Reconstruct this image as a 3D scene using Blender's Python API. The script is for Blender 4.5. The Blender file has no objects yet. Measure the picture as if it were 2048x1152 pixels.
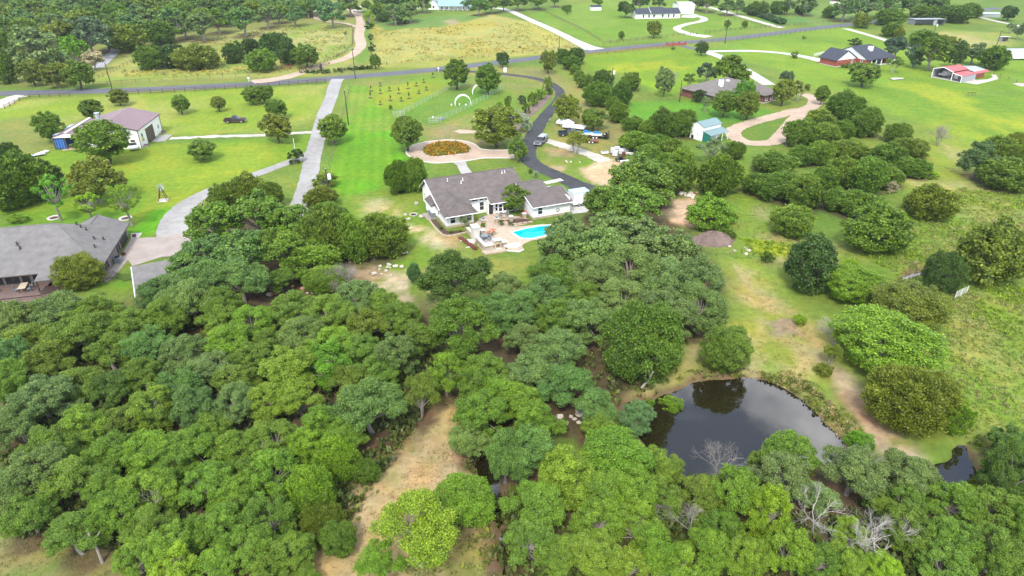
import bpy, math, random
import numpy as np
from mathutils import Vector, Matrix

# ------------------------------------------------------------------ camera, sky, sun, exposure
SC = bpy.context.scene
COL = SC.collection
F, PITCH, CAM_H = 1366.0, math.radians(29.0), 50.0      # focal length in photo pixels, tilt down, height in metres
cam_data = bpy.data.cameras.new('camera')
cam_data.sensor_width = 36.0
cam_data.lens = 36.0 * F / 2048.0
cam_data.clip_start, cam_data.clip_end = 1.0, 6000.0
cam = bpy.data.objects.new('camera', cam_data)
cam.location = (0, 0, CAM_H)
cam.rotation_euler = (math.radians(90) - PITCH, 0, 0)
COL.objects.link(cam)
SC.camera = cam

SUN_EL, SUN_AZ = math.radians(51), math.radians(-168)     # azimuth from +Y (view direction), positive to the right
world = bpy.data.worlds.new('World')
SC.world = world
world.use_nodes = True
wn, wl = world.node_tree.nodes, world.node_tree.links
for n in list(wn):
    wn.remove(n)
w_out = wn.new('ShaderNodeOutputWorld')
w_bg = wn.new('ShaderNodeBackground')
w_sky = wn.new('ShaderNodeTexSky')
w_sky.sky_type = 'NISHITA'
w_sky.sun_disc = False
w_sky.sun_elevation = SUN_EL
w_sky.sun_rotation = SUN_AZ
w_sky.air_density, w_sky.dust_density, w_sky.ozone_density = 1.0, 0.8, 1.8
w_tc = wn.new('ShaderNodeTexCoord')
w_map = wn.new('ShaderNodeMapping')
w_map.inputs['Scale'].default_value = (1.0, 1.0, 2.2)
w_noi = wn.new('ShaderNodeTexNoise')
w_noi.inputs['Scale'].default_value = 2.9
w_noi.inputs['Detail'].default_value = 6
w_noi.inputs['Roughness'].default_value = 0.55
w_ramp = wn.new('ShaderNodeValToRGB')
w_ramp.color_ramp.elements[0].position, w_ramp.color_ramp.elements[0].color = 0.47, (0.06, 0.06, 0.06, 1)
w_ramp.color_ramp.elements[1].position, w_ramp.color_ramp.elements[1].color = 0.64, (1, 1, 1, 1)
w_mix = wn.new('ShaderNodeMix')
w_mix.data_type = 'RGBA'
w_mix.inputs[7].default_value = (13.2, 13.2, 13.4, 1)      # broken cloud over the blue
wl.new(w_tc.outputs['Generated'], w_map.inputs['Vector'])
wl.new(w_map.outputs['Vector'], w_noi.inputs['Vector'])
wl.new(w_noi.outputs['Fac'], w_ramp.inputs['Fac'])
wl.new(w_ramp.outputs['Color'], w_mix.inputs[0])
wl.new(w_sky.outputs['Color'], w_mix.inputs[6])
wl.new(w_mix.outputs[2], w_bg.inputs['Color'])
w_bg.inputs['Strength'].default_value = 0.12
wl.new(w_bg.outputs['Background'], w_out.inputs['Surface'])

sun_data = bpy.data.lights.new('sun', 'SUN')
sun_data.energy = 1.5
sun_data.angle = math.radians(10)
sun_data.color = (1.0, 0.94, 0.84)
sun = bpy.data.objects.new('sun', sun_data)
sdir = Vector((math.cos(SUN_EL) * math.sin(SUN_AZ), math.cos(SUN_EL) * math.cos(SUN_AZ), math.sin(SUN_EL)))
sun.rotation_euler = sdir.to_track_quat('Z', 'Y').to_euler()
sun.location = (0, 0, 200)
COL.objects.link(sun)

SC.view_settings.view_transform = 'Standard'
SC.view_settings.look = 'None'
SC.view_settings.exposure = 1.28
SC.view_settings.gamma = 1.0
SC.view_settings.use_curve_mapping = False
SC.render.engine = 'CYCLES'
SC.cycles.max_bounces = 6
SC.cycles.diffuse_bounces = 3
SC.cycles.glossy_bounces = 2
SC.cycles.transmission_bounces = 3
SC.cycles.caustics_reflective = False
SC.cycles.caustics_refractive = False

rng = np.random.default_rng(7)
R = random.Random(11)

def haze_box():
    # thin summer air: far woods fade a little to blue
    m = bpy.data.materials.new('haze'); m.use_nodes = True
    N = m.node_tree.nodes; N.remove(N['Principled BSDF'])
    v = N.new('ShaderNodeVolumePrincipled'); v.inputs['Color'].default_value = (0.80, 0.90, 1.0, 1)
    v.inputs['Density'].default_value = 0.00011; v.inputs['Anisotropy'].default_value = 0.2
    m.node_tree.links.new(v.outputs['Volume'], N['Material Output'].inputs['Volume'])
    x0, x1, y0, y1, z0, z1 = -3600, 3600, -400, 5100, -4.0, 52.0
    V = [(x0,y0,z0),(x1,y0,z0),(x1,y1,z0),(x0,y1,z0),(x0,y0,z1),(x1,y0,z1),(x1,y1,z1),(x0,y1,z1)]
    me = bpy.data.meshes.new('haze'); me.from_pydata(V, [], [(3,2,1,0),(4,5,6,7),(0,1,5,4),(1,2,6,5),(2,3,7,6),(3,0,4,7)]); me.update(); me.materials.append(m)
    o = bpy.data.objects.new('haze', me); COL.objects.link(o); o['kind'] = 'stuff'

# ------------------------------------------------------------------ helpers
def at(x, y, z=0.0):
    """Point of the land at height z seen at photo pixel (x, y)."""
    u, v = (x - 1024) / F, (y - 576) / F
    d = np.array([u, math.cos(PITCH) - v * math.sin(PITCH), -math.sin(PITCH) - v * math.cos(PITCH)])
    return np.array([0, 0, CAM_H]) + d * ((z - CAM_H) / d[2])

def ppm(x, y):
    """Photo pixels per metre for something standing at pixel (x, y)."""
    p = at(x, y)
    dep = p[1] * math.cos(PITCH) + CAM_H * math.sin(PITCH)
    return F / dep

def tag(o, label=None, cat=None, group=None, kind=None):
    if label: o['label'] = label
    if cat: o['category'] = cat
    if group: o['group'] = group
    if kind: o['kind'] = kind
    return o

def empty(name, loc, rz=0.0, label=None, cat=None, group=None):
    o = bpy.data.objects.new(name, None)
    o.empty_display_size = 0.3
    o.location = loc
    o.rotation_euler = (0, 0, rz)
    COL.objects.link(o)
    return tag(o, label, cat, group)

def link_mesh(name, me, parent=None, loc=(0, 0, 0), rz=0.0, scale=None):
    o = bpy.data.objects.new(name, me)
    o.location = loc
    o.rotation_euler = (0, 0, rz)
    if scale is not None: o.scale = scale
    COL.objects.link(o)
    if parent is not None: o.parent = parent
    return o

def mesh_np(name, V, Fa, mat=None, smooth=False):
    """Mesh from numpy arrays, all faces with the same number of corners."""
    me = bpy.data.meshes.new(name)
    V = np.ascontiguousarray(V, dtype=np.float32)
    Fa = np.ascontiguousarray(Fa, dtype=np.int32)
    k = Fa.shape[1]
    me.vertices.add(len(V)); me.vertices.foreach_set('co', V.ravel())
    me.loops.add(Fa.size); me.loops.foreach_set('vertex_index', Fa.ravel())
    me.polygons.add(len(Fa)); me.polygons.foreach_set('loop_start', np.arange(len(Fa), dtype=np.int32) * k)
    if smooth: me.polygons.foreach_set('use_smooth', np.ones(len(Fa), dtype=bool))
    me.update(calc_edges=True)
    if mat: me.materials.append(mat)
    return me

class MB:
    """Collects shapes; build() links them as one mesh object."""
    def __init__(s): s.v, s.f = [], []
    def poly(s, pts, faces):
        b = len(s.v); s.v += [tuple(p) for p in pts]; s.f += [tuple(b + i for i in f) for f in faces]; return s
    def box(s, x0, x1, y0, y1, z0, z1):
        return s.poly([(x0,y0,z0),(x1,y0,z0),(x1,y1,z0),(x0,y1,z0),(x0,y0,z1),(x1,y0,z1),(x1,y1,z1),(x0,y1,z1)],
                      [(3,2,1,0),(4,5,6,7),(0,1,5,4),(1,2,6,5),(2,3,7,6),(3,0,4,7)])
    def prism(s, base, z0, z1):
        """Upright prism over a plan outline (counter-clockwise)."""
        n = len(base)
        return s.poly([(p[0],p[1],z0) for p in base] + [(p[0],p[1],z1) for p in base],
                      [tuple(range(n-1,-1,-1)), tuple(range(n,2*n))] + [(i,(i+1)%n,n+(i+1)%n,n+i) for i in range(n)])
    def side(s, prof, y0, y1):
        """Outline in x-z drawn out along y."""
        n = len(prof)
        return s.poly([(p[0],y0,p[1]) for p in prof] + [(p[0],y1,p[1]) for p in prof],
                      [tuple(range(n)), tuple(range(2*n-1,n-1,-1))] + [(i,n+i,n+(i+1)%n,(i+1)%n) for i in range(n)])
    def slab(s, pts, th=0.16):
        """Sloping sheet with thickness (roof plane)."""
        n = len(pts)
        return s.poly(list(pts) + [(p[0],p[1],p[2]-th) for p in pts],
                      [tuple(range(n)), tuple(range(2*n-1,n-1,-1))] + [(i,n+i,n+(i+1)%n,(i+1)%n) for i in range(n)])
    def tube(s, path, rad, n=6, cap=True):
        """Tube through the points of path; rad is one radius or one per point."""
        P = [Vector(p) for p in path]
        if not hasattr(rad, '__len__'): rad = [rad] * len(P)
        b = len(s.v)
        for i, p in enumerate(P):
            d = (P[min(i+1, len(P)-1)] - P[max(i-1, 0)]).normalized()
            a = Vector((0,0,1)) if abs(d.z) < 0.9 else Vector((1,0,0))
            e1 = d.cross(a).normalized(); e2 = d.cross(e1)
            for k in range(n):
                t = 2 * math.pi * k / n
                s.v.append(tuple(p + (e1 * math.cos(t) + e2 * math.sin(t)) * rad[i]))
        for i in range(len(P) - 1):
            for k in range(n):
                s.f.append((b+i*n+k, b+i*n+(k+1)%n, b+(i+1)*n+(k+1)%n, b+(i+1)*n+k))
        if cap:
            s.f.append(tuple(b + k for k in range(n-1, -1, -1)))
            s.f.append(tuple(b + (len(P)-1)*n + k for k in range(n)))
        return s
    def lathe(s, prof, n=12, c=(0,0,0)):
        b = len(s.v)
        for r, z in prof:
            for k in range(n):
                t = 2*math.pi*k/n
                s.v.append((c[0]+r*math.cos(t), c[1]+r*math.sin(t), c[2]+z))
        for i in range(len(prof)-1):
            for k in range(n):
                s.f.append((b+i*n+k, b+i*n+(k+1)%n, b+(i+1)*n+(k+1)%n, b+(i+1)*n+k))
        s.f.append(tuple(b+k for k in range(n-1,-1,-1)))
        s.f.append(tuple(b+(len(prof)-1)*n+k for k in range(n)))
        return s
    def blob(s, c, r, seed=0, n=8, m=5, jit=0.18):
        """Lumpy rounded stone."""
        q = random.Random(seed); b = len(s.v)
        s.v.append((c[0], c[1], c[2]-r[2]))
        for i in range(1, m):
            ph = -math.pi/2 + math.pi*i/m
            for k in range(n):
                t = 2*math.pi*(k+0.5*(i%2))/n; j = 1+q.uniform(-jit, jit)
                s.v.append((c[0]+r[0]*j*math.cos(ph)*math.cos(t), c[1]+r[1]*j*math.cos(ph)*math.sin(t), c[2]+r[2]*j*math.sin(ph)))
        s.v.append((c[0], c[1], c[2]+r[2])); top = len(s.v)-1
        for k in range(n): s.f.append((b, b+1+(k+1)%n, b+1+k))
        for i in range(m-2):
            for k in range(n):
                o = b+1+i*n
                s.f.append((o+k, o+(k+1)%n, o+n+(k+1)%n, o+n+k))
        o = b+1+(m-2)*n
        for k in range(n): s.f.append((o+k, o+(k+1)%n, top))
        return s
    def mesh(s, name, mat=None, smooth=False):
        me = bpy.data.meshes.new(name)
        me.from_pydata(s.v, [], s.f); me.update()
        if mat: me.materials.append(mat)
        if smooth: me.polygons.foreach_set('use_smooth', [True]*len(me.polygons))
        return me
    def build(s, name, mat, parent=None, loc=(0,0,0), rz=0.0, smooth=False):
        return link_mesh(name, s.mesh(name, mat, smooth), parent, loc, rz)

# ------------------------------------------------------------------ materials
def new_mat(name):
    m = bpy.data.materials.new(name); m.use_nodes = True
    nt = m.node_tree
    return m, nt, nt.nodes, nt.links, nt.nodes['Principled BSDF']

def mat(name, c, rough=0.7, spec=0.4, metal=0.0, noise=None, amp=0.15, bump=0.0, rib=None, c2=None):
    """Base colour with procedural grain; rib = (axis, spacing) gives the pressed ribs of sheet metal or boards."""
    m, nt, N, L, b = new_mat(name)
    b.inputs['Roughness'].default_value = rough
    b.inputs['Specular IOR Level'].default_value = spec
    b.inputs['Metallic'].default_value = metal
    b.inputs['Base Color'].default_value = (*c, 1)
    tc = N.new('ShaderNodeTexCoord')
    if noise:
        n1 = N.new('ShaderNodeTexNoise'); n1.inputs['Scale'].default_value = noise; n1.inputs['Detail'].default_value = 5
        n1.inputs['Roughness'].default_value = 0.65
        L.new(tc.outputs['Object'], n1.inputs['Vector'])
        n2 = N.new('ShaderNodeTexNoise'); n2.inputs['Scale'].default_value = noise * 0.13; n2.inputs['Detail'].default_value = 3
        L.new(tc.outputs['Object'], n2.inputs['Vector'])
        ad = N.new('ShaderNodeMath'); ad.operation = 'ADD'
        L.new(n1.outputs['Fac'], ad.inputs[0]); L.new(n2.outputs['Fac'], ad.inputs[1])
        mr = N.new('ShaderNodeMapRange'); mr.inputs['From Min'].default_value = 0.65; mr.inputs['From Max'].default_value = 1.35
        L.new(ad.outputs[0], mr.inputs['Value'])
        mx = N.new('ShaderNodeMix'); mx.data_type = 'RGBA'
        lo = c2 if c2 else tuple(max(0, v * (1 - amp)) for v in c)
        hi = tuple(min(1, v * (1 + amp)) for v in c)
        mx.inputs[6].default_value = (*lo, 1); mx.inputs[7].default_value = (*hi, 1)
        L.new(mr.outputs['Result'], mx.inputs[0]); L.new(mx.outputs[2], b.inputs['Base Color'])
        if bump:
            bp = N.new('ShaderNodeBump'); bp.inputs['Strength'].default_value = bump; bp.inputs['Distance'].default_value = 0.05
            L.new(n1.outputs['Fac'], bp.inputs['Height']); L.new(bp.outputs['Normal'], b.inputs['Normal'])
    if rib:
        w = N.new('ShaderNodeTexWave'); w.bands_direction = rib[0]; w.wave_profile = 'TRI'
        w.inputs['Scale'].default_value = 0.314 / rib[1]
        L.new(tc.outputs['Object'], w.inputs['Vector'])
        bp = N.new('ShaderNodeBump'); bp.inputs['Strength'].default_value = 0.5; bp.inputs['Distance'].default_value = 0.03
        L.new(w.outputs['Fac'], bp.inputs['Height']); L.new(bp.outputs['Normal'], b.inputs['Normal'])
    return m

M = {}
M['white'] = mat('white_siding', (0.88, 0.87, 0.85), 0.6, noise=3, amp=0.05, rib=('Z', 0.18))
M['trim'] = mat('white_trim', (0.84, 0.84, 0.83), 0.5, noise=2, amp=0.04)
M['metal_white'] = mat('white_metal_siding', (0.86, 0.85, 0.81), 0.5, noise=1.5, amp=0.06, rib=('X', 0.3))
M['roof_brown'] = mat('brown_grey_shingle', (0.128, 0.107, 0.099), 0.9, noise=7, amp=0.3, bump=0.5)
M['roof_grey'] = mat('grey_shingle', (0.165, 0.156, 0.148), 0.9, noise=7, amp=0.28, bump=0.5)
M['roof_dark'] = mat('dark_slate_shingle', (0.045, 0.05, 0.068), 0.85, noise=6, amp=0.25, bump=0.4)
M['roof_tan'] = mat('taupe_shingle', (0.165, 0.148, 0.135), 0.9, noise=6, amp=0.22, bump=0.4)
M['roof_mauve'] = mat('mauve_metal_roof', (0.20, 0.128, 0.138), 0.5, noise=1.2, amp=0.1, rib=('Y', 0.6))
M['roof_teal'] = mat('teal_metal_roof', (0.17, 0.255, 0.265), 0.55, noise=1.2, amp=0.08, rib=('X', 0.6))
M['green_metal'] = mat('green_metal', (0.02, 0.17, 0.13), 0.45, noise=1.2, amp=0.1, rib=('X', 0.4))
M['roof_blue_grey'] = mat('pale_teal_metal_roof', (0.22, 0.34, 0.37), 0.45, noise=1.0, amp=0.08, rib=('X', 0.6))
M['red_metal'] = mat('red_metal_roof', (0.42, 0.10, 0.10), 0.5, noise=1.2, amp=0.12, rib=('X', 0.5))
M['galv'] = mat('galvanised_metal', (0.42, 0.47, 0.50), 0.4, 0.5, 0.3, noise=2, amp=0.12)
M['grey_metal'] = mat('grey_metal_siding', (0.30, 0.32, 0.34), 0.5, noise=1.5, amp=0.12, rib=('X', 0.4))
M['brick'] = mat('red_brick', (0.30, 0.075, 0.055), 0.85, noise=9, amp=0.25)
M['brick_brown'] = mat('brown_brick', (0.19, 0.075, 0.055), 0.85, noise=9, amp=0.25)
M['brick_grey'] = mat('grey_mauve_brick', (0.24, 0.20, 0.185), 0.85, noise=9, amp=0.25)
M['stone'] = mat('limestone', (0.44, 0.355, 0.255), 0.85, noise=3.5, amp=0.28, bump=0.5)
M['stone_cap'] = mat('white_limestone_cap', (0.58, 0.55, 0.50), 0.7, noise=2.5, amp=0.1)
M['rock'] = mat('pale_rock', (0.50, 0.45, 0.38), 0.9, noise=2.5, amp=0.3, bump=0.6)
M['rock_red'] = mat('reddish_rock', (0.42, 0.20, 0.13), 0.9, noise=2.5, amp=0.3, bump=0.6)
M['glass'] = mat('dark_window_glass', (0.022, 0.025, 0.028), 0.08, 0.6)
M['dark'] = mat('dark_interior', (0.02, 0.018, 0.018), 0.9)
M['brown'] = mat('dark_brown_trim', (0.055, 0.035, 0.028), 0.6, noise=3, amp=0.15)
M['brown_door'] = mat('brown_sheet_door', (0.085, 0.055, 0.048), 0.5, noise=2, amp=0.12, rib=('Z', 0.35))
M['deck'] = mat('brown_deck_boards', (0.15, 0.10, 0.085), 0.8, noise=4, amp=0.25, rib=('Y', 0.3))
M['black'] = mat('black_paint', (0.018, 0.018, 0.02), 0.4)
M['tyre'] = mat('tyre_rubber', (0.02, 0.02, 0.02), 0.85)
M['rust'] = mat('rusty_steel', (0.14, 0.045, 0.03), 0.8, noise=5, amp=0.35)
M['rail_brown'] = mat('brown_pipe_rail', (0.10, 0.055, 0.04), 0.7, noise=4, amp=0.2)
M['rail_red'] = mat('reddish_pipe_rail', (0.26, 0.10, 0.06), 0.7, noise=4, amp=0.2)
M['wood_post'] = mat('weathered_post', (0.13, 0.10, 0.075), 0.9, noise=6, amp=0.3)
M['pole'] = mat('utility_pole_wood', (0.06, 0.045, 0.035), 0.9, noise=6, amp=0.3)
M['wire'] = mat('wire', (0.16, 0.15, 0.13), 0.6)
M['wire_pale'] = mat('pale_wire', (0.42, 0.46, 0.42), 0.6)
M['blue'] = mat('blue_container_paint', (0.02, 0.10, 0.36), 0.5, noise=2, amp=0.2, rib=('X', 0.25))
M['blue_pale'] = mat('pale_blue_sheet', (0.40, 0.52, 0.70), 0.5, noise=2, amp=0.1)
M['tarp'] = mat('bright_blue_tarp', (0.01, 0.22, 0.62), 0.5, noise=3, amp=0.2)
M['terracotta'] = mat('terracotta', (0.46, 0.20, 0.11), 0.8, noise=4, amp=0.2)
M['grey_unit'] = mat('grey_painted_metal', (0.19, 0.22, 0.23), 0.5, noise=3, amp=0.15)
M['car_navy'] = mat('navy_car_paint', (0.03, 0.04, 0.065), 0.25, 0.6)
M['car_grey'] = mat('grey_car_paint', (0.10, 0.10, 0.11), 0.25, 0.6)
M['car_white'] = mat('white_car_paint', (0.80, 0.80, 0.80), 0.3, 0.5)
M['silver'] = mat('silver_paint', (0.42, 0.44, 0.46), 0.3, 0.5, 0.3)
M['old_truck'] = mat('old_truck_paint', (0.05, 0.028, 0.03), 0.6, noise=4, amp=0.4)
M['red'] = mat('red_paint', (0.42, 0.02, 0.03), 0.4)
M['lamp'] = mat('lamp_glass', (0.75, 0.75, 0.72), 0.15)
M['mulch'] = mat('mulch', (0.085, 0.05, 0.038), 0.95, noise=5, amp=0.4, bump=0.8)
M['mulch_grey'] = mat('wood_chip_pile', (0.175, 0.125, 0.105), 0.95, noise=5, amp=0.4, bump=0.8)
M['bark'] = mat('grey_bark', (0.25, 0.225, 0.195), 0.9, noise=5, amp=0.3)
M['bark_dark'] = mat('dark_bark', (0.085, 0.07, 0.058), 0.9, noise=5, amp=0.3)
M['deadwood'] = mat('bleached_dead_wood', (0.40, 0.37, 0.33), 0.9, noise=5, amp=0.2)
# ground sheets
M['asphalt'] = mat('old_asphalt', (0.105, 0.108, 0.125), 0.9, noise=1.2, amp=0.2, bump=0.2)
M['asphalt_new'] = mat('dark_asphalt_drive', (0.046, 0.047, 0.050), 0.9, noise=0.5, amp=0.45, bump=0.2)
M['concrete'] = mat('weathered_concrete', (0.30, 0.29, 0.275), 0.9, noise=0.7, amp=0.3)
M['concrete_white'] = mat('pale_concrete', (0.47, 0.455, 0.42), 0.9, noise=0.6, amp=0.2)
M['concrete_pink'] = mat('pinkish_concrete', (0.34, 0.29, 0.255), 0.9, noise=0.35, amp=0.3)
M['gravel_pink'] = mat('pinkish_gravel', (0.42, 0.315, 0.235), 0.95, noise=1.6, amp=0.25, bump=0.4)
M['gravel_white'] = mat('pale_caliche', (0.45, 0.42, 0.36), 0.95, noise=1.2, amp=0.3, bump=0.4)
M['gravel_grey'] = mat('grey_gravel', (0.32, 0.32, 0.33), 0.95, noise=1.2, amp=0.2, bump=0.4)
M['flag'] = mat('sandstone_paving', (0.44, 0.35, 0.26), 0.85, noise=1.6, amp=0.28, bump=0.3)
M['flag_grey'] = mat('grey_paving', (0.36, 0.34, 0.32), 0.85, noise=2, amp=0.2)
M['pool_water'] = mat('pool_water', (0.0, 0.42, 0.48), 0.06, 0.5, noise=0.8, amp=0.2)

def leaf_mat(name):
    m, nt, N, L, b = new_mat(name)
    oi = N.new('ShaderNodeObjectInfo')
    at_ = N.new('ShaderNodeAttribute'); at_.attribute_name = 'tint'
    mr = N.new('ShaderNodeMapRange'); mr.inputs['To Min'].default_value = 0.45; mr.inputs['To Max'].default_value = 1.6
    L.new(at_.outputs['Fac'], mr.inputs['Value'])
    sc = N.new('ShaderNodeMix'); sc.data_type = 'RGBA'; sc.blend_type = 'MULTIPLY'; sc.inputs[0].default_value = 1.0
    L.new(oi.outputs['Color'], sc.inputs[6]); L.new(mr.outputs['Result'], sc.inputs[7])
    # young leaves lean to yellow
    ye = N.new('ShaderNodeMix'); ye.data_type = 'RGBA'; ye.blend_type = 'MULTIPLY'
    ye.inputs[7].default_value = (1.35, 1.05, 0.6, 1)
    pw = N.new('ShaderNodeMath'); pw.operation = 'POWER'; pw.inputs[1].default_value = 2.0
    L.new(at_.outputs['Fac'], pw.inputs[0]); L.new(pw.outputs[0], ye.inputs[0])
    L.new(sc.outputs[2], ye.inputs[6])
    L.new(ye.outputs[2], b.inputs['Base Color'])
    b.inputs['Roughness'].default_value = 0.5
    b.inputs['Specular IOR Level'].default_value = 0.35
    tr = N.new('ShaderNodeBsdfTranslucent'); L.new(ye.outputs[2], tr.inputs['Color'])
    mx = N.new('ShaderNodeMixShader'); mx.inputs[0].default_value = 0.22
    L.new(b.outputs['BSDF'], mx.inputs[1]); L.new(tr.outputs['BSDF'], mx.inputs[2])
    L.new(mx.outputs['Shader'], N['Material Output'].inputs['Surface'])
    return m
M['leaf'] = leaf_mat('foliage')

def water_mat(name, c, rough=0.02):
    m, nt, N, L, b = new_mat(name)
    b.inputs['Base Color'].default_value = (*c, 1)
    b.inputs['Roughness'].default_value = rough
    b.inputs['IOR'].default_value = 1.62
    b.inputs['Specular IOR Level'].default_value = 0.8
    tc = N.new('ShaderNodeTexCoord'); n = N.new('ShaderNodeTexNoise')
    n.inputs['Scale'].default_value = 1.4; n.inputs['Detail'].default_value = 3
    L.new(tc.outputs['Object'], n.inputs['Vector'])
    bp = N.new('ShaderNodeBump'); bp.inputs['Strength'].default_value = 0.03; bp.inputs['Distance'].default_value = 0.05
    L.new(n.outputs['Fac'], bp.inputs['Height']); L.new(bp.outputs['Normal'], b.inputs['Normal'])
    return m
M['pond'] = water_mat('pond_water', (0.015, 0.012, 0.004))

# ------------------------------------------------------------------ noise and outlines
def vnoise(X, Y, s, seed):
    X, Y = X / s + seed * 17.31, Y / s - seed * 9.17
    xi, yi = np.floor(X).astype(np.int64), np.floor(Y).astype(np.int64)
    fx, fy = X - xi, Y - yi
    fx, fy = fx*fx*(3-2*fx), fy*fy*(3-2*fy)
    def h(a, b):
        n = (a * 374761393 + b * 668265263 + seed * 974711) & 0xffffffff
        n = ((n ^ (n >> 13)) * 1274126177) & 0xffffffff
        return ((n ^ (n >> 16)) & 0xffff) / 65535.0
    return (h(xi,yi)*(1-fx) + h(xi+1,yi)*fx)*(1-fy) + (h(xi,yi+1)*(1-fx) + h(xi+1,yi+1)*fx)*fy

def fbm(X, Y, s, seed, o=4):
    t, a, tot = 0, 1.0, 0
    for i in range(o):
        t = t + a * vnoise(X, Y, s / 2**i, seed + i); tot += a; a *= 0.55
    return t / tot

def sdf(X, Y, poly):
    """Signed distance in metres to a plan outline, negative inside."""
    P = np.asarray(poly)[:, :2]; n = len(P)
    d = np.full(X.shape, 1e9); ins = np.zeros(X.shape, bool)
    for i in range(n):
        a, b = P[i], P[(i+1) % n]; e = b - a
        t = np.clip(((X-a[0])*e[0] + (Y-a[1])*e[1]) / max(e@e, 1e-9), 0, 1)
        d = np.minimum(d, (X-a[0]-t*e[0])**2 + (Y-a[1]-t*e[1])**2)
        c = (a[1] > Y) != (b[1] > Y)
        with np.errstate(divide='ignore', invalid='ignore'):
            ins ^= c & (X < (b[0]-a[0]) * (Y-a[1]) / (b[1]-a[1] + 1e-12) + a[0])
    d = np.sqrt(d)
    return np.where(ins, -d, d)

def pxpoly(s, z=0.0):
    """'x,y x,y ...' in photo pixels to points on the land."""
    return np.array([at(*map(float, p.split(',')), z)[:2] for p in s.split()])

def smooth_line(P, n=8, closed=False):
    """Catmull-Rom through the points."""
    P = np.asarray(P, float); out = []
    m = len(P)
    for i in range(m if closed else m-1):
        if closed: p0, p1, p2, p3 = P[(i-1) % m], P[i], P[(i+1) % m], P[(i+2) % m]
        else: p0, p1, p2, p3 = P[max(i-1,0)], P[i], P[i+1], P[min(i+2,m-1)]
        for k in range(n):
            t = k / n
            out.append(0.5*((2*p1)+(p2-p0)*t+(2*p0-5*p1+4*p2-p3)*t*t+(3*p1-p0-3*p2+p3)*t**3))
    if not closed: out.append(P[-1])
    return np.array(out)

WATER_Z = -0.55
POND = smooth_line(pxpoly('1249,806 1299,803 1345,782 1390,768 1440,760 1485,754 1536,763 1590,788 1622,815 1652,846 1678,872 1690,893 1682,912 1650,930 1600,945 1520,955 1440,962 1375,960 1310,928 1280,885 1262,845', WATER_Z), 4, True)
SIDE_POOL = smooth_line(pxpoly('1903,897 1930,890 1938,912 1950,935 1988,984 1966,1000 1930,1000 1895,992 1868,950 1860,930 1893,921', WATER_Z), 4, True)
CREEK = smooth_line(pxpoly('948,950 954,925 968,900 990,885 1006,900 1004,955 1000,1000 1007,1050 1012,1100 1018,1200 1006,1200 1001,1100 994,1050 986,1000 976,975 955,968', WATER_Z), 3, True)
PUDDLE = smooth_line(pxpoly('1796,561 1812,550 1840,542 1868,537 1878,543 1845,551 1815,560 1803,567', WATER_Z), 4, True)
WATERS = [('pond', POND, 1.6), ('side_pool', SIDE_POOL, 1.0), ('creek', CREEK, 1.1), ('puddle', PUDDLE, 1.2)]

def land_z(X, Y):
    X, Y = np.asarray(X, float), np.asarray(Y, float)
    z = np.zeros(X.shape)
    for _, P, bank in WATERS:
        lo, hi = P.min(0) - 6, P.max(0) + 6
        m = (X > lo[0]) & (X < hi[0]) & (Y > lo[1]) & (Y < hi[1])
        if m.any():
            d = sdf(X[m], Y[m], P) + 0.9 * (fbm(X[m], Y[m], 2.4, 77, 3) - 0.5)
            w = np.clip((bank - d) / bank, 0, 1); w = w*w*(3-2*w)
            zz = -0.5 * w - np.clip(-d, 0, 1.2) * 0.7
            z[m] = np.minimum(z[m], zz)
    return z

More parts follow.
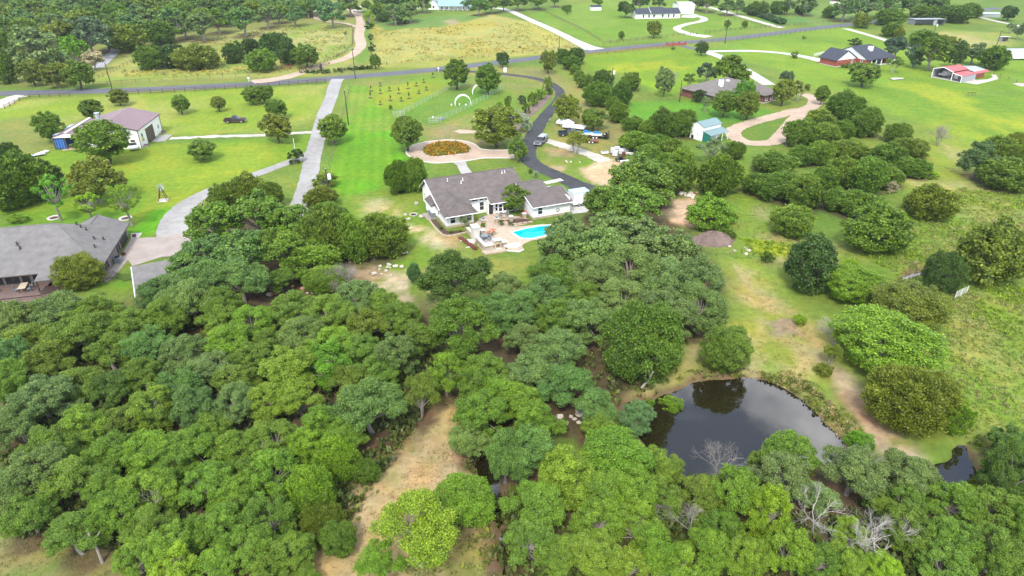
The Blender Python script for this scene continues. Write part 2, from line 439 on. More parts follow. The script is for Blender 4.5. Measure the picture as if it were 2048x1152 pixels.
# ------------------------------------------------------------------ trees: prototypes
def crown_arrays(seed, n_puff, n_leaf, leaf, style):
    """Leaf faces of one crown in a unit ellipsoid, with one tint value per leaf; also the puff centres."""
    q = np.random.default_rng(seed)
    C, Rr, HD = [], [], []
    zlo = {'oak': -0.55, 'elm': -0.75, 'cedar': -0.9, 'dome': -0.9, 'ball': -0.72, 'spread': -0.2}[style]
    pr = {'oak': (0.12, 0.21), 'elm': (0.11, 0.20), 'cedar': (0.15, 0.24), 'dome': (0.12, 0.20), 'ball': (0.12, 0.20), 'spread': (0.15, 0.26)}[style]
    # a crown is a handful of billowing heads, each clothed in puffs of leaves
    nh = {'oak': 14, 'elm': 13, 'cedar': 15, 'dome': 15, 'ball': 12, 'spread': 8}[style]
    heads, tries = [(np.array([0, 0, 0.10 if style != 'ball' else 0.0]), {'oak': 0.62, 'elm': 0.66, 'cedar': 0.80, 'dome': 0.74, 'ball': 0.86, 'spread': 0.4}[style])], 0
    if style in ('cedar', 'ball', 'dome'): nh, heads = 1, [(np.zeros(3), 1.0)]
    while len(heads) < nh and tries < 500:
        tries += 1
        d = q.normal(size=3); d /= np.linalg.norm(d)
        if d[2] < zlo + 0.15: continue
        hr = q.uniform(0.24, 0.46)
        hp = d * (1.0 - hr) * q.uniform(0.85, 1.12)
        if style in ('cedar', 'ball'): hr *= 0.8
        if any(np.linalg.norm(hp - c) < 0.52 * (hr + rr) * (0.75 if len(heads) > 6 else 1) for c, rr in heads[1:]): continue
        heads.append((hp, hr))
    tries = 0; ph = q.uniform(0, 6.28, 4)
    while len(C) < n_puff and tries < n_puff * 80:
        tries += 1
        k = q.integers(len(heads)); hp, hr = heads[k]
        d = q.normal(size=3); d[2] += 0.35; d /= np.linalg.norm(d)
        r = q.uniform(*pr)
        inner = q.random() < 0.12
        p = hp + d * (hr - r * 0.7) * (q.uniform(0.3, 0.8) if inner else (q.uniform(0.86, 1.22) if nh > 1 else 1.0)) * np.array([1, 1, 0.88])
        if nh == 1:
            az = math.atan2(d[1], d[0])
            p = p * (1 + 0.09*math.sin(2*az+ph[0]) + 0.08*math.sin(3*az+ph[1]+2*d[2]) + 0.05*math.sin(5*az+ph[2]-3*d[2])) * q.uniform(0.85, 1.10)
        if p[2] < zlo: continue
        if nh > 1 and not inner and any(np.linalg.norm(p - c) < rr * (0.82 if style in ('cedar', 'ball', 'dome') else 0.66) for j, (c, rr) in enumerate(heads) if j != k): continue
        if not inner and any(np.linalg.norm(p - c) < (0.5 if nh > 1 else 0.39) * (r + rr) for c, rr in zip(C, Rr)): continue
        C.append(p); Rr.append(r); HD.append(k)
    HD = np.array(HD)
    C = np.array(C); hs = 1.0 / np.percentile(np.hypot(C[:, 0], C[:, 1]) + 0.8*np.array(Rr), 95); vs = 1.0 / np.percentile(C[:, 2] + 0.8*np.array(Rr), 97)
    C = C * np.array([hs, hs, vs if vs > 0 else 1.0])
    C, Rr = np.array(C), np.array(Rr)
    w = Rr**2; w /= w.sum()
    pid = q.choice(len(C), n_leaf, p=w)
    d = q.normal(size=(n_leaf, 3))
    outw = C[pid] / (np.linalg.norm(C[pid], axis=1, keepdims=True) + 1e-6)
    d += 0.55 * outw + np.array([0, 0, 0.45])
    d /= np.linalg.norm(d, axis=1, keepdims=True)
    rr = q.uniform(0.45, 1.0, (n_leaf, 1)) ** 0.6
    rr *= 1 + 0.20 * q.normal(size=(n_leaf, 1))
    flat = np.array([1.0, 1.0, 0.8 if style in ('oak', 'spread') else 0.92])
    Pos = C[pid] + d * rr * Rr[pid][:, None] * flat
    if style == 'cedar':                                     # sprays that lean outward and up
        ax = 0.9 * d + np.array([0, 0, 0.75]) + 0.45 * q.normal(size=(n_leaf, 3))
    else:
        ax = q.normal(size=(n_leaf, 3)) + 0.5 * d
    ax /= np.linalg.norm(ax, axis=1, keepdims=True)
    nr = d + np.array([0, 0, 0.35]) + 0.75 * q.normal(size=(n_leaf, 3))
    sd = np.cross(nr, ax); sd /= np.linalg.norm(sd, axis=1, keepdims=True) + 1e-9
    L = leaf * q.uniform(0.65, 1.35, (n_leaf, 1))
    W = L * (0.55 if style == 'cedar' else 0.66)
    V = np.stack([Pos - ax*L*0.5, Pos + sd*W*0.5 + ax*L*0.05, Pos + ax*L*0.5, Pos - sd*W*0.5 + ax*L*0.05], 1).reshape(-1, 3)
    Fa = np.arange(n_leaf * 4, dtype=np.int32).reshape(-1, 4)
    puff_t = 0.5 * q.uniform(0, 1, len(C)) + 0.5 * (q.uniform(0, 1, len(heads))[HD] if nh > 1 else 0.5 + 0.5*np.sin(3.1*C[:, 0] + ph[3]) * np.cos(2.7*C[:, 1] + ph[0]))
    tint = np.clip(0.32 * puff_t[pid] + 0.26 + 0.25 * q.normal(size=n_leaf) * 0.9, 0, 1)
    return V, Fa, tint, C, Rr

def limbs_mesh(name, seed, C, Rr, foot, style, bark):
    """Trunk from the foot, limbs to the puffs of leaves."""
    q = random.Random(seed); mb = MB()
    nt = 3 if style == 'cedar' else (2 if style == 'spread' else 1)
    order = sorted(range(len(C)), key=lambda i: math.atan2(C[i][1], C[i][0]))
    forks = []
    for t in range(nt):
        a = 2*math.pi*t/nt + q.random()
        b0 = Vector((0.05*math.cos(a)*(nt > 1), 0.05*math.sin(a)*(nt > 1), foot))
        fk = Vector((0.16*math.cos(a)*(1.4 if nt > 1 else 0.5), 0.16*math.sin(a)*(1.4 if nt > 1 else 0.5), foot*0.45 - 0.02))
        r0 = 0.055 if nt > 1 else 0.075
        mid = (b0 + fk) / 2 + Vector((q.uniform(-.03,.03), q.uniform(-.03,.03), 0))
        mb.tube([b0 - Vector((0,0,0.06)), b0, mid, fk], [r0*1.4, r0*1.15, r0*0.95, r0*0.8], 6)
        forks.append((fk, r0*0.8))
    for j, i in enumerate(order):
        if len(C) > 40 and j % (len(C) // 24): continue
        c = Vector(C[i]); fk, r0 = min(forks, key=lambda f: (f[0].xy - c.xy).length)
        m1 = fk.lerp(c, 0.45) + Vector((q.uniform(-.06,.06), q.uniform(-.06,.06), q.uniform(0, .1)))
        mb.tube([fk, m1, c], [r0*0.5, r0*0.33, r0*0.12], 4, cap=False)
    return mb.mesh(name, bark)

PROTO = {}
def add_proto(kind, lod, seeds, n_puff, n_leaf, leaf, style, foot, bark):
    L = []
    for s in seeds:
        V, Fa, tint, C, Rr = crown_arrays(s, n_puff, n_leaf, leaf, style)
        me = mesh_np('crown', V, Fa, M['leaf'])
        a = me.attributes.new('tint', 'FLOAT', 'FACE'); a.data.foreach_set('value', tint.astype(np.float32))
        L.append((me, limbs_mesh('trunk', s, C, Rr, foot, style, M[bark])))
    PROTO[kind, lod] = (L, foot)

add_proto('oak', 0, (1, 2, 3, 4), 130, 54000, 0.043, 'oak', -1.12, 'bark')
add_proto('oak', 1, (11, 12, 13, 14), 95, 13650, 0.088, 'oak', -1.12, 'bark')
add_proto('oak', 2, (21, 22, 23), 70, 5980, 0.136, 'oak', -1.1, 'bark')
add_proto('elm', 0, (31, 32, 33), 140, 54000, 0.043, 'elm', -1.08, 'bark')
add_proto('elm', 1, (41, 42, 43), 100, 12350, 0.092, 'elm', -1.08, 'bark')
add_proto('elm', 2, (51, 52), 70, 4680, 0.136, 'elm', -1.08, 'bark')
for _k, _s, _n, _l in ((0, (131, 132), 46000, 0.044), (1, (135, 136, 137), 13500, 0.085), (2, (138, 139), 5000, 0.13)):
    add_proto('dome', _k, _s, 200, _n, _l, 'dome', -0.95, 'bark')
add_proto('cedar', 0, (61, 62), 180, 36000, 0.060, 'cedar', -0.92, 'bark_dark')
add_proto('cedar', 1, (71, 72, 73, 74), 160, 15950, 0.098, 'cedar', -0.92, 'bark_dark')
add_proto('cedar', 2, (81, 82, 83), 130, 5800, 0.149, 'cedar', -0.92, 'bark_dark')
add_proto('lawn', 0, (91, 92), 150, 20250, 0.078, 'ball', -1.36, 'bark_dark')
add_proto('lawn', 1, (93, 94, 95, 96), 140, 13500, 0.095, 'ball', -1.36, 'bark_dark')
add_proto('lawn', 2, (97, 98, 99), 110, 6210, 0.134, 'ball', -1.36, 'bark_dark')
add_proto('open', 0, (101, 102), 60, 26000, 0.042, 'spread', -1.3, 'bark')
add_proto('open', 1, (104, 105, 106), 30, 4620, 0.088, 'spread', -1.3, 'bark')
add_proto('open', 2, (107, 108), 24, 2420, 0.132, 'spread', -1.3, 'bark')
add_proto('bush', 0, (111, 112), 60, 9100, 0.089, 'cedar', -0.8, 'bark_dark')
add_proto('bush', 1, (113, 114, 115), 36, 3380, 0.147, 'cedar', -0.8, 'bark_dark')
add_proto('bush', 2, (116, 117), 24, 1430, 0.210, 'cedar', -0.8, 'bark_dark')

TONE_GAIN = 1.85
for _k in (0, 1, 2):
    add_proto('young', _k, (141, 142, 143), 34, 6500, 0.085, 'dome', -2.3, 'bark')
TONE = {'grey': (0.088, 0.128, 0.050), 'mid': (0.073, 0.126, 0.014), 'bright': (0.092, 0.168, 0.013), 'vivid': (0.070, 0.165, 0.011),
        'yellow': (0.108, 0.168, 0.014), 'dark': (0.035, 0.070, 0.012), 'olive': (0.086, 0.118, 0.013), 'blue': (0.055, 0.092, 0.046),
        'teal': (0.058, 0.120, 0.038), 'pale': (0.25, 0.24, 0.17), 'deep': (0.058, 0.106, 0.009), 'lime': (0.135, 0.225, 0.010),
        'sage': (0.19, 0.25, 0.18), 'rusty': (0.33, 0.15, 0.035)}
TONE_WORD = {'grey': 'grey-green', 'mid': 'mid-green', 'bright': 'bright green', 'vivid': 'vivid green', 'yellow': 'yellow-green', 'dark': 'dark green',
             'olive': 'olive green', 'blue': 'bluish green', 'teal': 'cool green', 'pale': 'pale grey', 'deep': 'deep green', 'lime': 'lime green', 'sage': 'sage green', 'rusty': 'rusty orange'}
KIND_NAME = {'oak': ('oak_tree', 'oak'), 'elm': ('elm_tree', 'leafy tree'), 'dome': ('elm_tree', 'leafy tree'), 'cedar': ('juniper_tree', 'juniper'), 'lawn': ('juniper_tree', 'juniper'),
             'open': ('open_crowned_tree', 'open-crowned tree'), 'bush': ('bush', 'bush'), 'young': ('young_tree', 'young tree')}
TREES = []            # (x, y, radius) of every woodland tree, for the shade-darkened leaf litter under it
_tree_no = [0]

def place_tree(cx, cy, w, h, kind, tone, label, group=None, litter=False):
    """A tree whose crown fills about w x h photo pixels round (cx, cy)."""
    s0 = ppm(cx, cy + h * 0.3)
    lod = 0 if s0 > 13 else (1 if s0 > 6.5 else 2)
    L, foot = PROTO[kind, lod]
    dep = PITCH + math.atan((cy - 576) / F)
    r = w / 2 / s0
    e = h / 2 / s0
    rv2 = e*e - (r*math.sin(dep))**2
    rv = math.sqrt(max(rv2, (0.45*r)**2)) / math.cos(dep)
    rmin = 0.74 if kind in ('oak', 'elm') else 0.5
    rv = min(max(rv, rmin*r), 1.5*r)
    for _ in range(3):
        hc = -foot * rv
        p = at(cx, cy, hc)
        s1 = F / (p[1]*math.cos(PITCH) + (CAM_H-hc)*math.sin(PITCH))
        r = w / 2 / s1; rv = min(max(rv, rmin*r), 1.5*r)
    z = float(land_z(np.array([p[0]]), np.array([p[1]]))[0])
    n = _tree_no[0]; _tree_no[0] += 1
    nm, noun = KIND_NAME[kind]
    root = empty(nm, (p[0], p[1], z), R.uniform(0, 6.28), label, 'bush' if kind == 'bush' else 'tree', group)
    cr, tr = L[n % len(L)]
    el = R.uniform(0.90, 1.12)
    c = link_mesh('crown', cr, root, (0, 0, hc), 0, (r*el, r/el, rv))
    k = R.uniform(0.88, 1.14) * TONE_GAIN
    t = TONE[tone]
    if litter: t = tuple(0.62*u + 0.38*v for u, v in zip(t, (0.080, 0.146, 0.020)))
    c.color = (t[0]*k*R.uniform(0.94, 1.08), t[1]*k*1.04, t[2]*k*R.uniform(0.85, 1.15), 1)
    link_mesh('trunk', tr, root, (0, 0, hc), 0, (r*el, r/el, rv))
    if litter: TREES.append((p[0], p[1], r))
    return root

# one line per tree standing on its own: crown centre, crown size, kind, tone | label
LONE = '''
97 251 54 48 lawn deep|dark juniper standing at the left end of the barn lean-to
180 217 46 34 lawn deep|juniper close behind the mauve barn roof
236 193 40 27 lawn olive|flat-topped juniper between the barn and the road
205 281 100 70 lawn deep|large round juniper in front of the white barn wall
360 207 38 30 lawn mid|round lollipop juniper on the lawn right of the barn
436 206 31 25 lawn olive|smallest round juniper on the lawn left of the pair by the road
504 189 40 30 lawn mid|left juniper of the touching pair below the road fence
527 186 40 28 lawn deep|right juniper of the touching pair below the road fence
553 217 40 30 lawn deep|dense round juniper above the broader one by the caliche strip
553 253 66 48 lawn olive|broad juniper standing on the pale caliche strip
402 298 60 36 lawn mid|wide flat juniper alone on the lawn below the caliche strip
590 314 33 30 bush dark|dark rounded bush in the fork of the concrete drives
664 256 60 46 lawn mid|juniper right of the concrete drive beside a tall pole
813 264 66 56 lawn mid|juniper left of the circular gravel drive
1097 122 34 34 lawn olive|upright juniper on the grass above the bend of the dark drive
1006 118 26 24 lawn dark|small dark juniper at the edge of the main road
912 146 50 46 lawn deep|round juniper at the top left of the wire garden
975 155 56 46 lawn deep|juniper beside the rear garden arch
993 250 100 66 lawn olive|wide many-stemmed juniper behind the flower bed circle
1035 298 42 46 elm mid|leaning leafy tree between the circle drive and the dark drive
1135 216 54 46 lawn olive|round juniper right of the dark drive above the white boat
1187 236 56 36 lawn mid|flat forked juniper above the blue trailer
1152 282 56 40 open olive|thin leaning tree beside the pale gravel track
1330 162 38 44 lawn grey|half-dead tree alone on the bright lawn right of the junipers
1379 160 28 26 open mid|small pale spreading tree left of the taupe roof
1413 146 40 36 elm blue|rounded bluish tree behind the left end of the taupe roof
1462 143 78 34 oak deep|broad dark oak behind the middle of the taupe roof
1400 194 34 26 bush dark|dark bush at the left corner of the brown brick house
1490 186 46 46 dome vivid|bright dome tree in front of the taupe roof
1450 205 56 42 lawn deep|wide tree on the lawn in front of the brown brick house
1497 208 48 44 lawn olive|darker tree touching the bright dome tree
1411 206 26 26 open grey|thin grey tree by the left wall of the brown brick house
1574 156 28 24 lawn blue|upper tree of the clump at the right end of the taupe roof
1568 182 42 42 lawn olive|front tree of the clump at the right end of the taupe roof
1600 180 40 34 open olive|half-bare leaning tree right of the brown brick house
1645 188 30 30 lawn deep|small dark tree at the bend of the tan gravel loop
1309 57 30 26 lawn olive|heart-shaped tree in front of the white ranch house
1252 18 38 28 oak dark|dark oak at the left end of the white ranch house
1243 70 14 13 lawn deep|little tree just inside the far road fence
1135 18 16 14 lawn deep|larger of two little trees left of the white shed
1126 16 8 8 lawn deep|smaller of two little trees left of the white shed
1455 48 15 12 lawn deep|small round tree beside the pole across the road
1490 48 13 11 lawn deep|small tree by the far gravel road gate
1404 95 27 22 lawn dark|dark round tree beside the entrance of the pale drive
1590 110 17 15 bush mid|little green tree beside the white drive of the red brick house
1730 147 60 38 lawn mid|spreading tree on the lawn before the red brick house
1789 128 34 26 open mid|slim two-stemmed tree right of the dark slate roof
1693 131 20 12 bush deep|low shrub against the red brick garage
1792 96 52 34 oak blue|tree behind the right end of the dark slate roof
1712 84 30 12 bush dark|dark shrub peeping over the dark slate ridge
1831 112 40 40 elm blue|pale leafy tree left of the big oak behind the red carport
1866 108 74 48 elm deep|big oak behind the red carport
1917 105 40 42 lawn dark|narrow dark juniper right of the big oak behind the carport
1950 107 52 38 oak grey|greyish tree behind the silver annexe roof
1990 117 58 44 cedar deep|large dark juniper left of the motorhome shelter
1848 78 62 26 cedar deep|low dark juniper below the grey open shed
1890 84 44 24 cedar olive|low olive juniper beside the pole below the grey open shed
1725 42 32 28 cedar olive|round juniper at the right edge of the road beside a pole
1780 35 58 32 cedar deep|wide juniper left of the grey open shed
1783 60 44 26 cedar deep|juniper right of the far gravel drive
1799 67 24 22 cedar olive|small juniper touching the one right of the far gravel drive
1797 81 12 11 bush mid|little bush beside the far gravel drive
1805 80 13 12 bush olive|second little bush beside the far gravel drive
1850 27 52 24 cedar deep|low wide juniper just behind the grey open shed
1910 29 64 28 cedar deep|dark juniper right of the grey open shed
1944 22 46 26 cedar deep|dark juniper at the right end of the row behind the grey shed
2019 25 34 22 lawn dark|dark round tree alone on the upper right hillside
2022 56 20 16 open blue|small thin tree below the far white lane
2040 62 26 28 oak blue|bluish oak cut by the right edge of the photo
1608 75 8 7 bush mid|tiny bush on the lawn edge by the main road
664 26 62 34 oak teal|round cool-green oak inside the loop of the pinkish track
590 33 44 28 oak teal|rounded oak at the upper edge of the pale meadow
737 36 22 22 elm lime|lime green tree on the fence line right of the pinkish track
738 51 20 15 bush dark|dark bush under the lime green fence-line tree
741 74 14 13 bush dark|upper small dark bush on the fence line right of the pinkish track
743 95 17 18 bush dark|lower dark bush on the fence line right of the pinkish track
750 122 24 24 lawn deep|dark bush beside the pole at the road verge
691 69 9 12 open grey|tiny bare tree in the pale meadow inside the pinkish track
300 117 58 44 cedar deep|left juniper of the low clump in the meadow left of the road gate
343 114 60 44 cedar dark|middle juniper of the low clump in the meadow
390 116 86 46 cedar olive|right juniper of the low clump in the meadow
468 107 46 38 cedar dark|left juniper of the clump beside the pinkish track gate
500 94 42 30 cedar dark|small juniper at the back of the clump beside the gate
552 91 64 44 cedar dark|tallest juniper at the back of the clump beside the gate
522 122 66 42 cedar mid|front juniper of the clump beside the gate
575 108 46 44 cedar dark|dark juniper filling the clump beside the gate
611 110 62 36 lawn deep|flat-crowned juniper overhanging the pinkish track gate
318 66 46 26 oak mid|single oak in front of the far wood by the grey lane
85 103 112 62 oak grey|large grey oak above the row of roadside junipers
148 98 58 48 elm vivid|bright leafy tree right of the large grey oak
185 122 44 34 oak pale|pale half-bare tree at the end of the grey lane
8 140 44 56 cedar deep|juniper at the left edge above the main road
62 145 50 38 lawn olive|first roadside juniper from the left with bare stems
108 148 50 38 lawn olive|second roadside juniper from the left
154 147 62 44 lawn deep|broadest roadside juniper next to the pole
10 90 46 50 cedar deep|dark juniper on the left edge behind the roadside row
120 80 80 40 oak olive|olive oak between the large grey oak and the far wood
180 75 90 60 elm blue|bluish drooping tree left of the grey lane
18 306 40 38 cedar dark|dark juniper left of the white scrap sheets
32 365 130 100 cedar deep|biggest dark juniper behind the grey-roofed house
92 362 62 70 cedar dark|dark juniper right of the biggest one behind the grey-roofed house
186 362 112 64 elm olive|wide olive tree behind the grey-roofed house
101 381 66 54 young vivid|young bright tree in a ringed mulch bed behind the grey roof
174 406 58 40 young lime|lime young tree just behind the grey ridge
249 399 62 48 young bright|young tree in a ringed mulch bed beside the garage end
36 438 36 20 bush bright|low round bush behind the grey ridge
155 545 86 76 dome olive|feathery tree overhanging the porch of the grey-roofed house
795 357 52 64 cedar deep|left juniper of the pair beside the white gable
828 352 54 64 cedar mid|right juniper of the pair beside the white gable
1031 396 60 54 elm mid|round leafy tree in the courtyard of the white house
930 437 28 19 young mid|small forked tree in the bed below the white wing
828 547 32 38 cedar teal|young bluish juniper alone on the grass below the terrace
918 562 152 86 oak dark|dark spreading oak on the slope below the terrace
1438 352 92 78 cedar deep|big round juniper left of the open green strip
1423 300 60 44 open grey|grey thinning juniper below the little white barn
1467 302 46 36 cedar mid|greener juniper beside the grey thinning one below the white barn
1420 428 84 72 dome bright|bright green tree beside the bare dirt patch
1462 438 28 26 bush mid|small bush right of the bright tree by the dirt patch
1586 443 92 62 cedar mid|cone-topped juniper alone on the pale slope
1754 460 120 98 dome deep|large dark rounded tree at the edge of the right scrub
1862 406 98 70 cedar olive|isolated olive juniper beside the right scrub
1622 528 106 106 dome dark|tall dark tree at the head of the earth dam
1986 508 134 124 dome olive|big leafy tree at the right edge above the scrub
1887 548 76 84 dome dark|dark upright tree left of the small white gate
1708 568 118 80 dome bright|bright green tree between two dark trees above the dam
1818 612 158 96 dome olive|wide olive tree below the small puddle
1773 686 200 118 dome bright|vivid green dome tree at the end of the earth dam
1823 800 172 140 cedar olive|feathery olive tree beside the dam track
1452 697 108 94 dome mid|round tree alone on the bank above the pond
1288 690 156 160 dome deep|tall pointed deep green tree on the pond bank
1346 792 54 30 bush bright|bright shrub leaning over the pond edge
1303 796 24 18 bush bright|little shrub at the upper left pond edge
1721 882 62 48 bush vivid|vivid bush at the right end of the pond
1918 838 60 70 bush bright|bright scrub bush right of the feathery olive tree
1275 830 78 62 oak teal|oak leaning over the left end of the pond
732 942 54 54 dome deep|small round tree at the left edge of the tan clearing
677 1078 82 74 dome deep|glossy dark bush at the lower left edge of the tan clearing
930 1000 126 96 dome bright|bright round tree in the lower middle of the clearing
835 1070 190 120 open yellow|open yellow-green tree with bare limbs in the lower clearing
765 1128 110 60 open bright|low bright tree at the bottom of the clearing
2030 285 40 36 cedar olive|small juniper at the right edge above the scrub
650 362 54 32 bush olive|scrubby bush at the foot of the pole with a transformer
640 396 72 44 cedar olive|scrubby juniper beside the concrete drive
655 430 84 40 cedar mid|low juniper right of the concrete drive end
'''
for ln in LONE.strip().split('\n'):
    a, lab = ln.split('|'); a = a.split()
    place_tree(*map(float, a[:4]), a[4], a[5], lab, litter=False)

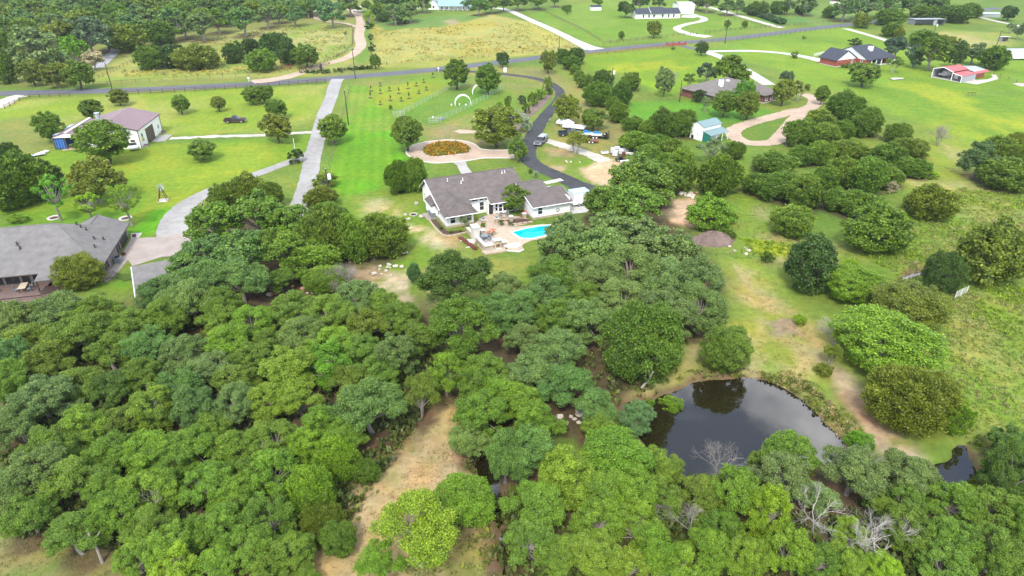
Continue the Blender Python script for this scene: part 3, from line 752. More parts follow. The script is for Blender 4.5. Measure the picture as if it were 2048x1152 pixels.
# woods: crown centre, size, kind, tone; labels come from rows counted inside each wood
WOODS = {
 'left wood': ('trees of the wood left of the clearing', '''
35 640 112 84 oak grey;112 628 112 80 oak grey;196 628 96 70 oak olive;258 660 96 84 oak mid;160 668 116 100 oak mid;60 690 110 90 oak olive;330 636 100 84 oak mid;385 606 110 96 oak grey;440 640 90 74 oak mid
220 706 104 86 oak mid;300 694 96 84 oak teal;372 714 104 84 oak grey;452 690 96 84 oak bright;505 652 96 76 oak bright;527 662 60 50 elm yellow;24 722 84 90 oak teal;100 722 104 90 oak olive;588 624 104 76 oak mid;655 636 104 76 oak mid
718 600 96 72 oak grey;760 612 84 66 oak mid;797 636 90 68 oak mid;606 672 104 80 oak grey;664 698 100 80 oak bright;733 656 96 72 oak olive;838 684 84 80 oak mid;786 716 96 96 oak grey;725 702 90 70 oak mid;570 742 120 86 elm yellow;650 732 110 86 elm vivid
160 772 100 72 oak olive;88 800 124 92 oak grey;226 776 96 72 oak dark;288 752 96 80 oak deep;356 778 110 84 oak teal;300 818 116 84 elm yellow;390 816 96 96 oak teal;470 812 96 84 oak grey;475 766 90 74 oak olive;40 850 110 96 oak grey;176 852 110 88 elm bright;18 770 80 90 oak mid
750 752 96 74 oak mid;840 790 80 84 open olive;738 818 146 116 oak teal;600 800 104 84 open yellow;545 806 96 84 oak yellow;650 850 96 80 elm bright;690 870 90 70 elm bright
100 900 120 100 oak mid;64 950 130 110 oak grey;150 960 120 104 oak mid;226 905 104 86 oak deep;290 906 110 92 oak bright;388 894 110 92 oak bright;480 898 100 92 oak yellow;300 980 120 104 elm bright;412 978 116 100 elm bright;550 884 104 84 oak mid;620 890 96 84 elm lime
676 920 90 92 cedar bright;545 950 110 100 elm bright;625 986 110 104 cedar bright;470 1000 100 90 oak bright;225 1030 120 104 oak bright;300 1054 110 96 oak mid;150 1072 120 96 oak mid;60 1030 110 84 oak mid;340 1090 110 90 elm bright;462 1050 110 96 elm bright;540 1040 104 100 elm mid;640 1030 84 76 cedar olive
275 1118 96 84 elm bright;350 1140 110 84 elm lime;425 1140 100 84 elm bright;495 1108 110 92 elm mid;575 1106 104 92 elm mid;540 1150 96 70 elm mid;610 1150 60 50 oak mid
500 720 90 70 oak mid;430 740 96 76 oak grey;540 690 80 60 oak mid;700 760 90 70 oak olive;420 860 90 76 oak mid;240 850 90 76 oak olive;350 920 90 80 oak mid;480 950 90 80 oak mid;400 1060 90 80 oak deep;210 970 90 80 oak mid'''),
 'wood by the drive': ('trees of the wood beside the concrete drive', '''
447 392 60 48 cedar olive;492 380 76 60 cedar olive;535 392 60 54 cedar olive;432 452 116 84 oak deep;512 436 116 76 oak deep;575 452 100 76 oak deep;410 512 96 70 oak teal;486 512 120 90 oak teal;560 505 92 84 oak deep;400 568 116 90 oak teal;480 562 110 92 oak teal
655 472 96 100 cedar olive;702 478 84 88 cedar mid;765 472 112 84 cedar olive;625 518 116 76 cedar mid;652 560 92 44 cedar yellow;345 580 80 70 oak grey;370 538 84 62 oak teal;318 590 84 60 oak teal;350 612 96 78 oak grey;560 560 60 46 oak deep;620 470 70 70 oak deep;440 612 96 70 oak mid;300 600 56 44 oak grey'''),
 'middle grove': ('trees of the grove left of the pond', '''
928 660 150 124 elm deep;990 626 96 76 oak teal;1012 585 96 66 oak grey;1086 592 104 76 oak teal;1040 622 96 84 oak teal;1112 640 96 76 oak mid;1176 640 110 84 oak grey;1112 712 122 92 oak grey;1046 684 92 76 oak grey;1060 748 104 84 oak grey
1130 772 110 92 oak teal;892 752 76 84 elm bright;962 754 110 92 oak mid;1000 792 100 84 oak bright;962 828 116 92 oak bright;1044 804 96 76 elm bright;1188 816 96 84 oak teal;1076 850 104 92 elm bright;940 880 90 70 oak grey;1010 910 96 110 oak teal;1055 905 110 110 oak teal;1200 850 80 60 oak mid'''),
 'oaks right of the pool': ('live oaks between the pool and the earth dam', '''
1285 362 128 92 dome mid;1345 356 60 60 oak mid;1215 412 104 74 oak mid;1270 418 110 76 oak mid;1134 470 92 62 oak grey;1215 462 96 70 oak grey;1125 506 112 84 oak grey;1200 508 124 92 oak grey;1282 482 120 84 oak grey;1340 506 110 92 oak grey;1110 556 110 84 oak mid;1186 556 116 92 oak grey
1262 548 132 100 oak grey;1336 568 124 104 oak grey;1396 560 104 96 oak grey;1246 606 110 92 oak grey;1330 626 124 100 oak grey;1402 622 110 96 oak grey;1165 600 90 70 oak mid'''),
 'bottom right wood': ('trees of the wood below the pond', '''
1232 918 150 110 dome vivid;1136 950 140 104 elm yellow;1070 1016 130 110 elm bright;1190 990 110 100 elm bright;1262 980 120 104 elm bright;1324 930 90 72 elm yellow;1320 1000 96 84 elm mid;1399 994 104 92 elm olive;1461 986 110 110 elm bright;1199 1048 116 96 elm bright;1272 1056 110 92 elm yellow
1194 1106 116 92 elm yellow;1319 1100 96 100 elm bright;1354 1140 104 70 elm yellow;1060 1084 110 96 elm mid;1120 1110 96 80 elm mid;1411 1104 110 92 elm bright;1484 1112 110 92 elm yellow;1540 1030 96 104 elm lime;1572 1104 116 104 elm lime;1260 1140 90 60 elm yellow;1440 1050 90 80 elm deep
1586 902 116 92 elm mid;1570 958 116 90 oak grey;1640 1000 80 70 oak grey;1706 946 116 110 oak grey;1812 946 116 92 oak grey;1806 1008 90 70 elm mid;1908 1010 110 92 elm bright;1986 1028 120 96 elm mid;1820 1060 116 104 elm mid;1914 1082 116 104 elm mid;1992 1102 110 110 elm mid;1701 1072 76 64 elm lime
1692 1122 90 76 elm yellow;1766 1134 80 56 elm lime;1886 1136 110 76 elm mid;2020 950 96 110 elm dark;2014 890 96 84 elm dark;2040 1050 70 90 elm mid;1640 1130 90 70 elm deep;2036 1136 70 60 elm grey;1524 920 60 60 elm mid;1960 960 50 50 bush olive;1760 1010 60 60 oak olive'''),
 'clump by the tan loop': ('junipers between the tan gravel loop and the scrub', '''
1690 212 80 58 cedar deep;1640 242 66 46 cedar olive;1606 268 84 60 cedar deep;1652 274 80 56 cedar olive;1686 262 60 44 cedar deep;1735 246 74 60 cedar deep;1797 266 58 44 cedar olive;1602 312 64 44 cedar mid;1640 306 70 50 cedar mid;1700 300 80 40 cedar olive;1775 312 84 56 cedar deep;1822 296 76 44 cedar olive
1826 336 72 44 cedar deep;1548 328 94 46 cedar deep;1510 368 66 46 cedar deep;1555 372 104 56 cedar mid;1610 384 96 76 cedar mid;1655 356 66 52 cedar deep;1690 345 84 64 cedar olive;1735 352 96 76 cedar deep;1775 352 72 48 cedar mid;1672 400 64 50 cedar mid;1715 408 96 60 cedar mid'''),
 'right edge clump': ('trees of the clump at the right edge', '''
1958 318 66 66 elm blue;2004 302 80 52 cedar olive;2012 348 110 64 cedar olive;2042 318 40 50 cedar olive'''),
 'juniper fence row': ('junipers along the fence line right of the dark drive', '''
1124 113 28 28 cedar dark;1152 112 38 30 cedar dark;1143 126 36 26 cedar deep;1150 140 26 18 cedar mid;1158 152 24 20 cedar mid;1169 163 30 26 cedar mid;1205 161 42 38 cedar dark;1197 190 54 46 cedar deep;1244 188 42 50 cedar dark;1262 164 38 36 cedar olive;1226 208 28 26 cedar mid;1237 226 38 38 cedar mid
1266 248 46 28 cedar deep;1298 258 40 32 cedar deep;1325 246 62 52 cedar dark;1366 248 60 50 cedar deep;1270 284 70 36 cedar bright;1312 290 70 40 cedar mid;1300 314 72 46 cedar deep;1345 306 66 50 cedar mid;1362 340 66 82 cedar mid;1330 340 56 60 cedar deep'''),
 'trees behind the ranch': ('trees in the line behind the white ranch house', '''
1455 14 36 26 oak dark;1476 14 28 26 oak teal;1515 18 40 26 cedar dark;1557 16 34 24 cedar dark;1577 12 28 28 elm blue;1614 12 40 32 elm blue;1600 20 22 16 cedar dark;1660 25 32 22 cedar deep;1690 16 56 30 oak blue;1735 12 56 30 oak blue;1780 12 52 28 oak teal;1825 10 52 26 oak teal;1870 10 52 24 oak dark
1280 4 40 16 oak dark;1320 4 30 14 oak dark;1395 4 34 16 oak blue;1195 3 24 12 oak deep;1415 6 40 18 oak dark'''),
 'top centre trees': ('trees along the top edge between the track and the far house', '''
758 22 40 30 oak deep;790 28 46 26 oak grey;820 24 44 28 oak grey;770 10 50 22 oak teal;805 6 50 22 oak teal;845 6 40 20 oak deep;820 17 26 22 elm lime;765 34 30 18 cedar dark;800 40 30 14 bush grey;957 12 40 22 oak teal;983 8 40 22 oak deep;1008 7 34 18 oak dark;1035 2 40 14 oak deep;1075 0 40 14 oak deep
1110 0 30 12 oak deep;934 6 30 18 oak teal;640 10 40 22 oak teal;700 8 50 20 oak deep;560 14 46 26 oak teal;535 20 40 24 oak teal;615 18 36 24 oak deep;735 12 26 20 oak deep;590 10 40 20 oak teal'''),
}
def ordinal(n):
    return ['first','second','third','fourth','fifth','sixth','seventh','eighth','ninth','tenth','eleventh','twelfth','thirteenth','fourteenth','fifteenth'][n-1]

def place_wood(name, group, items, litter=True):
    items = sorted(items, key=lambda t: -t[1])
    per = 9 if len(items) > 25 else 7
    nrow = max(1, round(len(items) / per))
    q, r = divmod(len(items), nrow); k = 0
    for row in range(nrow):
        n = q + (row < r); part = sorted(items[k:k+n]); k += n
        for j, (cx, cy, w, h, kind, tone) in enumerate(part):
            noun = KIND_NAME[kind][1]
            rw = 'front' if row == 0 else ('back' if row == nrow - 1 else ordinal(row + 1))
            lab = f'{TONE_WORD[tone]} {noun}, {ordinal(j+1)} from left, {rw} row of the {name}' if nrow > 1 else f'{TONE_WORD[tone]} {noun}, {ordinal(j+1)} from left in the {name}'
            ks = 0.9 if name == 'clump by the tan loop' else 1.0
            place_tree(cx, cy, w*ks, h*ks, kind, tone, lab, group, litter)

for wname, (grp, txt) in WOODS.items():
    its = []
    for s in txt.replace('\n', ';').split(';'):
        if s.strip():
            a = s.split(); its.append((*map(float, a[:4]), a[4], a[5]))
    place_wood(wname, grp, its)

# the far wood, upper left
FAR = [tuple(map(float, p.split(','))) for p in '-10,6 170,2 330,-2 640,-2 640,14 530,40 420,52 340,62 250,80 215,72 150,60 60,72 -10,70'.split()]
def in_poly(x, y, P):
    c = False
    for i in range(len(P)):
        a, b = P[i], P[i-1]
        if (a[1] > y) != (b[1] > y) and x < (b[0]-a[0])*(y-a[1])/(b[1]-a[1]) + a[0]: c = not c
    return c
its = []
for _ in range(9000):
    x, y = R.uniform(-10, 640), R.uniform(0, 82)
    if not in_poly(x, y, FAR): continue
    d = 14.5 + y * 0.27
    if any(((x-t[0])/1.25)**2 + ((y-t[1])*1.6)**2 < d*d for t in its): continue
    w = 38 + y*0.42 + R.uniform(-5, 9)
    its.append((x, y, w, w*R.uniform(0.56, 0.7), R.choice(['oak','oak','oak','cedar','elm']), R.choice(['teal','deep','mid','grey','blue','dark','teal','olive'])))
its = [t if t[4] != 'cedar' else (*t[:5], R.choice(['deep','olive','dark'])) for t in its]
place_wood('far wood', 'trees of the far wood at the upper left', its)

# woods beyond the top of the frame, one mass
def wood_mass(name, spots):
    VV, FF, TT, off = [], [], [], 0
    me0 = [crown_arrays(s, 40, 320, 0.42, 'oak') for s in (201, 202, 203)]
    for i, (x, y, r) in enumerate(spots):
        V, Fa, t, _, _ = me0[i % 3]
        a = R.uniform(0, 6.28); c, s_ = math.cos(a), math.sin(a)
        P = np.stack([(V[:,0]*c - V[:,1]*s_)*r + x, (V[:,0]*s_ + V[:,1]*c)*r + y, V[:,2]*r*0.8 + r*0.85], 1)
        VV.append(P); FF.append(Fa + off); TT.append(t); off += len(V)
    me = mesh_np(name, np.concatenate(VV), np.concatenate(FF), M['leaf'])
    a = me.attributes.new('tint', 'FLOAT', 'FACE'); a.data.foreach_set('value', np.concatenate(TT).astype(np.float32))
    o = link_mesh(name, me); o.color = (0.045, 0.095, 0.035, 1)
    return tag(o, kind='stuff')
sp = []
for _ in range(280):
    x = R.uniform(-420, 430); y = R.uniform(474, 640)
    if 30 < x < 250 and R.random() < 0.55: continue
    sp.append((x, y, R.uniform(3.5, 6)))
wood_mass('distant_wood', sp)

# ------------------------------------------------------------------ the land
def lines_y():
    L = [-300, -60, 0, 15]; y = 24.0
    while y < 720: L.append(y); y += max(0.55, y * 0.008)
    return np.array(L + [800, 1000, 1500, 2500, 5000])
def lines_x():
    L = [0.0]
    while L[-1] < 520: L.append(L[-1] + max(0.65, L[-1] * 0.0115))
    L += [600, 900, 1600, 3500]
    return np.array([-v for v in L[:0:-1]] + L)
gx, gy = lines_x(), lines_y()
GX, GY = np.meshgrid(gx, gy)
X, Y = GX.ravel(), GY.ravel()
Z = land_z(X, Y)
_near = np.clip(1.6 - Y/160, 0, 1)
wx = X + _near * 1.1 * (fbm(X, Y, 0.9, 11, 2) - 0.5) + 3.0 * (fbm(X, Y, 9, 3) - 0.5) + 1.2 * (fbm(X, Y, 2.2, 5, 2) - 0.5)
wy = Y + _near * 1.1 * (fbm(X, Y, 0.9, 12, 2) - 0.5) + 4.5 * (fbm(X, Y, 9, 4) - 0.5) + 1.2 * (fbm(X, Y, 2.2, 6, 2) - 0.5)
n1, n2, n3 = fbm(X, Y, 22, 1), fbm(X, Y*0.55, 7, 2), fbm(X, Y, 3.0, 8)
COLR = np.empty((len(X), 3))
t = np.clip((n1 - 0.35) / 0.3, 0, 1)[:, None]
COLR[:] = np.array([0.105, 0.185, 0.026]) * (1-t) + np.array([0.155, 0.215, 0.034]) * t

def paint(c, px, soft=2.0, k=1.0, patch=None, seed=0, c2=None, s2=5.0):
    """Cover an outlined piece of land with another kind of ground; patch thins it out by noise, c2 mixes a second growth in."""
    P = pxpoly(px); soft = soft * 0.65
    lo, hi = P.min(0) - soft*3 - 4, P.max(0) + soft*3 + 4
    m = np.nonzero((X > lo[0]) & (X < hi[0]) & (Y > lo[1]) & (Y < hi[1]))[0]
    if not len(m): return
    d = sdf(wx[m], wy[m], P)
    w = np.clip(0.5 - d / (2*soft), 0, 1) * k
    if patch is not None:
        q = fbm(X[m], Y[m]*0.7, patch, 40 + seed, 5); w = w * np.clip((q - 0.42) / 0.14, 0, 1)
    cc = np.array(c)[None, :].repeat(len(m), 0)
    if c2 is not None:
        q = np.clip((fbm(X[m], Y[m]*0.6, s2, 70 + seed, 5) - 0.40) / 0.2, 0, 1)[:, None]
        cc = cc * (1-q) + np.array(c2) * q
    COLR[m] = COLR[m] * (1 - w[:, None]) + cc * w[:, None]

LIME, LAWN, VIV = (0.170, 0.275, 0.020), (0.120, 0.225, 0.020), (0.095, 0.290, 0.008)
PALE, TAN, GOLD, OLV = (0.300, 0.305, 0.090), (0.400, 0.320, 0.165), (0.285, 0.270, 0.055), (0.175, 0.205, 0.050)
SHADED_LITTER, DIRT = (0.085, 0.060, 0.036), (0.500, 0.370, 0.225)  # litter brown is darkened towards the shade in the canopy gaps
# fields beyond the road
paint(OLV, '-200,175 300,168 740,150 740,0 300,0 -200,0', 6, 1)
paint((0.19, 0.27, 0.045), '150,172 250,160 640,152 715,125 700,45 560,52 400,75 240,120 190,140', 3, 1, c2=(0.255, 0.285, 0.07), s2=14, seed=1)
paint((0.33, 0.31, 0.14), '380,80 560,60 690,60 705,90 690,110 560,92 430,85 340,92', 4, 0.5, patch=9, seed=2)
paint((0.36, 0.32, 0.06), '240,150 640,140 600,130 250,138', 3, 0.7, patch=8, seed=3)
paint((0.12, 0.22, 0.03), '715,125 735,125 745,20 722,20', 2, 1)
paint(GOLD, '754,134 744,50 830,44 960,24 1062,45 1150,88 1180,100 1000,116 860,134', 3, 1, c2=(0.29, 0.30, 0.085), s2=16, seed=4)
paint((0.30, 0.30, 0.08), '754,134 760,112 900,112 1060,100 1180,100 1000,117 860,134', 4, 0.8, c2=(0.23, 0.27, 0.05), s2=12, seed=5)
paint((0.30, 0.31, 0.07), '1010,40 1062,45 1150,88 1120,94 1040,80', 4, 0.8, seed=6)
paint((0.095, 0.20, 0.040), '746,46 860,34 960,28 970,34 880,54 820,56 770,62', 3, 0.9)
paint((0.34, 0.27, 0.17), '880,42 905,38 920,46 900,50', 2, 0.7)
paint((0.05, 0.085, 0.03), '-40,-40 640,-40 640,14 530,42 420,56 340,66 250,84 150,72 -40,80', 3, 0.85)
# lawns right
paint(LAWN, '1060,30 1200,0 1420,0 1560,50 1400,75 1200,92 1150,80', 3, 1, c2=(0.145, 0.24, 0.03), s2=18, seed=7)
paint((0.16, 0.28, 0.014), '1160,108 1400,92 1420,110 1540,165 1420,165 1330,195 1250,150 1170,140', 3, 1, c2=(0.135, 0.235, 0.016), s2=16, seed=8)
paint((0.26, 0.30, 0.016), '1220,130 1330,120 1400,130 1330,150 1230,145', 3, 0.8, patch=12, seed=9)
paint(LAWN, '1400,100 1560,66 1700,52 1830,100 2100,120 2100,300 1780,230 1700,180 1640,180 1560,140', 3, 1, c2=(0.155, 0.26, 0.022), s2=20, seed=10)
paint((0.225, 0.295, 0.022), '1720,170 1850,165 2048,180 2100,260 1960,300 1820,230', 6, 0.9, c2=LAWN, s2=12, seed=11)
paint((0.095, 0.255, 0.018), '1250,205 1420,200 1400,250 1270,250', 3, 0.9)
paint((0.085, 0.225, 0.024), '1400,190 1560,225 1480,245 1380,240', 3, 0.9)
paint((0.31, 0.30, 0.105), '1840,70 1900,60 2030,68 2025,92 1900,94', 4, 0.9, c2=(0.21, 0.27, 0.05), s2=9, seed=12)
paint((0.13, 0.22, 0.05), '1560,30 1700,20 1760,40 1640,52', 3, 0.8)
paint((0.06, 0.19, 0.05), '1480,28 1600,28 1640,40 1560,52', 3, 0.7, patch=6, seed=13)
# lawns left
paint((0.175, 0.265, 0.024), '-40,205 660,168 640,230 560,262 330,272 120,250 -40,270', 3, 1, c2=(0.235, 0.285, 0.055), s2=16, seed=14)
paint((0.135, 0.245, 0.018), '100,300 640,270 600,320 430,380 340,440 100,440 -40,420 -40,330', 3, 1, c2=(0.185, 0.27, 0.022), s2=14, seed=15)
paint(OLV, '-40,250 80,230 110,290 60,330 -40,330', 4, 0.8)
paint(VIV, '262,462 300,425 345,415 330,460 285,478', 1.5, 1)
paint((0.08, 0.225, 0.015), '0,420 260,420 255,450 0,460', 3, 0.6)
paint(VIV, '110,595 262,565 275,585 210,625 120,620', 1.5, 0.8, c2=LAWN, s2=6)
paint(LAWN, '690,168 870,150 1080,170 1090,200 1040,300 830,300 700,260', 3, 1, c2=OLV, s2=12, seed=16)
paint((0.200, 0.265, 0.020), '735,175 880,155 905,170 840,220 740,215', 3, 0.9, c2=LIME, s2=8, seed=17)
paint(VIV, '690,262 800,262 822,330 770,385 660,400 665,330', 2.5, 1, c2=(0.105, 0.245, 0.012), s2=7, seed=18)
paint((0.11, 0.26, 0.015), '690,170 730,170 800,262 690,262', 2, 0.8, c2=(0.17, 0.25, 0.03), s2=6, seed=19)
paint((0.09, 0.215, 0.02), '830,200 905,176 1000,180 940,225 870,250 800,240', 2, 0.7)
paint((0.185, 0.195, 0.062), '940,128 1100,140 1180,185 1262,262 1245,330 1100,290 1120,200 1060,160 930,150', 3, 1, c2=(0.205, 0.215, 0.055), s2=9, seed=20)
paint((0.16, 0.205, 0.05), '870,255 1060,240 1050,300 960,290 870,280', 3, 0.8, c2=(0.26, 0.22, 0.11), s2=6, seed=21)
paint((0.125, 0.22, 0.022), '1062,300 1180,310 1210,330 1150,335 1190,372 1120,352 1070,325', 2, 1, c2=OLV, s2=6, seed=22)
paint((0.25, 0.165, 0.10), '1088,296 1150,300 1140,312 1098,314', 1.2, 0.9, c2=(0.32, 0.25, 0.12), s2=3, seed=23)
paint((0.38, 0.29, 0.18), '1100,332 1130,334 1128,342 1104,340', 1, 0.8)
paint((0.55, 0.43, 0.28), '1203,316 1240,324 1262,345 1230,378 1196,374 1176,352 1160,338 1180,332', 1.5, 1, c2=(0.47, 0.35, 0.21), s2=5, seed=24)
# slope round the white house
paint((0.125, 0.215, 0.022), '640,400 840,360 880,470 960,520 1060,520 1060,590 860,620 740,560 640,470', 3, 1, c2=(0.18, 0.225, 0.045), s2=6, seed=25)
paint((0.40, 0.34, 0.19), '735,405 770,395 800,430 775,450 740,440', 2, 0.7, patch=3, seed=26)
paint((0.44, 0.38, 0.24), '800,440 880,460 900,500 850,500 810,470', 2, 0.8, patch=2.6, seed=27)
paint((0.32, 0.22, 0.12), '880,472 920,470 925,500 895,500', 1.5, 0.7)
paint((0.44, 0.37, 0.23), '690,535 860,545 880,620 840,660 760,600', 3, 1, patch=3.2, seed=28)
paint((0.33, 0.25, 0.15), '650,560 720,530 760,520 780,545 700,580', 2, 0.9, c2=SHADED_LITTER, s2=3, seed=29)
# clearing, dam, scrub
paint(SHADED_LITTER, '-60,600 880,600 900,760 880,1152 -60,1152', 6, 0.9, c2=(0.15, 0.13, 0.06), s2=6, seed=30)
paint(SHADED_LITTER, '380,420 660,440 700,560 560,620 300,620', 4, 0.9)
paint(SHADED_LITTER, '1110,440 1330,400 1440,560 1420,640 1300,800 1010,900 900,760 900,640 1080,600', 3, 0.9)
paint(SHADED_LITTER, '1000,880 1300,950 1700,930 2100,1000 2100,1250 1000,1250', 3, 0.9, c2=(0.11, 0.12, 0.045), s2=5, seed=31)
paint((0.385, 0.300, 0.165), '868,722 905,760 925,850 962,890 955,960 900,1040 830,1152 810,1220 600,1220 630,1130 705,1040 730,960 790,890 850,850 856,790', 1.6, 1, c2=(0.355, 0.29, 0.12), s2=5, seed=32)
paint((0.23, 0.21, 0.07), '800,860 880,850 860,930 790,980 740,960', 2, 0.6, patch=3, seed=33)
paint((0.15, 0.10, 0.06), '840,750 880,760 870,850 830,870', 1.5, 0.7)
paint((0.20, 0.20, 0.06), '900,1040 1000,1020 1000,1200 830,1200', 1.5, 0.8, c2=(0.30, 0.24, 0.12), s2=3, seed=34)
paint((0.315, 0.28, 0.115), '1440,520 1530,540 1590,630 1660,700 1680,770 1600,770 1500,752 1400,745 1345,770 1300,800 1260,800 1330,740 1400,690 1480,650 1470,600', 2.5, 1, c2=(0.20, 0.245, 0.04), s2=4, seed=35)
paint((0.16, 0.26, 0.025), '1460,520 1520,560 1580,640 1620,640 1540,540 1500,510', 2, 0.8, patch=5, seed=36)
paint((0.27, 0.205, 0.14), '1530,645 1590,650 1600,680 1545,680', 1, 0.9)
paint((0.14, 0.225, 0.03), '1480,728 1600,745 1690,830 1740,900 1700,890 1650,835 1580,782 1500,750', 1.2, 0.8, c2=(0.29, 0.26, 0.12), s2=3, seed=37)
paint((0.27, 0.19, 0.12), '1640,715 1690,745 1750,810 1790,880 1870,925 1900,930 1880,945 1790,925 1730,870 1690,800', 1.3, 0.95, c2=(0.40, 0.31, 0.19), s2=3, seed=38)
paint((0.44, 0.35, 0.24), '1745,868 1800,880 1860,925 1800,930 1750,910', 1, 0.8, patch=2, seed=39)
paint((0.150, 0.250, 0.030), '1790,420 1900,370 2100,350 2100,960 1940,900 1900,860 1870,760 1890,640 1830,560 1700,510', 3, 1, c2=(0.215, 0.25, 0.06), s2=5, seed=40)
paint((0.235, 0.245, 0.085), '1380,450 1520,410 1600,470 1740,500 1660,545 1500,520 1420,500', 3, 1, c2=(0.15, 0.225, 0.030), s2=5, seed=41)
paint((0.23, 0.30, 0.012), '1490,480 1570,490 1590,515 1520,510', 1.5, 0.9)
paint((0.14, 0.24, 0.022), '1460,290 1500,300 1500,420 1460,440 1470,350', 2, 0.8)
paint((0.19, 0.26, 0.03), '1780,270 1920,280 1960,400 1830,400 1790,360', 3, 0.8, c2=(0.30, 0.29, 0.10), s2=6, seed=42)
paint((0.48, 0.35, 0.23), '1342,402 1388,395 1398,440 1375,452 1342,440', 1.2, 1)
paint((0.20, 0.15, 0.10), '1318,405 1345,400 1345,430 1330,430', 1.2, 0.8)
paint((0.135, 0.190, 0.040), '-60,1050 120,1055 250,1100 268,1160 268,1250 -60,1250', 1.5, 1, c2=(0.19, 0.19, 0.07), s2=4, seed=43)
paint((0.27, 0.21, 0.12), '490,1120 650,1080 640,1160 560,1200 480,1180', 1.5, 0.6)
# brown leaf litter under the woodland crowns, with canopy shade painted into its colour
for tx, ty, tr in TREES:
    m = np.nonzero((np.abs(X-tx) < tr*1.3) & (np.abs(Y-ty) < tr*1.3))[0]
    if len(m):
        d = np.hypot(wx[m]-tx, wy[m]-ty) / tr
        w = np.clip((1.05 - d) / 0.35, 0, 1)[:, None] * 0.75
        COLR[m] = COLR[m]*(1-w) + np.array(SHADED_LITTER)*w
# wet brown banks round the water
for _, P, bank in WATERS:
    lo, hi = P.min(0) - 6, P.max(0) + 6
    m = np.nonzero((X > lo[0]) & (X < hi[0]) & (Y > lo[1]) & (Y < hi[1]))[0]
    d = sdf(wx[m], wy[m], P)
    w = np.clip((bank*0.45 - d) / (bank*0.45), 0, 1)[:, None]
    COLR[m] = COLR[m]*(1-w*0.9) + np.array([0.14, 0.10, 0.06])*w*0.9
# mower stripes on the strip of lawn and the lawn before the barn
for px_, a0, b0, per, am in (('690,170 740,170 800,262 822,330 770,385 660,400', (790, 180), (800, 380), 2.6, 0.09), ('330,275 600,270 600,318 430,378 330,430', (340, 300), (600, 290), 3.0, 0.05), ('1560,140 1830,110 2048,130 2048,260 1800,230', (1600, 150), (2000, 170), 4.0, 0.05)):
    P = pxpoly(px_); A, B_ = at(*a0)[:2], at(*b0)[:2]; dd = (B_-A)/np.linalg.norm(B_-A)
    lo, hi = P.min(0)-2, P.max(0)+2
    m = np.nonzero((X > lo[0]) & (X < hi[0]) & (Y > lo[1]) & (Y < hi[1]))[0]
    k = np.clip(0.5 - sdf(X[m], Y[m], P)/3, 0, 1); s = np.sin(2*math.pi*((X[m]-A[0])*-dd[1] + (Y[m]-A[1])*dd[0])/per + 1.5*fbm(X[m], Y[m], 12, 60))
    COLR[m] *= (1 + am*k*s*(0.4+fbm(X[m], Y[m], 10, 61)))[:, None]
COLR *= (0.86 + 0.28*n2)[:, None] * 0.92

nx, ny = len(gx), len(gy)
I = np.arange(nx*ny).reshape(ny, nx)
quads = np.stack([I[:-1,:-1], I[:-1,1:], I[1:,1:], I[1:,:-1]], -1).reshape(-1, 4)
gm, nt, N, L, b = new_mat('land_cover')
ac = N.new('ShaderNodeAttribute'); ac.attribute_name = 'cover'
geo = N.new('ShaderNodeNewGeometry')
na = N.new('ShaderNodeTexNoise'); na.inputs['Scale'].default_value = 0.9; na.inputs['Detail'].default_value = 9; na.inputs['Roughness'].default_value = 0.72
nb = N.new('ShaderNodeTexNoise'); nb.inputs['Scale'].default_value = 0.16; nb.inputs['Detail'].default_value = 7; nb.inputs['Roughness'].default_value = 0.68
for n in (na, nb): L.new(geo.outputs['Position'], n.inputs['Vector'])
ra = N.new('ShaderNodeMapRange'); ra.inputs['From Min'].default_value = 0.3; ra.inputs['From Max'].default_value = 0.7; ra.inputs['To Min'].default_value = 0.70; ra.inputs['To Max'].default_value = 1.30
L.new(na.outputs['Fac'], ra.inputs['Value'])
m1 = N.new('ShaderNodeMix'); m1.data_type = 'RGBA'; m1.blend_type = 'MULTIPLY'; m1.inputs[0].default_value = 1
L.new(ac.outputs['Color'], m1.inputs[6]); L.new(ra.outputs['Result'], m1.inputs[7])
rb = N.new('ShaderNodeMapRange'); rb.inputs['From Min'].default_value = 0.45; rb.inputs['From Max'].default_value = 0.62
L.new(nb.outputs['Fac'], rb.inputs['Value'])
m2 = N.new('ShaderNodeMix'); m2.data_type = 'RGBA'; m2.blend_type = 'MULTIPLY'; m2.inputs[7].default_value = (1.28, 1.05, 1.0, 1)
L.new(rb.outputs['Result'], m2.inputs[0]); L.new(m1.outputs[2], m2.inputs[6])
L.new(m2.outputs[2], b.inputs['Base Color'])
b.inputs['Roughness'].default_value = 0.95; b.inputs['Specular IOR Level'].default_value = 0.15
bp = N.new('ShaderNodeBump'); bp.inputs['Strength'].default_value = 0.6; bp.inputs['Distance'].default_value = 0.25
L.new(na.outputs['Fac'], bp.inputs['Height']); L.new(bp.outputs['Normal'], b.inputs['Normal'])
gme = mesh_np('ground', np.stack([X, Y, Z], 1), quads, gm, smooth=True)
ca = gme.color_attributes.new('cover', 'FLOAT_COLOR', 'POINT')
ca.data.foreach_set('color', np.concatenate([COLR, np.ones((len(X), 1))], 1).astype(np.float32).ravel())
tag(link_mesh('ground', gme), kind='structure')

for nm, P, _ in WATERS:
    c = P.mean(0)
    Q = c + (P - c) * 1.0
    d = np.linalg.norm(P - c, axis=1, keepdims=True)
    Q = P + (P - c) / d * 0.9
    me = bpy.data.meshes.new(nm); me.from_pydata([(p[0], p[1], WATER_Z) for p in Q], [], [tuple(range(len(Q)))])
    me.update(); me.materials.append(M['pond'])
    tag(link_mesh(nm, me), kind='structure')

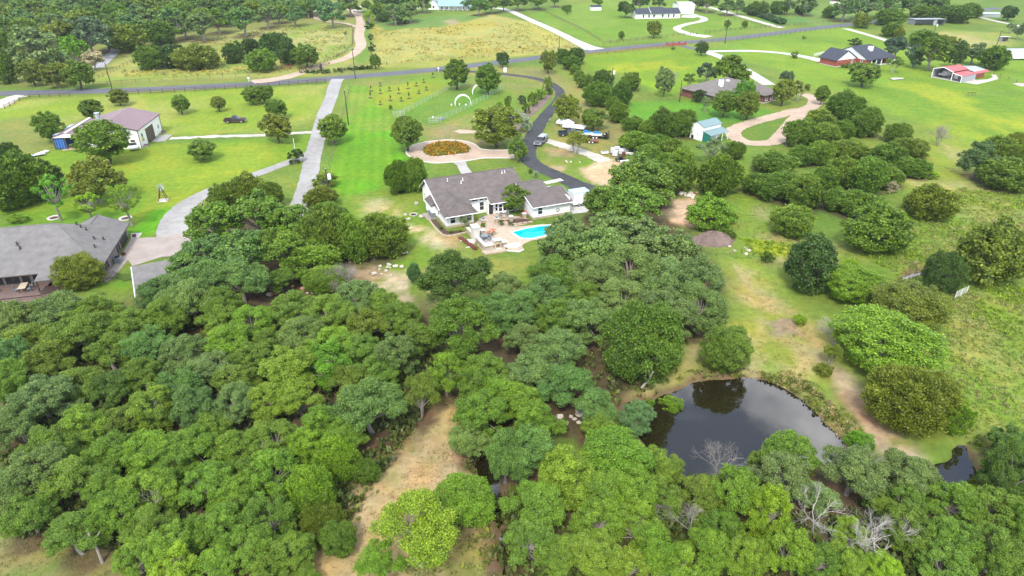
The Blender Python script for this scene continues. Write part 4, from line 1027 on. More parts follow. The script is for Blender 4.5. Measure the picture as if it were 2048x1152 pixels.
# ------------------------------------------------------------------ roads, drives, pavings
def ribbon(name, pts, width, m, z=0.03, n=8, rag=0.0, seed=0, label=None):
    """A road of given width along the pixels listed, as a sheet lying on the land."""
    P = smooth_line(pxpoly(pts), n); q = random.Random(seed)
    w = width if hasattr(width, '__len__') else [width, width]
    V = []
    for i, p in enumerate(P):
        d = P[min(i+1, len(P)-1)] - P[max(i-1, 0)]; d = d / (np.linalg.norm(d) + 1e-9); s = np.array([-d[1], d[0]])
        t = i / (len(P)-1); ww = np.interp(t, np.linspace(0, 1, len(w)), w) / 2
        for k in (-1, -0.33, 0.33, 1):
            j = q.uniform(-rag, rag) if abs(k) == 1 else 0
            V.append((*(p + s*(ww*k + j)), z))
    Fq = [(i*4+k, i*4+k+1, i*4+k+5, i*4+k+4) for i in range(len(P)-1) for k in range(3)]
    me = bpy.data.meshes.new(name); me.from_pydata(V, [], [f[::-1] for f in Fq]); me.update(); me.materials.append(m)
    o = tag(link_mesh(name, me), kind='structure')
    return P

def sheet(name, px, m, z=0.035, curve=0, th=0.0):
    P = pxpoly(px)
    if curve: P = smooth_line(P, curve, True)
    a = np.sum(P[:,0]*np.roll(P[:,1],-1) - np.roll(P[:,0],-1)*P[:,1])
    if a < 0: P = P[::-1]
    return tag(MB().prism([tuple(p) for p in P], z - 0.02 - th, z).build(name, m), kind='structure')

ribbon('main_road', '-120,190 0,187 200,182 350,176 540,166 700,154 850,141 1024,122 1160,105 1300,91 1480,75 1600,60 1700,49 1760,43 1830,36 1900,28 2000,16', 6.6, M['asphalt'], 0.03, rag=0.13, seed=9)
ribbon('dark_drive', '872,141 937,143 1004,148 1060,155 1094,164 1115,177 1121,190 1115,204 1098,223 1081,245 1067,270 1059,290 1054,306 1060,322 1080,336 1112,350 1150,368 1185,380 1214,386', (3.2, 3.0, 3.3, 4.1, 4.0, 4.8), M['asphalt_new'], 0.045, rag=0.13, seed=10)
ribbon('concrete_drive', '676,158 671,166 662,195 646,235 636,274 625,318 618,354 600,410 588,440', (4.2, 3.8, 3.8, 3.8), M['concrete'], 0.04, rag=0.13, seed=14)
ribbon('concrete_branch_drive', '630,300 600,318 581,324 508,350 467,366 425,381 388,400 364,420 350,445 352,480', (3.0, 3.0, 3.2, 4.4, 6.5), M['concrete'], 0.05, rag=0.13, seed=21)
ribbon('caliche_strip', '340,277 430,273 534,270 600,266 632,264', 2.2, M['gravel_white'], 0.03, rag=0.35, seed=1)
ribbon('pink_gravel_track', '505,164 560,157 600,146 640,132 690,117 712,104 722,90 718,70 722,50 720,35 710,24 696,16', (7, 4.2, 4.4, 4.4, 5, 4.5), M['gravel_pink'], 0.035, rag=0.2, seed=2)
ribbon('pink_gravel_spur', '714,54 690,47 650,42 633,36 634,28', 3.0, M['gravel_pink'], 0.045, rag=0.2, seed=3)
ribbon('grey_lane', '194,136 214,118 231,101 236,92 224,87 200,85', 4.2, M['gravel_grey'], 0.035, rag=0.13, seed=9)
ribbon('pale_lane', '-40,222 0,211 20,198 44,191', 5, M['gravel_white'], 0.035, rag=0.3, seed=4)
ribbon('white_drive', '1195,99 1176,94 1150,82 1110,62 1060,40 1020,22 990,16 940,15', (8, 4.6, 4.4, 4.4), M['concrete_white'], 0.04, rag=0.13, seed=11)
ribbon('curving_white_drive', '1418,74 1390,70 1369,65 1356,60 1354,56 1362,52 1380,47 1401,43 1409,38.5 1402,34 1388,31', (7, 3.6, 3.8, 3.8), M['concrete_white'], 0.04, rag=0.13, seed=19)
ribbon('far_gravel_road', '1380,8 1420,15 1460,26 1500,38 1545,51 1564,56', 4, M['gravel_white'], 0.035)
ribbon('entrance_drive', '1362,92 1390,98 1410,103', 3.8, M['asphalt'], 0.05)
ribbon('taupe_house_drive', '1408,102 1449,117 1481,135 1514,155 1538,170', 4.4, M['concrete_white'], 0.045, rag=0.13, seed=17)
ribbon('brick_house_drive', '1412,103 1440,102.5 1500,102 1560,106 1610,114 1648,123', (3.6, 3.6, 3.8, 6), M['concrete_white'], 0.05, rag=0.13, seed=17)
ribbon('right_gravel_drive', '1690,57 1730,68 1770,80 1818,97', 3.6, M['gravel_white'], 0.035)
ribbon('far_white_lane', '1962,35 2000,44 2060,56', 3, M['gravel_white'], 0.035)
ribbon('tan_gravel_loop', '1606,188 1626,196 1630,205 1618,217 1589,222 1552,232 1508,244 1478,254 1466,264 1472,276 1493,285 1522,287 1550,284', 4.0, M['gravel_pink'], 0.04, rag=0.2, seed=5)
ribbon('tan_gravel_return', '1540,286 1552,282 1563,272 1576,255 1598,232 1618,216', 4.0, M['gravel_pink'], 0.05, rag=0.2, seed=51)
ribbon('pale_gravel_track', '1072,279 1098,283 1140,296 1180,309 1212,323', (2.8, 3.2, 3.2, 4.2), M['gravel_white'], 0.035, rag=0.3, seed=6)
ribbon('gravel_shoulder', '1061,303 1070,280 1086,250 1106,224', 1.3, M['gravel_white'], 0.03, rag=0.25, seed=7)
sheet('dark_drive_apron', '1118,352 1150,362 1214,380 1212,396 1168,396 1150,392 1130,366', M['asphalt_new'], 0.055)
sheet('white_pad', '1136,404 1168,391 1210,394 1206,412 1173,425 1139,429', M['concrete_white'], 0.075)
sheet('house_apron', '246,506 262,478 320,474 372,466 392,480 380,512 325,514 265,533', M['concrete_pink'], 0.07)
sheet('white_step_pad', '262,467 285,466 278,476 262,478', M['concrete_white'], 0.075)
sheet('side_walk', '246,508 262,513 232,550 214,566 205,560', M['concrete_pink'], 0.06)
sheet('barn_apron', '303,284 330,283 345,269 318,271', M['concrete'], 0.06)
sheet('white_drive_mouth', '1150,100 1190,99 1206,97 1186,92 1174,92', M['concrete_white'], 0.055)
sheet('ranch_house_pad', '1361,35 1366,30 1392,28.5 1403,33 1386,36', M['concrete_white'], 0.06)
sheet('carport_path', '1925,165 1950,160 1976,159 1986,154 1982,149 1992,150 1997,158 1976,164 1953,169', M['gravel_white'], 0.05)
sheet('white_slab', '1779,158 1786,156.6 1806,157 1807,159 1786,161', M['concrete_white'], 0.25)
sheet('white_gravel_patch', '2024,167 2034,166 2062,168 2062,173 2040,173', M['gravel_white'], 0.05)
RING = '813,306 821,294 850,285 880,281.5 901,280.5 930,283 950,290 964,299 1000,301 1030,301 1032,315 1000,316.5 965,317 935,322 900,325 870,326.5 840,322 822,315'
sheet('gravel_circle', RING, M['gravel_pink'], 0.045, curve=4)
sheet('front_walk', '903,323 931,321 935,334 950,352 925,352 918,340 914,331', M['flag_grey'], 0.055)

def curb(name, px, label, cat, m=None, w=0.35, h=0.16, closed=True, group=None, z=0.0):
    """A low run of pale stones, each its own piece, along the pixels listed."""
    P = pxpoly(px); P = smooth_line(P, 10, closed)
    if closed: P = np.vstack([P, P[:1]])
    root = empty(name, (*P[0], z), 0, label, cat, group)
    seg = np.linalg.norm(np.diff(P, axis=0), axis=1); s = np.concatenate([[0], np.cumsum(seg)])
    step = max(0.9, s[-1] / 280); n = max(2, int(s[-1] / step))
    me = MB().box(-step*0.48, step*0.48, -w/2, w/2, -0.03, h).mesh('stone', m or M['stone_cap'])
    for i in range(n):
        t = (i + 0.5) * s[-1] / n
        x, y = np.interp(t, s, P[:,0]), np.interp(t, s, P[:,1])
        x2, y2 = np.interp(t+0.3, s, P[:,0]), np.interp(t+0.3, s, P[:,1])
        o = link_mesh('stone', me, root, (x-P[0,0]+R.uniform(-.02,.02), y-P[0,1]+R.uniform(-.02,.02), R.uniform(-.02,.01)), math.atan2(y2-y, x2-x) + R.uniform(-.04,.04))
    return root
curb('stone_kerb', RING, 'pale stone kerb round the outside of the circular gravel drive', 'kerb')
BED = '845,303 851,296 868,288.5 890,285 915,286.5 930,292 938,300 936,306 905,310.5 868,314 852,310'
curb('stone_kerb', BED, 'pale stone kerb round the orange flower bed', 'kerb')

# ------------------------------------------------------------------ buildings
_win = {}
def window(par, x, y, z, rz, w=0.95, h=1.4, frame='trim', pane='glass', mull=(0, 1), name='window'):
    """Window on a wall; the wall faces local -y turned by rz. Frame is the part, each pane a sub-part."""
    k = (w, h, frame, mull)
    if k not in _win:
        t = 0.07; mb = MB()
        for a, b_ in ((-w/2, -w/2+t), (w/2-t, w/2)): mb.box(a, b_, -0.06, 0.02, -h/2, h/2)
        for a, b_ in ((-h/2, -h/2+t), (h/2-t, h/2)): mb.box(-w/2+t, w/2-t, -0.06, 0.02, a, b_)
        for i in range(mull[0]):
            c = -w/2 + w*(i+1)/(mull[0]+1); mb.box(c-t/2, c+t/2, -0.055, 0.02, -h/2+t, h/2-t)
        for i in range(mull[1]):
            c = -h/2 + h*(i+1)/(mull[1]+1); mb.box(-w/2+t, w/2-t, -0.05, 0.02, c-t/2, c+t/2)
        mb.box(-w/2-0.05, w/2+0.05, -0.1, 0.0, -h/2-0.07, -h/2-0.002)
        pn = MB().box(-w/2+t, w/2-t, -0.02, 0.01, -h/2+t, h/2-t)
        _win[k] = (mb.mesh('window', M[frame]), pn.mesh('pane', M[pane]))
    f, p = _win[k]
    o = link_mesh(name, f, par, (x, y, z), rz)
    link_mesh('pane', p, o)
    return o
LEFT, RIGHT, FRONT, BACK = -math.pi/2, math.pi/2, 0.0, math.pi   # facing -x, +x, -y, +y

def frame_at(px, ang, name, label, cat, group=None):
    p = at(*px)
    return empty(name, (p[0], p[1], 0), math.radians(ang), label, cat, group)

def roof(par, planes, m, th=0.16, name='roof'):
    mb = MB()
    for p in planes: mb.slab(p, th)
    return mb.build(name, m, par)

def vent(par, x, y, z, m='trim', r=0.09, h=0.45):
    MB().lathe([(r*2.2, -0.1), (r*2.2, 0.04), (r, 0.06), (r, h), (r*1.7, h+0.02), (r*1.7, h+0.1)], 8, (x, y, z)).build('roof_vent', M[m], par)

# --- the white house in the middle
H = frame_at((893, 457), 23, 'white_house', 'long white house with brown-grey roof above the turquoise pool', 'house')
w = MB()
w.box(0, 5.2, 0, 5.6, 0, 2.55)
w.prism([(0.004, 5.4), (9.1, 5.4), (9.1, 2.9), (17.2, 2.9), (17.2, 14.6), (0.004, 14.6)], 0, 2.6)
w.poly([(0.006,2.6,2.55),(0.006,14.6,2.55),(0.006,14.6,2.75),(0.006,11,5.35),(0.006,2.6,2.85),(0.3,2.6,2.55),(0.3,14.6,2.55),(0.3,14.6,2.75),(0.3,11,5.35),(0.3,2.6,2.85)],
       [(0,1,2,3,4),(9,8,7,6,5),(0,5,6,1),(1,6,7,2),(2,7,8,3),(3,8,9,4),(4,9,5,0)])
w.poly([(17.1,2.9,2.5),(17.1,14.6,2.5),(17.1,11,5.3),(16.8,2.9,2.5),(16.8,14.6,2.5),(16.8,11,5.3)], [(2,1,0),(3,4,5),(0,1,4,3),(1,2,5,4),(2,0,3,5)])
w.box(5.2, 9.102, 4.3, 5.398, 0, 3.3)
w.build('wall', M['white'], H)
MB().box(-1.0, 0.0, 5.4, 9.2, 0.4, 2.35).build('bump_out_wall', M['white'], H)
g = MB(); g.box(15.9, 23.5, -2.5, 6.0, 0.35, 2.55)
g.poly([(15.9,-2.5,2.55),(15.9,6,2.55),(15.9,4.9,4.45),(16.1,-2.5,2.55),(16.1,6,2.55),(16.1,4.9,4.45)], [(0,1,2),(5,4,3),(0,3,4,1),(1,4,5,2),(2,5,3,0)])
g.box(23.3, 23.498, -2.4, 2.4, 2.55, 3.2)
g.build('garage_wall', M['white'], H)
MB().box(-0.03, 5.23, -0.03, 5, 0, 0.42).box(15.87, 23.53, -2.53, 6, 0, 0.40).build('foundation', M['stone'], H)
zm = lambda v: 5.6 - 0.305 * (11 - v)
fp = [(-.5,2),(5.7,2),(5.7,3.6),(9.15,3.6),(9.15,1.5),(17.6,1.5),(17.6,11),(-.5,11)]
zg = lambda v: 4.6 - 0.253 * (4.9 - v)
gp = [(15.6,-3),(23.9,-3),(24.1,2),(21,2),(21,4.9),(15.6,4.9)]
roof(H, [[(u, v, zm(v)) for u, v in fp], [(-.5,11,5.6),(17.6,11,5.6),(17.6,15.1,2.8),(-.5,15.1,2.8)],
         [(-.5,-1.1,2.62),(5.72,-1.1,2.62),(2.6,1.2,4.4)], [(-.5,7.2,2.62),(-.5,-1.1,2.62),(2.6,1.2,4.4),(2.6,7.2,4.4)][::1],
         [(5.72,-1.1,2.62),(5.72,4.4,2.62),(2.6,7.2,4.4),(2.6,1.2,4.4)],
         [(u, v, zg(v)) for u, v in gp], [(15.6,4.9,4.6),(21,4.9,4.6),(21,8,3.6),(15.6,8,3.6)], [(21,2,3.87),(24.1,2,3.87),(24.1,4.8,3.0),(21,4.8,3.0)]], M['roof_brown'])
MB().slab([(-1.15,5.2,2.45),(0.05,5.2,3.1),(0.05,9.4,3.1),(-1.15,9.4,2.45)], 0.1).build('bump_out_roof', M['roof_brown'], H)
rc = MB().tube([(-.5,11,5.62),(17.6,11,5.62)], .09, 5).tube([(15.6,4.9,4.62),(21,4.9,4.62)], .08, 5).tube([(2.6,1.2,4.42),(2.6,7.2,4.42)], .08, 5).tube([(-.5,-1.1,2.64),(2.6,1.2,4.42),(5.72,-1.1,2.64)], .07, 5)
rc.build('ridge_cap', M['roof_brown'], H)
t = MB()
t.tube([(-.52,2,zm(2)-.1),(-.52,11,5.5),(-.52,15.1,2.7)], 0.10, 4)
t.tube([(-.5,-1.15,2.5),(5.75,-1.15,2.5),(5.75,3.5,2.5)], 0.09, 4).tube([(5.8,3.58,zm(3.6)-.1),(9.15,3.58,zm(3.6)-.1),(9.17,1.48,zm(1.5)-.1),(15.6,1.48,zm(1.5)-.1)], 0.09, 4)
t.tube([(15.6,-3.04,2.48),(23.9,-3.04,2.48)], 0.09, 4).tube([(23.95,-3,2.5),(24.12,2,3.77)], 0.08, 4).tube([(15.58,-3,2.5),(15.58,4.9,4.5)], 0.08, 4)
t.build('fascia', M['trim'], H)
for x in (1.25, 4.35): window(H, x, -0.005, 1.55, FRONT, 1.0, 1.55)
window(H, 5.9, 4.29, 2.75, FRONT, 0.8, 0.5, mull=(0, 0)); window(H, 7.0, 4.29, 2.75, FRONT, 1.35, 0.5, mull=(0, 0)); window(H, 8.4, 4.29, 2.75, FRONT, 0.95, 0.5, mull=(0, 0))
window(H, 8.4, 4.29, 1.4, FRONT, 0.95, 1.7); window(H, 5.75, 4.29, 1.4, FRONT, 0.6, 1.5)
bay = MB().prism([(10.5,2.9),(10.9,2.0),(12.5,2.0),(12.9,2.9)], 0.3, 2.45).build('bay_wall', M['white'], H)
for x in (11.25, 12.15): window(H, x, 1.995, 1.45, FRONT, 0.8, 1.5)
window(H, 10.69, 2.43, 1.45, math.radians(-66), 0.7, 1.5); window(H, 12.71, 2.43, 1.45, math.radians(66), 0.7, 1.5)
window(H, 14.4, 2.895, 1.5, FRONT, 1.2, 1.3, mull=(1, 1))
window(H, 17.3, -2.505, 1.6, FRONT, 1.0, 1.45)
window(H, -0.002, 4.3, 1.5, LEFT, 0.8, 1.3); window(H, -0.002, 10.3, 1.5, LEFT, 0.7, 1.4); window(H, -0.002, 12.9, 1.7, LEFT, 0.8, 0.9)
MB().box(9.3, 10.1, 2.84, 2.9, 0.1, 2.1).build('door', M['glass'], H)
MB().tube([(20.9+0.3*math.cos(a), -2.58, 1.2+0.3*math.sin(a)) for a in np.linspace(0, 6.28, 14)], 0.06, 5).build('wreath', M['grey_unit'], H)
for x, v in ((5.9, 8.4), (6.5, 9.2), (14.7, 9.6), (15.3, 9.7), (3.6, 9.6)):
    vent(H, x, v, zm(v), 'trim', .06, .4)
# --- courtyard, terrace, pool
sheet('patio', '948,449 960,437 984,426 1012,428 1050,436 1062,441 1060,447 1020,455 1085,449 1112,452 1124,461 1104,474 1062,482 1046,489 1043,500 1018,497 1011,504 985,509 968,505 955,490 945,470 938,462', M['flag'], 0.06)
sheet('planting_bed', '860,440 872,440 893,462 940,461 938,465 891,472', M['mulch'], 0.05)
sheet('courtyard_bed', '1013,441 1050,438 1066,441 1060,447 1020,451', M['mulch'], 0.085)
curb('bed_edging', '858,440 888,471.5 940,463.5', 'sandstone edging round the bed below the white wing', 'edging', M['stone'], 0.3, 0.22, closed=False)
curb('bed_edging', '1012,452 1040,448.5 1066,444.5', 'sandstone edging between the courtyard bed and the pool paving', 'edging', M['stone'], 0.3, 0.3, closed=False)
pl = frame_at((893, 457), 23, 'swimming_pool', 'turquoise swimming pool partly under the live oaks', 'pool')
pw = [(10.15,-6.3),(10.6,-9.1),(12.2,-10.0),(14.9,-9.75),(17.6,-8.9),(18.6,-7.6),(17.4,-6.1),(15.6,-5.9),(13.2,-5.85)]
def grow(P, d):
    P = np.array(P); c = P.mean(0); n = np.linalg.norm(P-c, axis=1, keepdims=True); return [tuple(p) for p in P + (P-c)/n*d]
out = grow(pw, 0.45); n = len(pw)
cb = MB()
cb.poly([(*p, 0.16) for p in pw] + [(*p, 0.16) for p in out] + [(*p, 0.0) for p in pw] + [(*p, 0.0) for p in out],
        [(i, n+i, n+(i+1) % n, (i+1) % n) for i in range(n)] + [(n+i, 3*n+i, 3*n+(i+1) % n, n+(i+1) % n) for i in range(n)] + [(2*n+i, i, (i+1) % n, 2*n+(i+1) % n) for i in range(n)])
cb.build('coping', M['stone_cap'], pl)
me = bpy.data.meshes.new('pool_water'); me.from_pydata([(*p, 0.10) for p in pw], [], [tuple(range(n))]); me.update(); me.materials.append(M['pool_water'])
link_mesh('water', me, pl)
def in_house(px_uv): pass
def house_thing(name, label, cat, u, v, rz=0, group=None, z=0.06):
    a = math.radians(23); o = at(893, 457)
    return empty(name, (o[0]+u*math.cos(a)-v*math.sin(a), o[1]+u*math.sin(a)+v*math.cos(a), z), a + rz, label, cat, group)
T = house_thing('stone_terrace', 'raised stone terrace with white-capped walls left of the pool', 'terrace', 0, 0, z=0)
MB().prism([(2.9,-3.3),(2.9,-11.9),(6.8,-12.0),(6.8,-8.6),(5.2,-4.4)], 0, 0.32).build('floor', M['flag_grey'], T)
MB().prism([(2.3,-11.6),(2.5,-12.9),(6.2,-13.1),(6.9,-11.9),(6.6,-11.5)], 0, 0.28).build('front_ledge', M['stone'], T)
MB().box(2.7, 3.1, -5.9, -3.2, 0, 0.95).box(2.9, 3.3, -10.7, -7.4, 0, 0.95).build('wall', M['stone'], T)
MB().box(2.62, 3.18, -5.9, -3.12, 0.95, 1.05).box(2.82, 3.38, -10.7, -7.4, 0.95, 1.05).build('cap', M['stone_cap'], T)
MB().box(3.0, 4.5, -11.5, -10.7, 0, 0.9).box(5.9, 7.0, -11.3, -10.5, 0, 0.9).build('counter_base', M['stone'], T)
MB().box(2.9, 4.6, -11.65, -10.55, 0.9, 1.02).box(5.8, 7.15, -11.45, -10.35, 0.9, 1.02).build('counter_top', M['stone_cap'], T)
MB().box(4.6, 5.8, -11.9, -11.1, 0, 0.45).box(4.6, 4.85, -11.9, -11.1, 0.45, 1.1).box(5.55, 5.8, -11.9, -11.1, 0.45, 1.1).box(4.6, 5.8, -11.9, -11.1, 1.1, 1.75).build('fire_pit_block', M['stone'], T)
MB().box(4.85, 5.55, -11.3, -11.11, 0.45, 1.1).build('firebox', M['flag'], T)
MB().box(4.5, 5.9, -12.05, -11.0, 1.75, 1.87).box(4.7, 5.7, -12.4, -11.9, 0.28, 0.42).build('mantel', M['stone_cap'], T)
Cm = house_thing('chimney', 'tall white chimney standing on the left wall of the stone terrace', 'chimney', 0, 0, z=0)
MB().box(2.5, 3.6, -7.4, -5.9, 0, 2.5).build('shaft', M['stone_cap'], Cm); MB().box(2.4, 3.7, -7.5, -5.8, 2.5, 2.72).build('cap', M['stone_cap'], Cm); MB().box(1.5, 2.5, -8.0, -6.6, 0, 0.3).build('hearth', M['stone_cap'], Cm)
S = house_thing('stone_steps', 'pale stone steps at the front corner of the pool terrace', 'steps', 0, 0, z=0)
for i in range(3):
    MB().prism([(6.3,-12.9-0.0+0.5*i),(8.2,-14.1+0.55*i),(9.2,-13.6+0.55*i),(9.2,-11.2),(6.6,-10.8)], 0.0 if i == 0 else 0.14*i+0.004, 0.14*(i+1)).build('step', M['stone_cap'] if i % 2 == 0 else M['stone'], S)
for i, (u, v, top, lab) in enumerate(((6.7,-0.9,'bowl','pillar with a bowl planter nearest the white wing'), (9.2,-1.2,'bowl','second pillar with a bowl planter from the white wing'), (11.9,-1.5,'cap','capped stone pillar left of the courtyard tree'), (14.7,-1.2,'cap','capped stone pillar next to the garage wall'))):
    p = house_thing('stone_pillar', lab, 'pillar', u, v, group='stone pillars of the courtyard')
    MB().box(-.3,.3,-.3,.3,0,.85).build('shaft', M['stone'], p); MB().box(-.4,.4,-.4,.4,.85,.97).build('cap', M['stone_cap'], p)
    if top == 'bowl': MB().lathe([(.12,.97),(.2,1.05),(.34,1.25),(.3,1.25),(.1,1.15)], 10).build('bowl', M['grey_unit'], p)
for (u0, u1, v, lab) in ((9.5, 11.6, -1.35, 'ornate iron railing panel between two pillars'), (12.2, 14.4, -1.35, 'plain iron railing left of the garage wall')):
    p = house_thing('iron_railing', lab, 'railing', u0, v)
    L_ = u1-u0; MB().box(0, L_, -.03, .03, .85, .9).box(0, L_, -.03, .03, .15, .2).build('rail', M['brown'], p)
    bm_ = MB().box(-.015,.015,-.015,.015,.2,.85).mesh('baluster', M['brown'])
    for k in range(int(L_/.25)): link_mesh('baluster', bm_, p, (0.12+.25*k, 0, 0))
for i, (u, v, lab) in enumerate(((5.7,-6.6,'round terracotta-topped table at the front of the terrace'), (6.6,-6.0,'round terracotta-topped table nearer the pool'))):
    p = house_thing('pedestal_table', lab, 'table', u, v, z=0.32, group='terracotta tables')
    MB().lathe([(.3,0),(.28,.7)], 10).build('pedestal', M['stone'], p); MB().lathe([(.55,.7),(.58,.74),(.55,.8)], 14).build('top', M['terracotta'], p)
    MB().lathe([(.12,.8),(.14,.84)], 8).build('lid', M['brown'], p)
p = house_thing('stone_pillar', 'low white-capped pillar behind the terracotta tables', 'pillar', 5.0, -5.0)
MB().box(-.35,.35,-.35,.35,0,.8).build('shaft', M['stone'], p); MB().box(-.45,.45,-.45,.45,.8,.92).build('cap', M['stone_cap'], p)
p = house_thing('patio_table', 'round grey patio table on the stone terrace', 'table', 4.4, -7.6, z=0.32)
MB().lathe([(.65,.68),(.68,.72)], 14).build('top', M['grey_unit'], p); MB().lathe([(.3,0),(.06,.05),(.06,.68)], 8).build('leg', M['grey_unit'], p)
def chair(par_fn, label, u, v, rz, group, z):
    p = par_fn('patio_chair', label, 'chair', u, v, rz, group, z)
    MB().box(-.25,.25,-.25,.25,.40,.45).build('seat', M['grey_unit'], p); MB().side([(-.25,.45),(-.2,.45),(-.3,.95),(-.34,.95)], -.25, .25).build('backrest', M['grey_unit'], p)
    lg = MB().box(-.02,.02,-.02,.02,0,.4).mesh('leg', M['grey_unit'])
    for a in (-.22,.22):
        for b_ in (-.22,.22): link_mesh('leg', lg, p, (a, b_, 0))
for k, (a, wd) in enumerate(((0.6,'right-hand back'),(2.3,'left-hand back'),(3.9,'left-hand front'),(5.4,'right-hand front'))):
    chair(house_thing, f'grey chair at the {wd} side of the round patio table', 4.4+.95*math.cos(a), -7.6+.95*math.sin(a), a+math.pi, 'chairs round the patio table', .32)
for k, (u, v, lab) in enumerate(((10.9,1.2,'grey armchair in front of the bay window'),(12.2,1.0,'grey armchair right of the bay window one'),(7.3,1.2,'grey armchair by the wing in the courtyard'))):
    chair(house_thing, lab, u, v, 1.57, 'armchairs of the courtyard', .07)
MB_ = MB().box(-2.1, 0, 4.9, 8.2, 0, .12); o = house_thing('concrete_plinth', 'pale plinth under the two cooling units', 'plinth', 0, 0, z=0); MB_.build('slab', M['concrete_pink'], o)
for k, (v, lab) in enumerate(((5.7,'cooling unit nearer the wing corner'),(6.9,'cooling unit nearer the bump-out'))):
    p = house_thing('cooling_unit', lab, 'air conditioner', -.75, v, z=.13, group='cooling units by the white gable')
    MB().box(-.42,.42,-.42,.42,0,.85).build('cabinet', M['grey_unit'], p); MB().lathe([(.36,.85),(.36,.9),(.1,.92)], 12).build('fan_grille', M['black'], p)
Pp = house_thing('steel_pipe_stack', 'bundle of rusty steel pipes lying on the grass by the terrace', 'pipes', 0.6, -7.2, z=0)
for k in range(6):
    MB().tube([(.12*k, 2.6-.2*(k % 3), .12+.14*(k % 2)), (.12*k+.9, -3.2+.3*(k % 2), .12+.14*(k % 2))], .09, 6).build('pipe', M['rust'], Pp)
for y_ in (1.2, -1.7): MB().box(-.1, 1.6, y_-.1, y_+.1, 0, .1).build('bearer', M['stone_cap'], Pp)
p = house_thing('garden_toy', 'red slide-like garden toy by the garage corner', 'toy', 14.9, -.2, .4)
MB().side([(-.5,0),(.4,.9),(.55,.9),(-.3,0)], -.2, .2).build('slide', M['red'], p); MB().box(.4,.55,-.25,.25,0,.88).build('ladder', M['red'], p)

# --- the grey-roofed house at the left edge
L2 = frame_at((200, 572), 13.5, 'grey_roofed_house', 'big house with pale grey shingle roof at the left edge', 'house')
MB().prism([(-23.5,2.7),(-4.2,2.7),(-4.2,1.6),(0,1.6),(0,18),(-8,18),(-8,16.5),(-23.5,16.5)], 0, 2.35).build('wall', M['brick_grey'], L2)
zr = lambda u: 2.5 + .446*(.6-u)
roof(L2, [[(-24,1.3,2.5),(.6,1.3,2.5),(-7.7,11.6,6.2),(-15.5,11.6,6.2)], [(.6,1.3,2.5),(.6,18.5,2.5),(-3.9,18.5,zr(-3.9)),(-3.9,14.1,zr(-3.9)),(-7.7,11.6,6.2)],
          [(-3.9,14.1,4.5),(-3.9,18.5,4.5),(-8.4,18.5,2.5),(-8.4,17,2.5)], [(-7.7,11.6,6.2),(-3.9,14.1,4.5),(-8.4,17,2.5),(-24,17,2.5),(-15.5,11.6,6.2)], [(-24,17,2.5),(-24,1.3,2.5),(-15.5,11.6,6.2)]], M['roof_grey'])
roof(L2, [[(-8.0,-.9,2.3),(-3.9,-.9,2.3),(-3.9,1.7,2.62),(-8.0,1.7,2.62)]], M['roof_grey'], .12, 'porch_roof')
MB().tube([(-24,1.28,2.38),(.6,1.28,2.38),(.62,18.5,2.38)], .08, 4).tube([(-24,17,2.42),(-15.5,11.6,6.15),(-7.7,11.6,6.15)], .07, 4).build('gutter', M['brown'], L2)
MB().box(-7.9,-7.75,-.8,-.65,.35,2.2).box(-4.2,-4.05,-.8,-.65,.35,2.2).build('porch_post', M['brown'], L2)
for x in (-22,-19.5,-17,-14.6,-12.4): window(L2, x, 2.695, 1.35, FRONT, 1.9, 1.5, 'brown', mull=(1, 0))
MB().box(-11.1,-10.1,2.63,2.7,.35,2.2).build('door', M['black'], L2); MB().box(-9.6,-6.5,2.63,2.7,.5,2.1).build('sunroom_glass', M['glass'], L2)
MB().box(-.002,.06,13.3,17.3,.05,2.15).build('garage_door', M['black'], L2)
for v in (11.2, 12.3): window(L2, .002, v, 1.2, RIGHT, .55, 1.7, 'brown', mull=(0, 0))
for v in (3.4, 4.4, 5.4): window(L2, .002, v, 1.3, RIGHT, .6, 1.4, 'brown', mull=(0, 0))
zf = lambda v: 2.5 + .359*(v-1.3)
for u, v in ((-12.3,7.6),(-11.7,6.7)): vent(L2, u, v, zf(v), 'brown', .1, .4)
for u, v in ((-5.4,13.0),(-4.7,12.4),(-3.9,12.0),(-2.3,9.6),(-1.2,10.2),(-1.6,7.0)): vent(L2, u, v, zr(u), 'brown', .1, .35)
MB().tube([(.55,1.5,2.3),(.25,1.5,2.1),(.12,1.5,.1)], .06, 5).build('downpipe', M['brown'], L2)
MB().tube([(-15.5,11.6,6.22),(-7.7,11.6,6.22),(.6,1.3,2.52)], .09, 5).tube([(-3.9,14.1,4.52),(-3.9,18.5,4.52)], .09, 5).build('ridge_cap', M['roof_grey'], L2)
D = frame_at((200, 572), 13.5, 'timber_deck', 'brown timber deck with steps behind the grey-roofed house', 'deck')
plank = MB().box(-6.2,6.2,-.142,.142,0,.06).mesh('plank', M['deck'])
for k in range(14): link_mesh('plank', plank, D, (-13.6, -1.5+.3*k, .32))
MB().box(-19.7,-7.5,-1.5,2.5,0,.31).build('skirt', M['deck'], D); MB().box(-19.7,-7.2,-2.1,-1.64,0,.2).build('step', M['deck'], D); MB().box(-19.7,-7.1,-2.7,-2.11,0,.09).build('step', M['deck'], D)
def left_thing(name, label, cat, u, v, rz=0, group=None, z=0.0):
    a = math.radians(13.5); o = at(200, 572)
    return empty(name, (o[0]+u*math.cos(a)-v*math.sin(a), o[1]+u*math.sin(a)+v*math.cos(a), z), a + rz, label, cat, group)
p = left_thing('hot_tub', 'covered brown hot tub beside the timber deck', 'hot tub', -5.7, -1.2)
MB().box(-1.4,1.4,-1.1,1.1,0,.8).build('cabinet', M['deck'], p); MB().box(-1.45,1.45,-1.15,1.15,.8,.92).build('cover', M['brown'], p)
p = left_thing('dining_table', 'long tan table on the timber deck', 'table', -10.3, .5, .1, z=.38)
